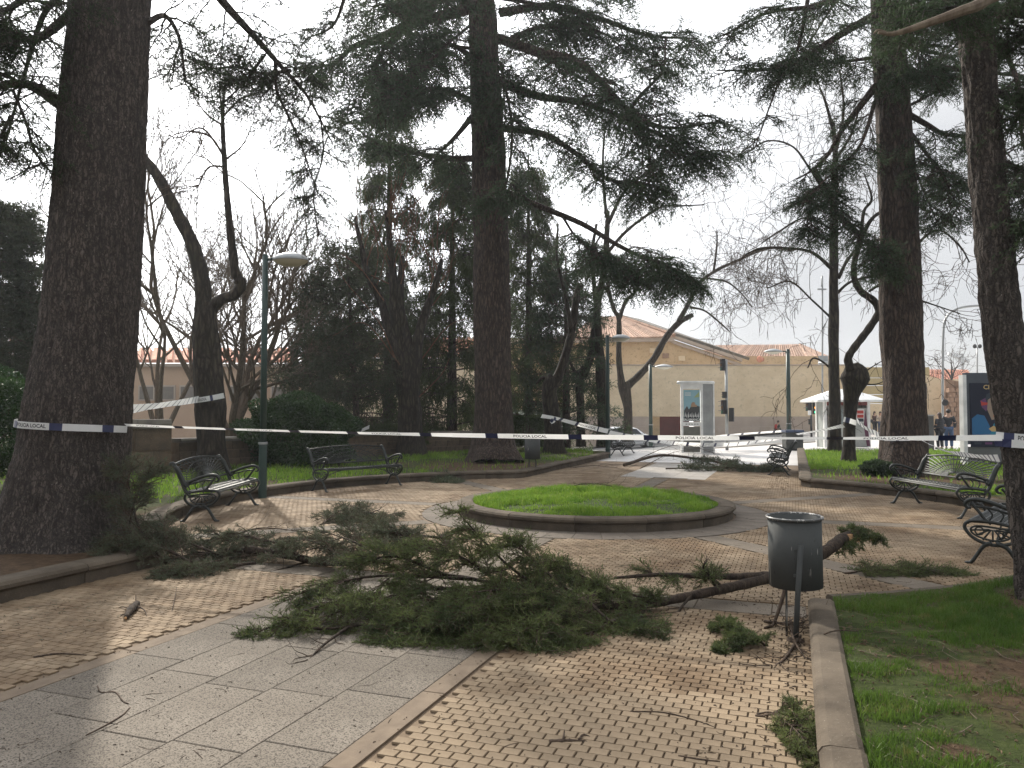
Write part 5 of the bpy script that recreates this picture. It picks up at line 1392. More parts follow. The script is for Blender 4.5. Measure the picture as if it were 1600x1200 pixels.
# ---- ornate bench. local frame: x along the length, y back, z up; front edge of seat at y=0
def bench_proto():
    r_ = empty('ornate_bench')
    LH = .98
    def side(sx):
        mb = MB(); x = sx * LH
        def cv(pts, r, k=5, n=6, fl=1.0):
            sp = smooth_path([(x, a, b) for a, b in pts], k); mb.tube(sp, lerp_along(r if isinstance(r, (list, tuple)) else [r], len(sp)) if isinstance(r, (list, tuple)) else r, n)
        # back post, curling over at the top
        cv([(.33, .36), (.41, .46), (.46, .58), (.52, .72), (.575, .82), (.60, .85), (.625, .84), (.625, .815)], [.020, .026, .028, .028, .028, .028, .026, .02])
        cv([(.38, .50), (.46, .62), (.52, .75), (.57, .80)], .034)
        # arm: from back post forward, curling down
        cv([(.44, .56), (.34, .585), (.20, .64), (.06, .675), (-.03, .67), (-.075, .63), (-.06, .59), (-.02, .585)], [.02, .022, .024, .024, .024, .022, .018, .012])
        cv([(-.02, .64), (.05, .55), (.10, .48), (.16, .43)], .017)
        cv([(.42, .52), (.28, .56), (.12, .60), (.02, .60)], .013)
        for q in (.32, .22, .12): cv([(q, .60 - q * .1 + .01), (q + .05, .53), (q + .02, .46)], .009, 4, 4)
        # seat scroll and under-seat oval
        cv([(.40, .41), (.20, .445), (.05, .455), (-.05, .44), (-.085, .39), (-.06, .33), (0, .27), (.10, .225), (.22, .215), (.34, .25), (.41, .32), (.41, .40)], .019, 5)
        cv([(.32, .38), (.12, .40), (.01, .395), (-.03, .36), (.0, .31), (.10, .27), (.22, .26), (.31, .29), (.34, .34)], .011, 5, 5)
        for t in np.linspace(0.15, 2.99, 7): cv([(.17 + .03 * math.cos(t), .37), (.17 + .20 * math.cos(t), .37 - .125 * math.sin(t))], .009, 2, 4)
        for cy_, cz_ in ((.05, .35), (.30, .33)):
            cv([(cy_ + .04 * math.cos(t), cz_ + .04 * math.sin(t)) for t in np.linspace(0, 6.28, 9)], .008, 2, 4)
        s_ = mb.build('side_frame', M['iron'], r_, True)
        for pts in ([(.16, .235), (.09, .20), (.03, .11), (-.02, .03), (-.06, .0)], [(.20, .235), (.29, .20), (.36, .10), (.41, .03), (.45, .0)]):
            l = MB(); sp = smooth_path([(x, a, b) for a, b in pts], 4); l.tube(sp, lerp_along([.03, .024, .02, .022, .024], len(sp)), 6); l.blob((x, pts[-1][0], .012), (.026, .035, .014)); l.build('leg', M['iron'], s_, True)
    side(-1); side(1)
    # seat: open lattice of cast bars between two rails
    se = MB()
    for y, z in ((-.035, .45), (.40, .425)): se.tube([(-LH, y, z), (0, y, z - .004), (LH, y, z)], .017, 6)
    se.tube([(-LH, -.055, .425), (LH, -.055, .425)], .014, 6)
    for k in range(40):
        x = -LH + 2 * LH * (k + .5) / 40
        se.box((x, .18, .437), (.024, .44, .014))
    for y in (.06, .13, .20, .27, .34): se.box((0, y, .441), (2 * LH, .016, .012))
    for k in range(20):
        x = -LH + 2 * LH * (k + .5) / 20
        for y in (.095, .235): se.tube([(x + .03 * math.cos(t), y + .03 * math.sin(t), .447) for t in np.linspace(0, 6.28, 7)], .006, 4, False)
    se.build('seat', M['iron'], r_)
    # back: arched fan lattice
    bk = MB()
    def B(x, t):      # t 0..1 up the back
        top = .83 + .055 * (1 - (x / LH) ** 2); z = .54 + (top - .54) * t
        return (x, .455 + (z - .54) * .44, z)
    bk.tube([B(x, 1) for x in np.linspace(-LH, LH, 17)], .017, 6)
    bk.tube([B(x, 0) for x in np.linspace(-LH, LH, 9)], .015, 6)
    bk.tube([B(x, .84) for x in np.linspace(-LH * .97, LH * .97, 17)], .007, 4)
    for k in range(27):        # rays of the fan from the middle of the lower rail
        a = math.pi * (k + .5) / 27
        x1 = math.cos(a); t1 = math.sin(a)
        ln_ = min(.97 * LH / max(abs(x1), 1e-3), 1 / max(t1, 1e-3) * .30 / .30 if t1 > .0 else 9)
        pts = []
        for q in np.linspace(.18, 1, 5):
            xx = x1 * LH * 1.0 * q * min(1, ln_); tt = t1 * q * 1.0
            sc_ = 1 / max(t1, abs(x1)); pts.append(B(xx * min(sc_, 1.4), min(1, tt * min(sc_, 1.6))))
        bk.tube(pts, .0075, 4, False)
    for q in (.18, .38, .58, .78):      # arcs of the fan
        bk.tube([B(LH * q * math.cos(a), min(.98, q * 1.05 * math.sin(a))) for a in np.linspace(0.02, math.pi - .02, 19)], .008, 4, False)
    for k in range(12):
        x = -LH * .92 + 2 * LH * .92 * k / 11
        c = B(x, .92); bk.tube([(c[0] + .028 * math.cos(t), c[1], c[2] + .02 * math.sin(t)) for t in np.linspace(0, 6.28, 7)], .006, 4, False)
    bk.build('backrest', M['iron'], r_)
    br = MB()
    for s in (-1, 1):
        br.tube(smooth_path([(s * LH, .20, .24), (s * .62, .19, .36), (s * .3, .18, .43)], 4), .009, 5)
    br.build('brace', M['iron'], r_)
    return r_
bproto = bench_proto()
bench_places = []
def bench_at(theta_deg, r, label, first=False):
    t = R(theta_deg); c = CC + r * np.array((math.cos(t), math.sin(t)))
    o = bproto if first else copy_tree(bproto)
    o.location = (c[0], c[1], .012); o.rotation_euler = (0, 0, t - R(90))
    tag(o, label, 'bench', 'ornate iron benches round the plaza'); return o
bench_at(182, 5.72, 'ornate iron bench seen from its end, nearest the huge left trunk', True)
bench_at(140, 5.77, 'ornate iron bench seen from the front, left of the central cedar and its bin')
bench_at(1, 5.42, 'ornate iron bench with fan-shaped back, between right cedar and leaning trunk')
bench_at(-40.5, 5.50, 'nearest ornate iron bench, half hidden by the leaning trunk at the right edge')
o = copy_tree(bproto); c = ca(C0 + HALF - .75, 20.9 - .0); c = np.array((6.95, 20.6)); o.location = (c[0], c[1], .012); o.rotation_euler = (0, 0, -AX - R(90) + R(0) )
tag(o, 'ornate iron bench seen side-on against the right lawn kerb, below the small box bin', 'bench', 'ornate iron benches round the plaza')
o = copy_tree(bproto); o.location = (4.45, 29.6, .01); o.rotation_euler = (0, 0, R(90) - AX)
tag(o, 'farthest ornate iron bench, small and dark, in front of the white car', 'bench', 'ornate iron benches round the plaza')

# ---- near litter bin
def hollow(mb, r, z0, z1, t=.006, n=40, sx=1, sy=1):
    mb.lathe([(.001, z0 + .01), (r - t, z0 + .01), (r - t, z1), (r, z1), (r, z0), (.001, z0)], (0, 0, 0), n, 0, sx, sy)
g = G(1244, 1003)
r_ = empty('litter_bin', (g[0] + .0, g[1], .012)); tag(r_, 'large grey metal litter bin on a leaning post, in the foreground beside the right kerb', 'bin')
zb_, zt_ = .345, .835; bx_, by_ = .065, .17
body = MB(); hollow(body, .185, zb_, zt_); bo = body.build('bin_body', M['bin_paint'], r_, True); bo.location = (bx_ + .005, by_, 0); bo.rotation_euler = (R(1), R(-1), 0)
for p in bo.data.polygons: p.use_smooth = abs(p.normal.z) < .5
rim = MB(); rim.tube([(.190 * math.cos(t), .190 * math.sin(t), zt_) for t in np.linspace(0, 2 * math.pi, 49)], .011, 8, False); ro = rim.build('rim', M['rim_wear'], r_, True); ro.location = bo.location; ro.rotation_euler = bo.rotation_euler
ps = MB(); ps.tube([(-.012, -.022, 0), (.010, -.022, .35), (.03, -.032, .66)], .019, 14); ps.build('post', M['bin_paint'], r_, True)
ps = MB(); ps.tube([(-.03, .10, 0), (-.028, .10, .30), (-.026, .10, zb_ + .02)], .008, 8); ps.build('rear_post', M['bin_paint'], r_, True)
br = MB(); br.box((.01, .0, .45), (.05, .04, .02)); br.box((.01, .0, .62), (.05, .04, .02)); br.build('bracket', M['bin_paint'], r_)
m = MB(); m.lathe([(.06, 0), (.055, .012), (.02, .03)], (-.012, -.02, 0), 12); m.build('foot_plate', M['twig'], r_)
# ---- far grey bin by the left corner
g = G(832, 742)
r_ = empty('litter_bin', (g[0], g[1], .01)); tag(r_, 'grey metal litter bin on two thin posts, just right of the central cedar', 'bin')
body = MB(); hollow(body, .20, .40, .95); body.build('bin_body', M['bin_paint'], r_, True)
rim = MB(); rim.tube([(.205 * math.cos(t), .205 * math.sin(t), .95) for t in np.linspace(0, 2 * math.pi, 33)], .014, 6, False); rim.build('rim', M['rim_wear'], r_)
for s in (-1, 1):
    ps = MB(); ps.tube([(s * .09, -.02, 0), (s * .085, -.02, .42)], .016, 8); ps.build('post', M['bin_paint'], r_)
# ---- box bin under the fourth lamp
g = G(1234, 703)
r_ = empty('litter_bin', (g[0], g[1] - .35, .0)); tag(r_, 'square dark box bin with a blue lid at the foot of the fourth lamp post', 'bin')
m = MB(); m.box((0, 0, .42), (.72, .5, .68)); m.build('bin_body', M['bin_paint'], r_); m = MB(); m.box((0, 0, .82), (.78, .56, .10)); m.build('lid', paint('blue_lid', (.05, .07, .13), .4), r_)
m = MB(); m.box((0, 0, .04), (.4, .3, .08)); m.build('base', M['dark'], r_)

# ---- lamp posts with a shallow bowl head
def lamp(base, H, sx, label, r0=.075, r1=.06, arm=.14, head=.34, sleeve=1.0):
    r_ = empty('street_lamp', base); tag(r_, label, 'lamp post', 'green lamp posts round the plaza')
    m = MB(); m.lathe([(r0, 0), (r0, sleeve), (r0 * .98, sleeve + .02)], n=16); m.build('base_sleeve', M['green_paint'], r_, True)
    m = MB(); m.lathe([(r0 * 1.1, 0), (r0 * 1.14, .02), (r0 * 1.1, .045)], (0, 0, sleeve), 16); m.build('collar', M['galv'], r_, True)
    m = MB(); m.tube([(0, 0, sleeve), (0, 0, H * .6), (0, 0, H)], [r1, r1 * .95, r1 * .85], 14); m.blob((0, 0, H), (r1 * .9, r1 * .9, .05)); m.build('pole', M['green_paint'], r_, True)
    m = MB(); m.tube([(0, 0, H - .07), (sx * arm, 0, H - .05)], .03, 8); m.build('arm', M['green_paint'], r_, True)
    cx = sx * (arm + head)
    m = MB(); m.lathe([(.001, .115), (.12, .105), (.24, .07), (head * .95, .01), (head, -.02), (head * .98, -.04)], (cx, 0, H - .05), 24, 0, 1.0, .75); hd = m.build('lamp_head', M['galv'], r_, True)
    m = MB(); m.lathe([(head * .97, -.045), (.27, -.09), (.16, -.135), (.001, -.15)], (cx, 0, H - .05), 24, 0, 1.0, .75); m.build('lamp_bowl', M['lamp_glass'], hd, True)
    return r_
g = G(410, 779); g[2] = .01
lamp(g, 4.55, 1, 'green lamp post standing between the two left benches')
g = G(950, 715); g[2] = .0
lamp(g, 4.35, 1, 'dark lamp post by the far left kerb, in front of the slender bare trunks', .09, .075)
g = P(1017, 697, 37); lamp(g, Z_(571, 37) - g[2], 1, 'small lamp post in front of the garage opening, left of the white totem', .1, .09, .2, .45)
g = P(1233, 697, 35); lamp(g, Z_(547, 35) - g[2], -1, 'dark lamp post with its head to the left, in front of the long wall', .11, .1, .25, .42)
r_ = lamp((5.05, 7.3, .16), Z_(341, 7.3) - .16 + .03, -1, 'lamp head peeping out behind the leaning trunk at the right edge', .06, .05, .02, .2)

# ---- tall poles beyond
def pole(name, pts, r, label, cat, mat='galv'):
    r_ = empty(name, pts[0]); tag(r_, label, cat); o0 = np.array(r_.location); m = MB(); sp = smooth_path(np.array(pts) - o0, 5)
    m.tube(sp, r, 8); m.build('pole', M[mat], r_, True); return r_
p = pole('tall_street_light', [P(1473, 700, 36), P(1473, 600, 36), P(1474, 520, 36), P(1478, 498, 36), P(1490, 485, 36), P(1510, 479, 36), P(1540, 477, 36)], .055, 'tall pale street light whose arm bends over to the right, by the brown wall', 'street light')
m = MB(); m.blob(P(1545, 478, 36) - np.array(p.location), (.35, .14, .08)); m.build('lamp_head', M['galv'], p)
m = MB(); c = P(1475, 629, 36) - np.array(p.location); m.lathe([(.001, -.02), (.15, -.02), (.15, .02), (.001, .02)], n=20); so_ = m.build('round_sign', M['dark'], p); so_.location = tuple(c + (0, -.09, 0)); so_.rotation_euler = (R(90), 0, 0)
p = pole('twin_headed_pole', [P(1527, 640, 52), P(1527, 542, 52)], .05, 'thin pole with two small floodlights at the top, above the poster board', 'pole')
for s in (-1, 1):
    m = MB(); m.blob(P(1527 + s * 4, 541, 52) - np.array(p.location), (.13, .13, .15)); m.build('floodlight', M['dark'], p)
p = pole('tall_pole', [P(1285, 706, 44), P(1285, 450, 44), P(1284, 448, 44)], .05, 'tall slim pole left of the straight bare tree', 'pole')
m = MB(); m.box(P(1284, 452, 44) - np.array(p.location), (.5, .1, .08)); m.build('cross_piece', M['galv'], p)
m = MB(); m.box(P(1286, 560, 44) - np.array(p.location), (.5, .2, .3)); m.build('junction_box', M['galv'], p)
m = MB(); m.blob(P(1290, 567, 43.9) - np.array(p.location), (.45, .3, .12)); m.build('lamp_head', M['galv'], p)

# ---- traffic lights
TL = {'r': (0.25, .01, .01), 'a': (1.0, .42, .03), 'g': (0.02, .75, .38)}
def signal(parent, c, h, w, lit=(), side=False, o0=(0, 0, 0), rz=0):
    "three-lamp signal head; side=True shows its visors in profile"
    hd = empty('signal_head', (0, 0, 0)) if False else None
    m = MB(); m.box((0, 0, 0), (w, w * .7, h)); o = m.build('signal_head', M['dark'], parent); o.location = tuple(c); o.rotation_euler = (0, 0, rz)
    for k, col in enumerate(('r', 'a', 'g')):
        z = h * (1 / 3 - k / 3)
        m = MB(); m.lathe([(.001, 0), (h * .12, 0), (h * .12, .01)], n=12)
        em = 1.6 if col in lit else 0
        l = m.build('signal_lamp', flat('lamp_' + col + str(em > 0), TL[col] if em else tuple(q * .12 for q in TL[col]), .3, em), o); l.location = (0, -w * .36, z); l.rotation_euler = (R(90), 0, 0)
        m = MB(); m.slab([(-h * .13, -w * .35, z + h * .10), (h * .13, -w * .35, z + h * .10), (h * .13, -w * .35 - h * .24, z + h * .06), (-h * .13, -w * .35 - h * .24, z + h * .06)], .015); m.build('visor', M['dark'], o)
    return o
g = P(1136, 706, 34); r_ = empty('traffic_light_mast', g); tag(r_, 'tall grey traffic light mast with several signal heads right of the white totem', 'traffic light'); o0 = np.array(r_.location)
m = MB(); m.tube([(0, 0, 0), (0, 0, 2), (0, 0, Z_(562, 34) - g[2])], [.07, .065, .06], 10); m.build('mast', M['galv'], r_, True)
signal(r_, P(1129, 570, 34) - o0, .52, .22, rz=R(-80)); signal(r_, P(1131, 636, 34) - o0, .62, .24, rz=R(-80)); signal(r_, P(1132, 617, 34) - o0, .28, .2, rz=R(-80))
signal(r_, P(1143, 648, 33.8) - o0, .6, .2, rz=R(150)); m = MB(); m.tube([(0, 0, Z_(656, 34) - g[2]), P(1143, 656, 33.9) - o0], .02, 5); m.build('bracket', M['galv'], r_)
g = P(1268, 690, 50); r_ = empty('traffic_light', g); tag(r_, 'traffic light showing green and amber, left of the white kiosk roof', 'traffic light'); o0 = np.array(r_.location)
m = MB(); m.tube([(0, 0, 0), (0, 0, Z_(628, 50) - g[2])], .07, 8); m.build('mast', M['dark'], r_, True)
signal(r_, P(1263, 632, 50) - o0, .85, .3, rz=R(-80)); signal(r_, P(1274, 637, 49.8) - o0, .85, .3, lit=('a', 'g')); signal(r_, P(1266, 659, 50) - o0, .35, .2, rz=R(-80))
m = MB(); m.box(P(1265, 645, 49.8) - o0, (.2, .05, .3)); m.build('sign_plate', M['white'], r_)

# ---- white tourist totem
D = 30.5; g = G(1089, 707); D = g[1]; r_ = empty('information_totem', (g[0], D, 0)); tag(r_, 'tall white information totem with a city poster, beside the traffic light mast', 'information pillar')
hT = Z_(600, D); w = 1.32
def q_(name, c, s, mat, parent=None, rz=0):
    parent = parent or r_; m = MB(); m.box((0, 0, 0), s); o = m.build(name, mat, parent); o.location = c; o.rotation_euler = (0, 0, rz); return o
q_('left_post', (-.60, 0, hT / 2), (.09, .12, hT), M['white']); q_('middle_post', (.20, 0, hT / 2), (.09, .12, hT), M['white'])
q_('head_panel', (-.2, 0, hT - .10), (.71, .1, .2), M['white'])
q_('caption_panel', (-.2, 0, hT - 1.62), (.71, .1, .16), M['white'])
q_('side_panel', (.44, .12, hT / 2), (.40, .3, hT), M['galv']); q_('right_post', (.70, .05, hT / 2), (.06, .1, hT), M['white'])
mT = MB(); mT.lathe([(.001, .12), (.70, .12), (.76, .08), (.74, 0), (.001, 0)], (0, .12, hT), 20, 0, 1.03, .35); mT.build('roof_cap', M['white'], r_)
q_('glass_door', (-.2, .04, (hT - 1.72) / 2), (.68, .03, hT - 1.74), paint('grey_glass', (.16, .16, .14), .15))
pz0, pz1 = hT - 1.50, hT - .24; ph, pw = pz1 - pz0, .66
po = q_('poster', (-.2, -.03, (pz0 + pz1) / 2), (pw, .04, ph), flat('poster_sky', (.25, .42, .48), .4))
def quad_on(parent, pts, y, mat, name):
    m = MB(); m.add([(a, y, b) for a, b in pts], [tuple(range(len(pts)))]); return m.build(name, mat, parent)
Pk, Pt, Pw_ = flat('poster_dark', (.03, .035, .04)), flat('poster_tan', (.35, .22, .13)), flat('poster_white', (.75, .75, .72))
quad_on(po, [(-.32, -.62), (.32, -.62), (.32, -.40), (.24, -.30), (.10, -.34), (-.02, -.22), (-.14, -.30), (-.32, -.26)], -.023, Pk, 'poster_print')
quad_on(po, [(-.32, -.20), (-.2, -.02), (-.12, -.16), (.02, .05), (.1, -.02), (.18, .0), (.32, -.04), (.32, -.40), (.1, -.34), (-.32, -.28)], -.0215, flat('poster_city', (.06, .06, .06)), 'poster_print')
quad_on(po, [(-.04, .0), (.0, .12), (.1, .14), (.14, .04), (.2, .02), (.2, -.05), (-.04, -.06)], -.0225, Pt, 'poster_print')
for k in range(9): quad_on(po, [(-.3 + k * .068, -.46 - .03 * (k % 3)), (-.27 + k * .068, -.26 - .05 * (k % 2)), (-.255 + k * .068, -.44)], -.0235, Pw_, 'poster_print')
quad_on(po, [(.08, .32), (.3, .56), (.3, .34)], -.022, flat('poster_green', (.35, .42, .2)), 'poster_print')
def text_mesh(s, size, mat, extrude=0.0):
    cu = bpy.data.curves.new('text', 'FONT'); cu.body = s; cu.size = size; cu.align_x = 'CENTER'; cu.align_y = 'CENTER'; cu.resolution_u = 2; cu.offset = size * .018
    to = bpy.data.objects.new('t', cu); COL.objects.link(to); dg = bpy.context.evaluated_depsgraph_get()
    me = bpy.data.meshes.new_from_object(to.evaluated_get(dg)); bpy.data.objects.remove(to); me.materials.clear(); me.materials.append(mat); return me
def letters(s, size, mat, parent, loc, rot=(R(90), 0, 0), name='lettering', sx=1):
    o = bpy.data.objects.new(name, text_mesh(s, size, mat)); COL.objects.link(o); o.parent = parent; o.location = loc; o.rotation_euler = rot; o.scale = (sx, 1, 1); return o
letters('SALAMANCA', .125, Pw_, po, (0, -.026, -.575), sx=.95)
letters('EN VIVO', .05, Pw_, po, (-.18, -.026, .48)) if False else None
tx = flat('small_print', (.2, .2, .2))
for z in (.50, .45, .40): quad_on(po, [(-.28, z), (-.04, z), (-.04, z + .02), (-.28, z + .02)], -.023, Pw_, 'poster_print')
cp = [c for c in children(r_) if c.name.startswith('caption')][0]
for k in range(5): quad_on(cp, [(-.26 + k * .11, -.02), (-.18 + k * .11, -.02), (-.18 + k * .11, .015), (-.26 + k * .11, .015)], -.052, tx, 'caption_print')

# ---- circus poster board on the right lawn
g = G(1510, 722, .16); D = 21.5; r_ = empty('poster_board', (P(1548, 650, D)[0], D, .16)); tag(r_, 'dark illuminated poster board advertising a circus, behind the leaning trunk', 'advertising board')
hM = Z_(586, D) - .16; wM = 1.62
q2 = lambda n_, c, s, m_: q_(n_, c, s, m_)
q2('frame_post', (-wM / 2 + .03, -.02, hM / 2), (.10, .2, hM), M['white'])
q2('frame_post', (wM / 2 - .03, -.02, hM / 2), (.10, .2, hM), M['galv'])
q2('case', (.02, .02, hM * .60 + .06), (wM - .14, .14, hM * .80), paint('dark_grey_case', (.05, .06, .08), .4))
q2('plinth', (.02, .02, .29), (wM - .14, .12, .40), paint('grey_plinth_panel', (.12, .125, .12), .5))
pb = q2('poster', (.03, -.06, 1.38), (wM - .34, .02, 1.78), flat('poster_navy', (.008, .012, .03), .8))
cols = dict(blue=flat('poster_blue', (.01, .12, .28)), teal=flat('poster_teal', (.01, .20, .30)), face=flat('poster_face', (.30, .22, .16)), red=flat('poster_red', (.45, .04, .03)), orange=flat('poster_orange', (.5, .12, .02)), cap=flat('poster_cap', (.02, .03, .045)), gold=flat('poster_gold', (.55, .38, .15)), violet=flat('poster_violet', (.12, .04, .12)))
quad_on(pb, [(-.6, -.55), (-.6, -.10), (-.45, .02), (-.25, -.02), (-.12, -.28), (-.05, -.55)], -.0115, cols['blue'], 'poster_print')
quad_on(pb, [(-.1, -.55), (.0, -.25), (.2, -.05), (.45, .0), (.62, -.08), (.62, -.55)], -.012, cols['teal'], 'poster_print')
quad_on(pb, [(-.32, .22), (-.36, .40), (-.2, .48), (-.15, .2), (-.2, .1)], -.0125, cols['violet'], 'poster_print')
quad_on(pb, [(-.17, .15), (-.15, .42), (.0, .52), (.13, .42), (.14, .14), (.05, -.12), (-.05, -.14)], -.013, cols['face'], 'poster_print')
quad_on(pb, [(.02, .20), (.14, .28), (.15, .05), (.08, -.12), (.0, -.05)], -.0135, cols['orange'], 'poster_print')
quad_on(pb, [(-.34, .40), (-.30, .36), (-.14, .34), (-.17, .28), (-.33, .26)], -.0135, cols['red'], 'poster_print')
quad_on(pb, [(-.22, .42), (-.18, .58), (0, .66), (.18, .60), (.26, .42), (.1, .46), (-.05, .48)], -.014, cols['cap'], 'poster_print')
quad_on(pb, [(-.14, -.38), (-.06, -.46), (.05, -.46), (.1, -.36), (.0, -.30)], -.0138, cols['gold'], 'poster_print')
letters('CIRCO', .17, cols['gold'], pb, (.02, -.015, .77), sx=1.1)
for k in range(7): quad_on(pb, [(-.30 + k * .1, -.66), (-.22 + k * .1, -.66), (-.22 + k * .1, -.62), (-.30 + k * .1, -.62)], -.0135, cols['gold'], 'poster_print')
for k in range(4): quad_on(pb, [(-.55 + k * .3, -.82), (-.35 + k * .3, -.82), (-.35 + k * .3, -.76), (-.55 + k * .3, -.76)], -.0135, cols['violet'] if k % 2 else cols['cap'], 'poster_print')

# ---- white kiosk
D = 35.5; r_ = empty('kiosk', (X_(1322, D), D, .0)); tag(r_, 'small white kiosk with a pointed white roof and dark red fascia, behind the bare trunks', 'kiosk')
z1 = Z_(625, D); zr = Z_(609, D); wk = 2.0
for sx_ in (-1, 1):
    for sy_ in (0, 1): q_('corner_post', (sx_ * wk / 2, sy_ * .9, z1 / 2), (.13, .13, z1), M['white'])
q_('back_wall', (0, .86, z1 / 2), (wk, .06, z1), M['white']); q_('front_panel', (0, .02, .5), (wk - .14, .06, 1.0), paint('kiosk_grey', (.42, .43, .40), .5))
sg_ = paint('kiosk_side_grey', (.32, .34, .32), .5); q_('side_wall', (wk / 2 - .01, .45, z1 / 2), (.05, .8, z1), sg_); q_('side_wall', (-wk / 2 + .01, .45, z1 / 2), (.05, .8, z1), sg_)
q_('fascia', (0, -.02, z1 - .14), (wk + .1, .08, .22), paint('dark_red_fascia', (.16, .03, .025), .5))
gp = q_('glass_pane', (-.45, .03, 1.4), (.8, .03, .75), paint('kiosk_glass', (.22, .25, .25), .1)); q_('front_panel', (.55, .02, 1.42), (.85, .05, .80), paint('kiosk_grey2', (.42, .43, .40), .5))
nt_ = q_('notice_board', (.62, -.02, 1.46), (.36, .03, .62), M['white']); 
for z, mm in ((.17, 'red'), (-.02, 'red'), (-.2, 'cap')): quad_on(nt_, [(-.15, z - .07), (.15, z - .07), (.15, z + .08), (-.15, z + .08)], -.017, cols[mm], 'notice_print')
m = MB(); e = 1.58; m.add([(-e, -.6, z1), (e, -.6, z1), (e, 1.5, z1), (-e, 1.5, z1), (-.35, .35, zr + .04), (.35, .35, zr + .04), (.35, .6, zr + .04), (-.35, .6, zr + .04), (-e, -.6, z1 - .09), (e, -.6, z1 - .09), (e, 1.5, z1 - .09), (-e, 1.5, z1 - .09)],
      [(0, 1, 5, 4), (1, 2, 6, 5), (2, 3, 7, 6), (3, 0, 4, 7), (4, 5, 6, 7), (8, 9, 1, 0), (9, 10, 2, 1), (10, 11, 3, 2), (11, 8, 0, 3), (11, 10, 9, 8)]); m.build('roof', M['white'], r_)
# maroon flag banner beside the kiosk
r_ = empty('banner', P(1357, 698, 35)); tag(r_, 'thin maroon pointed banner leaning beside the white kiosk', 'banner'); o0 = np.array(r_.location)
m = MB(); m.slab([P(1352, 640, 35) - o0, P(1350, 665, 35) - o0, P(1355, 697, 35) - o0, P(1360, 697, 35) - o0], .03); m.build('cloth', paint('maroon_cloth', (.10, .02, .05), .7), r_)
# grey cabinet right of the cedar
r_ = empty('utility_cabinet', P(1448, 704, 33)); tag(r_, 'dark grey box cabinet just right of the right cedar trunk', 'cabinet'); g = np.array(r_.location)
q_('cabinet_body', (-.2, .2, (Z_(650, 33) - g[2]) / 2), (1.0, .5, Z_(650, 33) - g[2]), paint('cabinet_grey', (.07, .07, .065), .6), r_)
q_('cabinet_lid', (-.2, .2, Z_(650, 33) - g[2] + .03), (1.06, .56, .05), M['galv'], r_)
# dark sign high beside the cedar
r_ = empty('street_sign', P(1444, 690, 40)); tag(r_, 'dark rectangular sign panel on a pole, right of the right cedar', 'sign'); g = np.array(r_.location)
m = MB(); m.tube([(0, 0, 0), (0, 0, Z_(600, 40) - g[2])], .05, 8); m.build('pole', M['dark'], r_)
q_('sign_panel', tuple(P(1443, 611, 39.8) - g), (.3, .1, .8), paint('sign_dark', (.05, .055, .07), .4), r_)
q_('lower_panel', tuple(P(1443, 634, 39.8) - g), (.22, .1, .6), M['dark'], r_)
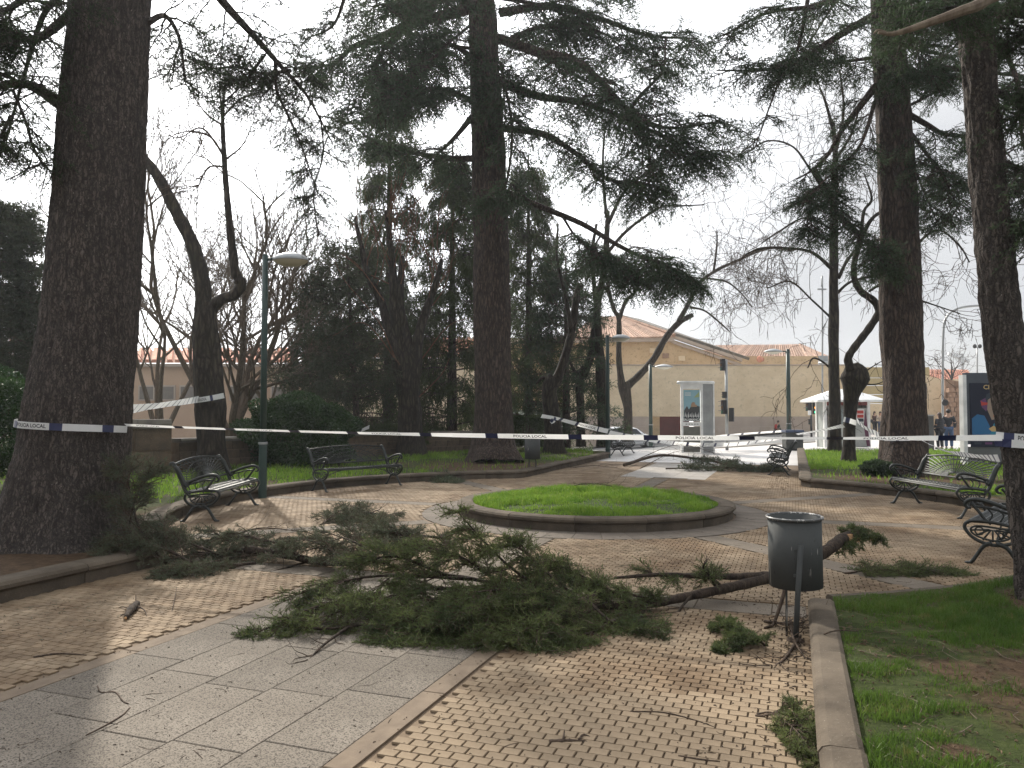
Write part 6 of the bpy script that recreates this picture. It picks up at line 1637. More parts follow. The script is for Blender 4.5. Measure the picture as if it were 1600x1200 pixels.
# ================================================================== POLICE TAPE
M['tape_white'] = leafy('white_tape', (.74, .74, .72), (.84, .84, .82), 2, .4, .4)
M['tape_blue'] = paint('blue_tape_block', (.015, .02, .07), .4)
M['tape_text'] = flat('tape_print', (.01, .01, .015), .5)
TXT = {}
def tape(pts, width, twist, label, sag=0.0, period=1.25, phase=.2, text=True, name='police_tape', rootpt=None, k=10, col_blocks=(.12,), flip=False):
    "white plastic ribbon with dark blue blocks and POLICIA LOCAL; twist gives the roll angle along it (deg, 0 = flat side upright)"
    p = np.asarray(pts, float)
    sp = smooth_path(p, k) if len(p) > 2 else p[0] + (p[-1] - p[0]) * np.linspace(0, 1, 30)[:, None]
    n = len(sp); t = np.linspace(0, 1, n)
    sp = sp.copy(); sp[:, 2] -= sag * 4 * t * (1 - t)
    s = np.r_[0, np.cumsum(np.linalg.norm(np.diff(sp, axis=0), axis=1))]; L = s[-1]
    # fine, evenly spaced stations
    m = max(8, int(L / .06)); ss = np.linspace(0, L, m)
    c = np.stack([np.interp(ss, s, sp[:, i]) for i in range(3)], 1)
    tw = np.radians(np.interp(ss / L, np.linspace(0, 1, len(twist)), twist))
    T = nrm(np.gradient(c, axis=0)); side = nrm(np.cross(T, np.broadcast_to(UP, T.shape))); v0 = np.cross(side, T)
    v0 = np.where(v0[:, 2:3] < 0, -v0, v0)
    wv = v0 * np.cos(tw)[:, None] + side * np.sin(tw)[:, None]
    wv += RNG.normal(0, .02, wv.shape); wv = nrm(wv); nv = np.cross(T, wv)
    root = empty(name, rootpt if rootpt is not None else c[0]); tag(root, label, 'police tape'); o0 = np.array(root.location)
    V = np.concatenate([c - wv * width / 2, c + wv * width / 2]) - o0
    ph = (ss + phase) % period
    blue = (ph < col_blocks[0]) | ((ph > period * .56) & (ph < period * .56 + .10))
    i = np.arange(m - 1); F = np.stack([i, i + 1, m + i + 1, m + i], 1); bl = blue[:-1]
    a = MB(); a.add(V, F[~bl], 0); a.f.append((F[bl]).astype(np.int32)); a.m.append(np.ones(bl.sum(), np.int32))
    a.build('ribbon', [M['tape_white'], M['tape_blue']], root)
    if text:
        key = round(width, 3)
        if key not in TXT:
            me = text_mesh('POLICIA LOCAL', width * .74, M['tape_text']); co = np.zeros(len(me.vertices) * 3, np.float32); me.vertices.foreach_get('co', co); TXT[key] = (me, co.reshape(-1, 3))
        me0, co = TXT[key]; tl = co[:, 0].max() - co[:, 0].min(); avail = period * .56 - col_blocks[0] - .06; sc = min(1.3, avail / tl)
        start = -phase + col_blocks[0] + .03
        while start < L:
            if start > -.02 and start + avail < L + .02:
                u = start + avail / 2 + co[:, 0] * sc
                lr = 1.0
                Tm = np.stack([np.interp(u, ss, c[:, j]) for j in range(3)], 1); Wm = np.stack([np.interp(u, ss, wv[:, j]) for j in range(3)], 1); Nm = np.stack([np.interp(u, ss, nv[:, j]) for j in range(3)], 1)
                sg = np.where((Nm @ np.array((0, -1.0, 0)))[:, None] > 0, 1, -1)
                Q = Tm + Wm * co[:, 1:2] * 1.0 + Nm * sg * .0025 - o0
                me = me0.copy(); me.vertices.foreach_set('co', Q.astype(np.float32).ravel()); me.update()
                o = bpy.data.objects.new('lettering', me); COL.objects.link(o); o.parent = root
            start += period
    return root
def wrap(axis, z0, z1, r, a0, a1, n=24, ext=.012):
    "points round a trunk from azimuth a0 to a1"
    out = []
    for t in np.linspace(0, 1, n):
        z = z0 + (z1 - z0) * t; a = R(a0 + (a1 - a0) * t)
        c = np.array([np.interp(z, axis[:, 2], axis[:, i]) for i in (0, 1)])
        out.append((c[0] + (r + ext) * math.cos(a), c[1] + (r + ext) * math.sin(a), z))
    return np.array(out)
# round the big trunk
zt0 = P(100, 662, 8.2)[2]
w1 = wrap(BIGAX, zt0 + .02, zt0 - .07, .575, 178, 352, 26, .035)
tape(w1, .075, [12, -6, 5, -8, 5], 'police tape wrapped across the front of the huge left trunk', period=1.05, phase=.62, k=3)
w1 = wrap(BIGAX, zt0 - .02, zt0 - .02, .575, 182, 350, 26, .03)
# long tape from big trunk to the leaning trunk
p0 = P(196, 664, 8.45); p1 = P(1566, 684, 5.72)
mid = [p0 + (p1 - p0) * t for t in np.linspace(0, 1, 9)]
tape(mid, .046, [52, 56, 60, 62, 60, 60, 56, 45, 26, 20, 24, 18, 30, 66, 62, 36, 8], 'longest police tape, stretched across the foreground from huge left trunk to leaning trunk', sag=.05, period=1.45, phase=.15, k=4)
w1 = wrap(AX4, P(1580, 683, 5.8)[2], P(1600, 690, 5.8)[2], .185, 182, 330, 14, .012)
tape(w1, .075, [-6, 6, -4], 'police tape wound round the leaning trunk at the right edge', period=.72, phase=-.02, k=3)
w1 = wrap(AX4, P(1580, 692, 5.8)[2], P(1600, 697, 5.8)[2], .185, 182, 330, 14, .03)
tape(w1, .06, [14, -16, 10], 'crumpled second turn of police tape just under the first on the leaning trunk', period=.5, phase=.0, k=3, text=False)
# upper left tape to the curved pollard
b = P(349, 619, 20.6)
tape([P(196, 641, 9.2), P(240, 633, 12), P(300, 624.5, 17.5), P(316, 622, 20.0)], .16, [30, 50, 40, 20, 0], 'police tape rising from behind the huge left trunk to the dark pollarded tree', .02, 1.6, .1, False)
cx = P(330, 620, float(P(331, 735, 1)[1])) if False else None
dpt = float(G(331, 735, .16)[1])
tape([P(302, 626, dpt - .40), P(318, 624, dpt - .48), P(335, 621, dpt - .48), P(350, 618, dpt - .38)], .13, [0, -8, 5], 'short wrap of police tape on the dark pollarded tree', 0, .9, .1, True)
# scrap by the round shrub
tape([P(540, 682, 25), P(556, 676, 25), P(577, 667, 25.4)], .16, [20, 50, 30], 'loose end of police tape slanting up beside the round shrub', 0, 1.0, .1, False)
# tapes meeting at the second lamp post
tape([P(846, 650, 25.5), P(870, 654, 25.7), P(900, 662, 26.2), P(950, 674, 27.0)], .16, [40, 60, 40, 20, 10], 'police tape from the broken-headed pollard down to the second lamp post', .0, 1.7, .3, True)
tape([P(868, 652, 25.4), P(865, 659, 25.3), P(860, 661, 25.3), P(864, 655, 25.2)], .10, [10, 60, 10], 'small knotted scrap of police tape hanging from the tape beside the broken-headed pollard', 0, .6, 0, False)
tape([P(952, 676, 26.8), P(985, 682, 27.5), P(1040, 691, 29), P(1100, 695, 30.0), P(1160, 693, 31.5), P(1232, 683, 34.5)], .16, [30, 40, 20, 30, 45, 30], 'lower sagging police tape crossing in front of the white information totem', .0, 1.5, .2, False)
tape([P(1118, 682, 33.5), P(1160, 678, 34), P(1232, 673, 34.6)], .12, [40, 50, 40], 'thin police tape from the traffic light mast to the fourth lamp post', .0, 1.6, .3, False)
tape([P(1236, 680, 34), P(1262, 676, 30), P(1300, 669, 25), P(1318, 665, 21.4)], .12, [60, 70, 60, 40], 'police tape from the fourth lamp post up to the snaking pollarded tree', .0, 1.5, .2, False)
tape([P(1318, 655, 21.2), P(1326, 657, 21.1), P(1338, 661, 21.2)], .14, [-5, 5, 0], 'short wrap of police tape on the snaking pollarded tree', .0, .9, -.02, True)
tape([P(1338, 656, 21.2), P(1350, 667, 20.4), P(1366, 676, 19.5), P(1381, 683, 18.3)], .15, [10, 30, 10, 20], 'police tape dropping from the snaking pollarded tree to the right cedar', .0, .8, .1, False)
z_ = P(1400, 688, 17.3)[2]
tape(wrap(AX3, z_ + .0, z_ + .05, .50, 184, 356, 20, .02), .085, [20, -20, 25, -10, 15], 'twisted police tape round the right cedar trunk at hip height', .0, .75, .1, False, k=3)
tape([P(1440, 687, 17.2), P(1455, 694, 14), P(1480, 703, 11), P(1530, 711, 7.5), P(1562, 716, 6.0)], .06, [20, 50, 80, 40, 60, 20, 50, 15], 'police tape sagging from right cedar to leaning trunk in front of poster board', .02, .75, .1, False)

# ================================================================== FALLEN BRANCHES
def gpt(px, py, z=0.0):
    return G(px, py, z)
QF = dict(n2=9, l2=.23, n3=6, l3=.14, b=9, bl=.036, bw=.0062, d2=.10, d3=.05, leafy=.93, roll=24, a2=(25, 52), a3=(25, 50), r2=.004, wood3=True, r3=.0018, bup=.3)
def fallen(label, limbs, q=QF, mat='needle_fallen', name='fallen_branch', zmin=.015, cat='branch', bare=None, droop=.12, bark='twig'):
    "limbs: list of (points, r0, r1, per, side length, s0)"
    p0 = np.asarray(limbs[0][0])[0]; r_ = empty(name, (p0[0], p0[1], 0)); tag(r_, label, cat)
    w, f, lim = MB(), MB(), MB()
    for pts, r0, r1, per, ln, s0 in limbs:
        pts = np.array(pts); sp = smooth_path(pts, 6); sp[:, 2] = np.maximum(sp[:, 2], zmin + r1)
        lim.tube(sp, np.linspace(r0, r1, len(sp)) * (1 + .08 * np.sin(np.arange(len(sp)) * 2.1)), 9)
        if per:
            C1, _ = laterals(sp[None], per, ln, (22, 58), 26, s0, 1.0, .45, droop, .14, 6)
            C1[:, :, 2] = np.maximum(C1[:, :, 2], zmin)
            btubes(w, C1, .007, .002, 4); needles_on(C1, w, f, q, zmin)
    if bare:
        for pts, n, L in bare:
            sp = smooth_path(np.array(pts), 6); st = {}
            lim.tube(sp, np.linspace(.014, .004, len(sp)), 5)
            p, T, s = sample(sp[None], n, .1, 1)
            for a, b in zip(p, T):
                sd_ = nrm(np.array((b[1], -b[0], RNG.normal(.15, .3)))) * RNG.choice((-1, 1))
                bare_grow(st, a, b * .8 + sd_ * .7, L * RNG.uniform(.5, 1.2), .004, 1, 2, wig=.25, kids=(1, 3), up=0, K=5)
            for lv in st.values():
                for c_, _, _ in lv: c_[:, 2] = np.maximum(c_[:, 2], zmin)
            store_build(st, w, .0018)
    fin(lim, 'limb', M[bark], r_, True)
    if w.v: fin(w, 'twigs', M['twig'], r_)
    if f.v: fin(f, 'foliage', M[mat], r_)
    print(label[:34], sum(len(v) for v in f.v) // 3)
    return r_
M['broken_wood'] = stone('splintered_wood', (.32, .17, .08), (.5, .3, .15), 30, .8, .6, 80)
M['fallen_bark'] = bark('fallen_bark', (.016, .012, .009), (.065, .046, .033), 7, 1, .012)
main = [P(1350, 836, 7.35), P(1318, 842, 7.2), P(1292, 860, 6.95), P(1250, 885, 6.8), P(1205, 902, 6.65), P(1140, 918, 6.5), P(1070, 933, 6.35), P(1000, 946, 6.2), P(920, 945, 6.15), P(840, 930, 6.2), P(740, 905, 6.5), P(640, 890, 6.9)]
L_ = [(main[:4], .060, .050, 0, 0, .3), (main[3:], .050, .012, 0, 0, .3)]
L_ += [([P(1200, 899, 6.66), P(1150, 901, 6.6), P(1090, 900, 6.6), P(1030, 898, 6.6), P(960, 903, 6.5)], .035, .012, 3, .12, .3)]
# sprays of the big green mass, rooted on the limb, reaching left and towards the camera
for a, b, c, per, ln in (((1000, 946, 6.2), (930, 985, 5.6), (850, 1010, 5.35), 16, .42), ((940, 945, 6.15), (840, 990, 5.55), (760, 1000, 5.4), 18, .45), ((900, 942, 6.1), (780, 985, 5.6), (690, 1000, 5.45), 18, .45),
                         ((880, 935, 6.15), (740, 955, 5.8), (600, 985, 5.5), 20, .45), ((850, 930, 6.2), (700, 935, 6.0), (560, 950, 5.8), 20, .45), ((800, 915, 6.3), (640, 925, 6.1), (500, 965, 5.7), 20, .40),
                         ((740, 905, 6.5), (590, 900, 6.4), (470, 925, 6.2), 18, .36), ((600, 925, 6.1), (490, 950, 5.85), (410, 985, 5.55), 12, .20), ((700, 900, 6.5), (620, 870, 6.5), (560, 880, 6.5), 12, .3),
                         ((860, 930, 6.15), (790, 880, 6.1), (715, 800, 6.0), 13, .22), ((900, 935, 6.15), (850, 890, 6.2), (800, 845, 6.2), 13, .28), ((960, 945, 6.2), (900, 910, 6.3), (860, 885, 6.4), 10, .18),
                         ((990, 945, 6.2), (940, 915, 6.3), (900, 895, 6.4), 10, .2), ((1010, 945, 6.2), (1000, 970, 5.8), (1010, 990, 5.6), 10, .15), ((1040, 940, 6.3), (1020, 935, 6.2), (980, 930, 6.2), 7, .14),
                         ((780, 910, 6.3), (720, 870, 6.3), (650, 850, 6.4), 14, .34), ((880, 940, 6.1), (850, 960, 5.7), (820, 985, 5.3), 14, .36), ((820, 930, 6.1), (700, 970, 5.7), (620, 990, 5.5), 14, .40),
                         ((860, 930, 6.1), (780, 940, 5.8), (700, 960, 5.55), 18, .40), ((900, 935, 6.1), (820, 920, 5.9), (740, 925, 5.7), 16, .36), ((930, 930, 6.0), (880, 950, 5.7), (850, 990, 5.35), 14, .34),
                         ((1120, 920, 6.5), (1112, 905, 6.5), (1105, 890, 6.5), 2, .06)):
    L_.append(([P(*a), P(*b), P(*c)], .016, .004, max(2, int(per * .8)), ln * .88, .08))
big = fallen('huge fallen cedar branch with a dense green spray, lying across the foreground paving', L_, bark='fallen_bark',
             bare=[([gpt(468, 988) + (0, 0, .03), gpt(530, 992) + (0, 0, .05), gpt(610, 985) + (0, 0, .08)], 7, .12), ([gpt(545, 990) + (0, 0, .05), gpt(505, 1015) + (0, 0, .03), gpt(476, 1038)], 8, .12), ([gpt(900, 960) + (0, 0, .2), gpt(960, 985) + (0, 0, .05), gpt(1000, 975) + (0, 0, .03)], 4, .15),
                   ([P(1080, 930, 6.35), P(1060, 955, 6.2), P(1050, 975, 6.15)], 4, .12), ([P(1130, 918, 6.5), P(1100, 890, 6.45), P(1105, 875, 6.45)], 4, .10)])
# splintered end with its cap of needles
o0 = np.array(big.location)
m = MB(); m.tube(np.array([P(1320, 842, 7.2), P(1350, 838, 7.35), P(1366, 842, 7.4)]) - o0, [.056, .045, .016], 7)
m.build('splintered_end', M['broken_wood'], big)
f, w = MB(), MB(); C1 = curves(np.array([P(u, v, 7.25) for u, v in ((1300, 840), (1315, 832), (1330, 828), (1345, 826), (1355, 830), (1365, 835), (1310, 838), (1340, 832), (1325, 836))]), RNG.normal(0, 1, (9, 3)) * (1, 1, .3), .22, .2, .1, 5)
needles_on(C1, w, f, dict(QF, n2=10, l2=.13, n3=7, l3=.06)); f.v = [v - o0 for v in f.v]; w.v = [v - o0 for v in w.v]
f.build('end_foliage', M['needle_fallen'], big); w.build('end_twigs', M['twig'], big)
# hanging part behind the bin
fallen('small green cedar spray lying between the big branch and the near bin', [([gpt(1200, 1012), gpt(1165, 1012) + (0, 0, .10), gpt(1125, 1018)], .010, .004, 10, .12, .05), ([gpt(1190, 1000), gpt(1150, 1000) + (0, 0, .08), gpt(1122, 985) + (0, 0, .05)], .008, .003, 8, .11, .05)], dict(QF, n2=8, l2=.11, n3=7, l3=.06, bl=.03))
fallen('tangle of bare dark twigs on the ground right behind the near bin post', [([P(1228, 915, 5.9), P(1218, 950, 5.8), P(1205, 985, 5.75), P(1195, 1010, 5.7)], .016, .008, 0, 0, 0)],
       bare=[([gpt(1195, 975) + (0, 0, .02), gpt(1230, 985) + (0, 0, .05), gpt(1262, 972)], 14, .22), ([gpt(1235, 975) + (0, 0, .03), gpt(1240, 1010) + (0, 0, .05), gpt(1262, 1035)], 12, .2), ([gpt(1250, 1000) + (0, 0, .03), gpt(1225, 1035) + (0, 0, .02), gpt(1200, 1045)], 10, .2)])
# left limb with sparse needles
QS_ = dict(QF, n2=9, l2=.28, n3=7, l3=.12, b=8, leafy=.75)
L2 = [([P(385, 858, 8.35), P(440, 866, 8.2), P(500, 878, 7.9), P(545, 880, 7.6)], .045, .03, 6, .35, 0), ([P(300, 875, 8.6), P(350, 862, 8.5), P(390, 858, 8.4)], .02, .03, 10, .5, 0),
      ([gpt(600, 848) + (0, 0, .12), gpt(650, 852) + (0, 0, .12), gpt(705, 855) + (0, 0, .1)], .022, .014, 5, .25, 0),
      ([P(545, 880, 7.6), P(500, 850, 8.0), P(450, 838, 8.4)], .014, .005, 10, .4, .1), ([P(600, 880, 7.4), P(560, 850, 7.8), P(520, 835, 8.2)], .014, .005, 10, .35, .1), ([P(660, 860, 7.9), P(640, 840, 8.1), P(600, 832, 8.3)], .012, .005, 10, .28, .1)]
fallen('long fallen limb with sparse grey green tufts, behind and left of the big green spray', L2, QS_, 'needle_dry', bark='fallen_bark')
L3 = [([P(150, 868, 8.0), P(210, 840, 8.1), P(270, 840, 8.5)], .02, .006, 16, .55, .05), ([P(260, 880, 7.9), P(220, 830, 8.0), P(205, 775, 8.1), P(198, 745, 8.15)], .018, .005, 14, .40, .1), ([P(300, 880, 8.0), P(250, 855, 8.0), P(190, 850, 7.9)], .018, .006, 14, .5, .1),
      ([P(350, 870, 8.2), P(300, 850, 8.4), P(250, 830, 8.6)], .018, .006, 14, .5, .05), ([P(400, 880, 7.9), P(330, 885, 7.8), P(270, 890, 7.6)], .016, .005, 14, .4, .05), ([P(440, 850, 8.4), P(380, 838, 8.6), P(330, 840, 8.8)], .014, .005, 12, .4, .05),
      ([P(200, 830, 8.1), P(215, 770, 8.15), P(240, 738, 8.2)], .012, .004, 9, .28, .1)]
fallen('heap of fallen cedar twigs and foliage piled against the foot of the huge left trunk', L3, QS_, 'needle_dry',
       bare=[([gpt(260, 905), gpt(340, 888) + (0, 0, .08), gpt(430, 872) + (0, 0, .05)], 10, .4), ([gpt(420, 895), gpt(500, 880) + (0, 0, .05), gpt(560, 865)], 9, .35), ([gpt(330, 860) + (0, 0, .05), gpt(400, 838) + (0, 0, .1), gpt(470, 830)], 12, .4)], bark='fallen_bark')
fallen('dark curved spray of cedar lying alone on the plaza left of the round bed', [([gpt(500, 822), gpt(530, 815) + (0, 0, .12), gpt(575, 822) + (0, 0, .05)], .010, .004, 12, .28, .05), ([gpt(575, 832), gpt(560, 812) + (0, 0, .10), gpt(620, 822) + (0, 0, .15)], .010, .004, 10, .25, .05), ([gpt(505, 818), gpt(545, 800) + (0, 0, .10), gpt(560, 806)], .008, .004, 10, .2, .05)], QS_, 'needle_dry',
       bare=[([gpt(560, 822) + (0, 0, .05), gpt(590, 812) + (0, 0, .14), gpt(592, 826)], 8, .25)])
fallen('sunlit grey green tuft lying right of the curved spray, left of the round bed', [([gpt(590, 850) , gpt(580, 845) + (0, 0, .12), gpt(600, 832) + (0, 0, .2)], .008, .003, 10, .2, .05)], QS_, 'needle_dry') 
QB = dict(n2=9, l2=.42, n3=6, l3=.20, b=6, bl=.09, bw=.018, d2=.35, d3=.3, leafy=.85, roll=22, r2=.008, wood3=False, bup=.3)
fallen('long fallen branch across the far path, bare at left and green at right', [([gpt(975, 729) + (0, 0, .05), gpt(1030, 724) + (0, 0, .25), gpt(1090, 727) + (0, 0, .2), gpt(1150, 734) + (0, 0, .12), gpt(1205, 737) + (0, 0, .08)], .05, .02, 14, .75, .45),
        ([gpt(1040, 735) + (0, 0, .05), gpt(1120, 736) + (0, 0, .1), gpt(1200, 738) + (0, 0, .08)], .02, .01, 10, .6, .1)], QB, 'needle_dry',
       bare=[([gpt(985, 722), gpt(1060, 718) + (0, 0, .5), gpt(1130, 722) + (0, 0, .2)], 16, 1.3), ([gpt(1000, 732), gpt(1050, 722) + (0, 0, .3), gpt(1100, 718) + (0, 0, .4)], 14, 1.0), ([gpt(890, 731), gpt(930, 730) + (0, 0, .05), gpt(975, 733)], 10, .6)])
fallen('low green spray lying where the plaza meets the near right lawn, beyond the bin', [([gpt(1320, 899) + (0, 0, .02), gpt(1380, 896) + (0, 0, .04), gpt(1425, 899) + (0, 0, .02)], .01, .004, 12, .12, .05), ([gpt(1400, 900), gpt(1450, 896) + (0, 0, .04), gpt(1500, 899) + (0, 0, .02)], .01, .004, 10, .10, .05)], dict(QF, bup=0))
fallen('wilted cedar sprig lying against the near right kerb at the bottom of the picture', [([gpt(1180, 1123), gpt(1235, 1130) + (0, 0, .06), gpt(1285, 1160) + (0, 0, .02)], .005, .002, 11, .15, .1), ([gpt(1220, 1130) + (0, 0, .03), gpt(1250, 1165) + (0, 0, .05), gpt(1280, 1198)], .005, .002, 11, .14, .1)], dict(QF, n2=6, l2=.10, n3=6, l3=.06, bl=.028, bw=.0035, r2=.0025))
fallen('sprig of dark needles on the plaza kerb line between the left benches and central cedar', [([gpt(665, 754), gpt(690, 752) + (0, 0, .04), gpt(705, 755)], .01, .004, 10, .3, .05)], QB, 'needle_dry')
fallen('small heap of dead branches just inside the round bed at its far edge', [([G(890, 760, .2), G(905, 757, .4), G(930, 757, .3)], .012, .004, 0, 0, 0)], bare=[([G(895, 760, .2), G(915, 755, .35), G(965, 760, .25)], 14, .45)])
# the loose stub and sticks
def stick(label, pts, r, name='stick', rough=True, mat='twig', subs=(), broken=False):
    p = smooth_path(np.array(pts), 5); r_ = empty(name, tuple(p[0])); tag(r_, label, 'stick', None); o0 = p[0]
    m = MB(); rr = lerp_along(r, len(p)); m.tube(p - o0, rr * (1 + .12 * np.sin(np.arange(len(p)) * 2.3)), 8); m.build('stem', M[mat], r_, True)
    for q in subs:
        m = MB(); s = smooth_path(np.array(q), 4); m.tube(s - o0, np.linspace(.0065, .0025, len(s)), 5); m.build('side_twig', M['twig'], r_)
    if broken:
        m = MB(); m.blob(p[0] - o0 + (0, 0, .0), (r[0] * .8, r[0] * .8, r[0] * .8), 0, 7, 5); m.build('broken_end', M['broken_wood'], r_)
    return r_
g = gpt
stick('thick dark broken stub with splayed twigs, lying alone on the left brick paving', [g(196, 972) + (0, 0, .03), g(205, 960) + (0, 0, .04), g(215, 950) + (0, 0, .04)], [.016, .034, .024], 'broken_stub', True, 'fallen_bark',
      [[g(205, 960) + (0, 0, .04), g(190, 952) + (0, 0, .02), g(180, 955)], [g(200, 965) + (0, 0, .03), g(190, 965) + (0, 0, .02), g(186, 968)], [g(212, 952) + (0, 0, .05), g(212, 948) + (0, 0, .10)], [g(215, 955) + (0, 0, .04), g(226, 960) + (0, 0, .03), g(231, 969)], [g(205, 968) + (0, 0, .01), g(225, 975), g(250, 970), g(265, 965), g(272, 945) + (0, 0, .03), g(276, 926) + (0, 0, .05)], [g(245, 971), g(247, 978), g(256, 972)]], True)
stick('straight short brown stick with a tiny green tuft, at the bottom centre on the bricks', [g(858, 1163) + (0, 0, .012), g(885, 1162) + (0, 0, .014), g(915, 1162) + (0, 0, .01)], [.011, .010, .007], 'short_stick', True, 'twig', [[g(880, 1162) + (0, 0, .02), g(882, 1150) + (0, 0, .03)], [g(905, 1162) + (0, 0, .02), g(912, 1154) + (0, 0, .02), g(925, 1156) + (0, 0, .01)], [g(915, 1162) + (0, 0, .01), g(928, 1168), g(926, 1172)]])
stick('thin curved twig arching from behind the bin over the near right kerb', [g(1262, 1018), G(1272, 1000, .06), G(1290, 990, .21), G(1310, 985, .22), G(1340, 986, .18)], [.005, .005, .004])
stick('long curved twig lying on the left brick paving', [g(52, 1031) + (0, 0, .015), g(90, 1026) + (0, 0, .02), g(135, 1027) + (0, 0, .015)], [.008, .006, .003])
stick('bowed twig lying on the grey slabs at the bottom left', [g(134, 1154) + (0, 0, .015), g(165, 1138) + (0, 0, .015), g(190, 1123) + (0, 0, .015), g(203, 1110) + (0, 0, .015)], [.003, .006, .004])
stick('zigzag twig lying on the left grey slabs', [g(152, 1080) + (0, 0, .03), g(158, 1086) + (0, 0, .015), g(180, 1086) + (0, 0, .015), g(192, 1100) + (0, 0, .015), g(200, 1104) + (0, 0, .015)], [.004, .005, .004])
stick('long fine twig lying across the bricks at the lower right', [g(985, 1116) + (0, 0, .015), g(1035, 1118) + (0, 0, .017), g(1080, 1128) + (0, 0, .015), g(1115, 1140) + (0, 0, .015)], [.004, .004, .002])
stick('dark curved twig on the bricks right of the spray and below it', [g(1182, 1120) + (0, 0, .015), g(1205, 1122) + (0, 0, .03), g(1225, 1130) + (0, 0, .02)], [.005, .004, .003])
stick('long thin twig leaving the bottom edge on the bricks', [g(1060, 1186) + (0, 0, .015), g(1095, 1192) + (0, 0, .015), g(1125, 1195) + (0, 0, .015)], [.005, .005, .003])
# uncountable litter of tiny twigs, needles and chips
def litter(name, n, x0, x1, y0, y1, ln, wd, mat, z=.0135, ok=None, label=None, power=1.0):
    y = y0 + (y1 - y0) * RNG.random(n) ** power; x = x0 + (x1 - x0) * RNG.random(n)
    k = (np.abs(x) < y * .70 + .2)
    if ok is not None: k &= ok(x, y)
    x, y = x[k], y[k]; n = len(x); a = RNG.random(n) * 6.28; l = ln * (.3 + RNG.random(n) ** 2 * 1.6) / 2; w = wd * (.5 + RNG.random(n)) / 2
    bend = RNG.normal(0, .25, n) * l; dx, dy = np.cos(a), np.sin(a)
    zz = np.full(n, z)
    p0 = np.stack([x - dx * l, y - dy * l, zz], 1); p1 = np.stack([x - dy * bend, y + dx * bend, zz + w], 1); p2 = np.stack([x + dx * l, y + dy * l, zz + w * .3], 1)
    btubes_m = MB(); btubes(btubes_m, np.stack([p0, p1, p2], 1), w, w * .6, 3)
    o = btubes_m.build(name, M[mat], kind='stuff')
    if label: o['label'] = label
def paved(x, y):
    c = x * W2[0] + y * W2[1]; a = x * U2[0] + y * U2[1]
    return ((np.abs(c - C0) < HALF - .3) & (a < 24)) | ((np.hypot(x - CC[0], y - CC[1]) < RAD - .3) & (np.hypot(x - CC[0], y - CC[1]) > 2.25))
litter('twig_litter', 1700, -8, 9, 3.2, 20, .07, .0035, 'twig', ok=lambda x, y: paved(x, y) & (np.hypot(x - CC[0], y - CC[1]) > 2.25), label='fine litter of dark twig scraps strewn over the paving', power=1.4)
litter('wood_chip_litter', 700, -6, 4, 3.2, 9, .012, .006, 'kerb', ok=paved, label='tiny pale chips strewn over the near paving', power=1.6)
litter('dark_grit', 2600, -6, 4, 3.2, 9, .010, .005, 'twig', ok=paved, label='tiny dark grit and needles strewn over the near paving', power=1.4)
litter('kerb_grit', 3000, .8, 3, 3.2, 7, .03, .006, 'twig', ok=lambda x, y: (C0 + HALF - (x * W2[0] + y * W2[1]) > 0) & (RNG.random(len(x)) < np.exp(-(C0 + HALF - (x * W2[0] + y * W2[1])) / .22)), label='dark grit and needles gathered along the foot of the near right kerb')
on_lawn = lambda x, y: (x * W2[0] + y * W2[1] > C0 + HALF + .2) & (np.hypot(x - CC[0], y - CC[1]) > RAD + .2)
litter('soil_crumbs', 3000, 1, 6, 2.7, 7, .018, .010, 'soil', z=.170, ok=on_lawn, label='small dark crumbs of soil among the near right grass')
litter('dead_leaf_scraps', 1800, 1, 6, 2.7, 7, .022, .006, 'kerb', z=.172, ok=on_lawn, label='pale dead leaf scraps among the near right grass')
litter('needle_litter', 3500, -5.5, 1.5, 5.2, 11, .05, .003, 'needle_dry', ok=lambda x, y: paved(x, y) & (vnoise(x, y, .8, 44) > .45), label='loose cedar needles and tiny sprigs strewn round the fallen branches')
litter('lawn_litter', 900, 1, 6, 2.7, 7, .16, .004, 'bark_grey', z=.172, ok=lambda x, y: (x * W2[0] + y * W2[1] > C0 + HALF + .1) & (np.hypot(x - CC[0], y - CC[1]) > RAD + .1), label='dry stalks lying in the near right lawn')
litter('kerb_leaf_litter', 900, 5, 8, 15.8, 22, .05, .012, 'soil', ok=lambda x, y: (np.abs(x * W2[0] + y * W2[1] - (C0 + HALF - .45)) < .22), label='brown leaf litter gathered along the right path kerb')

# ================================================================== AIR
hz = MB(); hz.box((0, 60, 12), (500, 420, 30)); hm = bpy.data.materials.new('thin_haze'); hm.use_nodes = True
hm.node_tree.nodes.clear(); ho = hm.node_tree.nodes.new('ShaderNodeOutputMaterial'); hv = hm.node_tree.nodes.new('ShaderNodeVolumePrincipled')
hv.inputs['Color'].default_value = (.92, .95, 1, 1); hv.inputs['Density'].default_value = .0007; hv.inputs['Anisotropy'].default_value = .3
hm.node_tree.links.new(hv.outputs[0], ho.inputs['Volume']); hz.build('haze', hm, kind='stuff')['label'] = 'thin pale haze over the whole place'
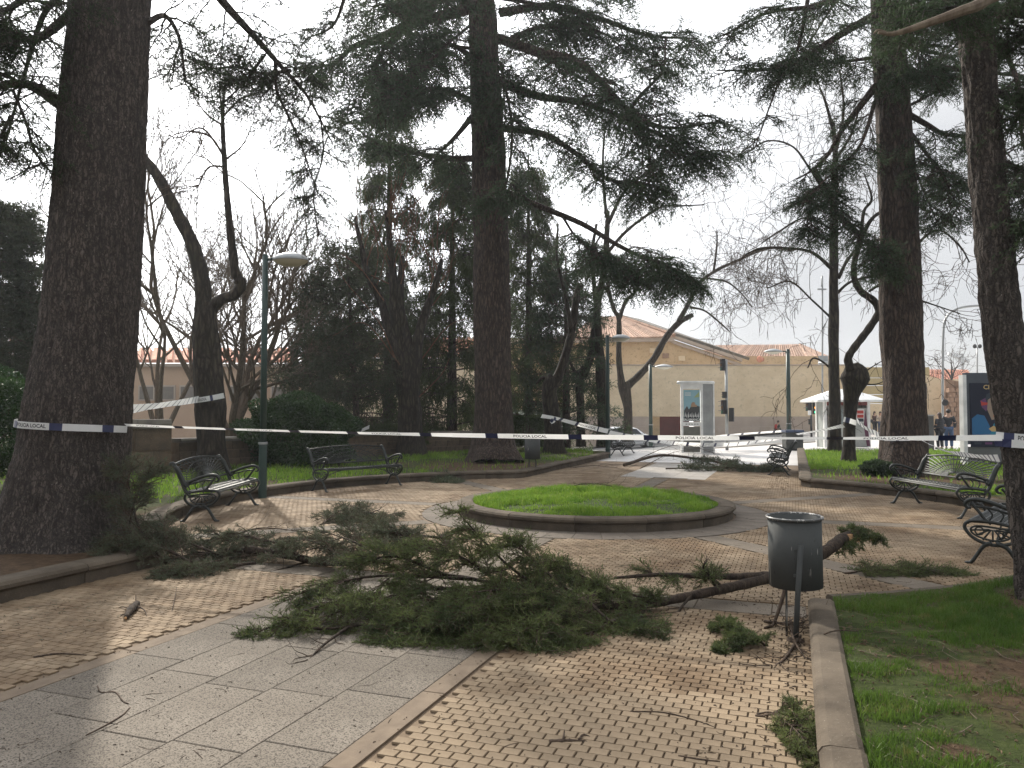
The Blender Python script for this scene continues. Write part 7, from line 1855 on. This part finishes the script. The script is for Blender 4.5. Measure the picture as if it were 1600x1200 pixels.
# ================================================================== CAR
def car(base, rz, label):
    r_ = empty('parked_car', base, rz); tag(r_, label, 'car')
    body = MB(); prof = []   # sections along the length: x, half width, sill z, belt z, roof z (or belt)
    wp = paint('white_car_paint', (.70, .71, .72), .25)
    X = [-1.95, -1.9, -1.6, -1.2, -.5, .2, .55, .95, 1.35, 1.7, 1.86, 1.93]
    HW = [.60, .74, .80, .82, .83, .83, .83, .82, .80, .74, .62, .48]
    SB = [.35, .25, .22, .20, .20, .20, .20, .20, .22, .24, .27, .34]
    BT = [.80, .90, .93, .94, .93, .92, .91, .89, .84, .76, .66, .56]
    RF = [.85, 1.12, 1.36, 1.43, 1.45, 1.42, 1.30, 1.00, .86, .78, .68, .58]
    V = []
    for x, w, s, b_, rf in zip(X, HW, SB, BT, RF):
        rw = w * (.80 if rf > b_ + .15 else .9)
        V += [(x, -w * .9, s), (x, -w, s + .15), (x, -w * .985, b_), (x, -rw, rf - .05), (x, -rw * .6, rf), (x, rw * .6, rf), (x, rw, rf - .05), (x, w * .985, b_), (x, w, s + .15), (x, w * .9, s)]
    F = [(k * 10 + i, k * 10 + (i + 1) % 10, (k + 1) * 10 + (i + 1) % 10, (k + 1) * 10 + i) for k in range(11) for i in range(10)] + [tuple(range(10))[::-1], tuple(range(110, 120))]
    body.add(V, F); bo = body.build('body', wp, r_, True)
    gl = paint('car_glass', (.03, .035, .04), .08)
    for s in (-1, 1):
        m = MB(); y = s * .80
        m.slab([(-1.45, y * .99, .97), (-.45, y * 1.005, .97), (-.45, y * .86, 1.34), (-1.25, y * .86, 1.30)][::s], .02); m.build('window', gl, r_)
        m = MB(); m.slab([(-.38, y * 1.005, .97), (.72, y * .99, .95), (.38, y * .86, 1.30), (-.38, y * .86, 1.35)][::s], .02); m.build('window', gl, r_)
        m = MB(); m.box((.72, s * .88, .98), (.12, .14, .10)); m.build('wing_mirror', wp, r_)
        m = MB(); m.blob((1.76, s * .55, .62), (.14, .16, .09)); m.build('headlight', paint('headlight_glass', (.5, .52, .54), .1), r_)
        m = MB(); m.box((.1, s * .835, .5), (1.6, .02, .04)); m.build('side_strip', M['dark'], r_)
        for x in (-1.2, 1.2):
            m = MB(); m.lathe([(.14, -.09), (.27, -.1), (.31, -.07), (.31, .07), (.27, .1), (.14, .09)], n=20); o = m.build('wheel', M['dark'], r_, True); o.location = (x, s * .74, .31); o.rotation_euler = (R(90), 0, 0)
            h = MB(); h.lathe([(.001, .1), (.16, .105), (.19, .08), (.19, -.08), (.001, -.1)], n=12); h.build('rim', M['galv'], o)
            h = MB(); h.lathe([(.345, -.02), (.355, 0), (.345, .02)], n=20) if False else h.tube([(x + .36 * math.cos(t), s * .832, .31 + .36 * math.sin(t)) for t in np.linspace(0, math.pi, 11)], .02, 5); h.build('wheel_arch', M['dark'], r_)
    m = MB(); m.slab([(1.0, -.62, .955), (1.0, .62, .955), (.56, .55, 1.30), (.56, -.55, 1.30)], .02); m.build('windscreen', gl, r_)
    m = MB(); m.box((1.9, 0, .42), (.05, .8, .12)); m.build('grille', M['dark'], r_)
    m = MB(); m.box((1.93, 0, .55), (.02, .42, .09)); m.build('number_plate', M['white'], r_)
    return r_
cp_ = P(996, 711, 53.0); car((X_(982, 53.0), 53.0, far_z(X_(990, 53), 53) + .02), R(4), 'white hatchback parked nose to the right, behind the farthest bench')

# ================================================================== PEOPLE
def skin_mesh(name, pts, edges, rad, mat, parent, lvl=1, rootv=0):
    me = bpy.data.meshes.new(name); me.from_pydata([tuple(map(float, p)) for p in pts], edges, []); me.materials.append(mat)
    o = bpy.data.objects.new(name, me); COL.objects.link(o); o.parent = parent
    sk = o.modifiers.new('skin', 'SKIN'); sk.use_smooth_shade = True; sk.branch_smoothing = .6
    for v, r in zip(me.skin_vertices[0].data, rad): v.radius = (r if isinstance(r, tuple) else (r, r))
    me.skin_vertices[0].data[rootv].use_root = True
    if lvl: ss = o.modifiers.new('sub', 'SUBSURF'); ss.levels = ss.render_levels = lvl
    return o
def person(base, face_az, H, label, jacket, trousers, hair, pose='stand', bag=None, hairlong=False, arms='down', group=None):
    r_ = empty('person', base, face_az); tag(r_, label, 'person')
    s = H / 1.75; skin = flat('skin', (.42, .26, .18), .6)
    st = .22 if pose == 'walk' else 0.0
    # facing -y locally
    J = dict(pel=(0, 0, .93), sp=(0, 0, 1.12), ch=(0, -.01, 1.32), nk=(0, 0, 1.47), hd=(0, -.02, 1.60), top=(0, -.01, 1.69),
             shL=(.17, 0, 1.40), shR=(-.17, 0, 1.40), hiL=(.09, 0, .88), hiR=(-.09, 0, .88),
             knL=(.10, -.04 - st * .8, .49), knR=(-.10, -.02 + st * .7, .49), anL=(.10, st * -1.2, .09), anR=(-.10, .02 + st * 1.7, .10 + st * .3), toL=(.11, -.14 - st * 1.2, .04), toR=(-.11, -.12 + st * 1.6, .04))
    if arms == 'down': J.update(elL=(.23, .02 + st * .6, 1.13), elR=(-.23, .02 - st * .5, 1.13), haL=(.22, -.06 + st * .6, .90), haR=(-.22, -.08 - st * .8, .91))
    elif arms == 'phone': J.update(elL=(.24, -.08, 1.15), elR=(-.23, -.08, 1.15), haL=(.10, -.28, 1.38), haR=(-.08, -.28, 1.36))
    else: J.update(elL=(.25, .02, 1.14), elR=(-.25, .02, 1.14), haL=(.13, -.18, 1.02), haR=(-.13, -.18, 1.02))
    if pose == 'walk':
        for k in ('ch', 'nk', 'hd', 'top', 'shL', 'shR'): J[k] = (J[k][0], J[k][1] - .07, J[k][2] - .01)
    names = list(J); idx = {k: i for i, k in enumerate(names)}
    E = [('pel', 'sp'), ('sp', 'ch'), ('ch', 'nk'), ('nk', 'hd'), ('hd', 'top'), ('ch', 'shL'), ('ch', 'shR'), ('shL', 'elL'), ('shR', 'elR'), ('elL', 'haL'), ('elR', 'haR'), ('pel', 'hiL'), ('pel', 'hiR'), ('hiL', 'knL'), ('hiR', 'knR'), ('knL', 'anL'), ('knR', 'anR'), ('anL', 'toL'), ('anR', 'toR')]
    Rr = dict(pel=(.15, .11), sp=(.13, .10), ch=(.15, .11), nk=.055, hd=.095, top=.07, shL=.065, shR=.065, elL=.042, elR=.042, haL=.032, haR=.032, hiL=.09, hiR=.09, knL=.058, knR=.058, anL=.04, anR=.04, toL=.035, toR=.035)
    def part(name, keys, extra, mat, root):
        ks = [k for k in names if k in keys]; ii = {k: i for i, k in enumerate(ks)}
        ed = [(ii[a], ii[b]) for a, b in E if a in ii and b in ii]
        rr = []
        for k in ks:
            q = Rr[k]; rr.append(tuple((v + extra) * s for v in q) if isinstance(q, tuple) else (q + extra) * s)
        return skin_mesh(name, [np.array(J[k]) * s for k in ks], ed, rr, mat, r_, 1, ii[root])
    part('body', names, 0, skin, 'pel')
    part('jacket', ['pel', 'sp', 'ch', 'shL', 'shR', 'elL', 'elR'] , .028, jacket, 'sp')
    for sd_ in 'LR':
        a, b = np.array(J['el' + sd_]) * s, np.array(J['ha' + sd_]) * s; m = MB(); m.tube([a, (a + b) / 2, a + (b - a) * .88], [.066 * s, .058 * s, .05 * s], 8); m.build('sleeve', jacket, r_, True)
        m = MB(); t = np.array(J['to' + sd_]) * s; a = np.array(J['an' + sd_]) * s; m.blob((t + a) / 2 - (0, 0, .015), (.055 * s, .14 * s, .05 * s)); m.build('shoe', M['dark'], r_, True)
    part('trousers', ['pel', 'hiL', 'hiR', 'knL', 'knR', 'anL', 'anR'], .022, trousers, 'pel')
    hd = np.array(J['hd']) * s; m = MB(); m.blob(hd + (0, .025 * s, .03 * s), (.092 * s, .10 * s, .105 * s), 0, 12, 8)
    if hairlong: m.blob(hd + (0, .05 * s, -.07 * s), (.10 * s, .07 * s, .16 * s), 0, 10, 6)
    m.build('hair', hair, r_, True)
    m = MB(); m.blob(hd + (0, -.105 * s, -.01 * s), (.014, .02, .02), 0, 6, 4); m.build('nose', skin, r_)
    if bag == 'backpack':
        m = MB(); c = np.array(J['ch']) * s + (0, .20 * s, -.10 * s); m.blob(c, (.15 * s, .11 * s, .23 * s), 0, 12, 8); m.build('backpack', paint('red_backpack', (.38, .04, .03), .6), r_, True)
    if bag == 'shoulder':
        m = MB(); m.blob((-.26 * s, .02, .98 * s), (.07, .15, .14), 0, 10, 6); m.build('bag', M['dark'], r_, True)
    return r_
khaki = paint('khaki_jacket', (.055, .06, .045), .8); black = paint('black_jacket', (.015, .017, .022), .7); navy = paint('dark_jeans', (.03, .045, .085), .8); jeans = paint('blue_jeans', (.05, .09, .17), .8)
brown = paint('dark_brown_jacket', (.07, .035, .03), .8); beige = paint('beige_jumper', (.42, .34, .27), .8); greenj = paint('green_jacket', (.02, .12, .06), .7); blackt = flat('black_trousers', (.015, .015, .018), .8)
hb, hd2 = flat('brown_hair', (.05, .028, .018), .6), flat('dark_hair', (.018, .013, .011), .6)
person(P(1215, 691, 58.8), R(90), 1.70, 'person in a khaki jacket with a red backpack, walking right beside the long pale wall', khaki, blackt, hb, 'walk', 'backpack')
person(P(1367, 678, 57), R(20), 1.70, 'person in a brown jacket with a black shoulder bag, left of the pair', brown, blackt, hb, 'stand', 'shoulder', True, 'phone')
person(P(1376, 678, 56.5), R(-20), 1.68, 'person in a beige jumper, right one of the pair beside the right cedar trunk', beige, navy, hd2, 'stand', None, True, 'phone')
person(P(1483, 702, 33.5), R(150), 1.78, 'tall person in a black jacket and blue jeans, back turned, left of the poster board', black, jeans, hd2, 'stand', None, False, 'down')
puff = empty('x') if False else None
pw = person(P(1469, 702, 33), R(200), 1.60, 'person in a black quilted jacket with horizontal seams, beside the tall person in jeans', black, blackt, hb, 'stand', None, True, 'front')
for k in range(5):
    m = MB(); m.lathe([(.185, 0), (.20, .045), (.185, .09)], (0, 0, .84 + k * .095), 16, 0, .95, .72); m.build('quilted_band', black, pw, True)
person(P(1494, 675, 68), R(170), 1.66, 'person in a green jacket far off in front of the brown wall', greenj, blackt, hb)
person(P(1499, 675, 70), R(190), 1.66, 'person in pale red clothing at the far brown wall, right of the green jacket', paint('faded_red_top', (.35, .14, .11), .8), blackt, flat('blond_hair', (.4, .28, .15), .6))
print('tris', sum(len(o.data.loops) - 2 * len(o.data.polygons) for o in bpy.data.objects if o.type == 'MESH'))
for o in sorted((o for o in bpy.data.objects if o.type=='MESH'), key=lambda o:-len(o.data.loops))[:28]: print(o.name, (o.parent or o).name, len(o.data.loops) - 2 * len(o.data.polygons))
print('objects', len(bpy.data.objects))

for o in bpy.data.objects:
    if 'label' in o and len(o['label'].split()) > 16: print('LONG', o['label'])
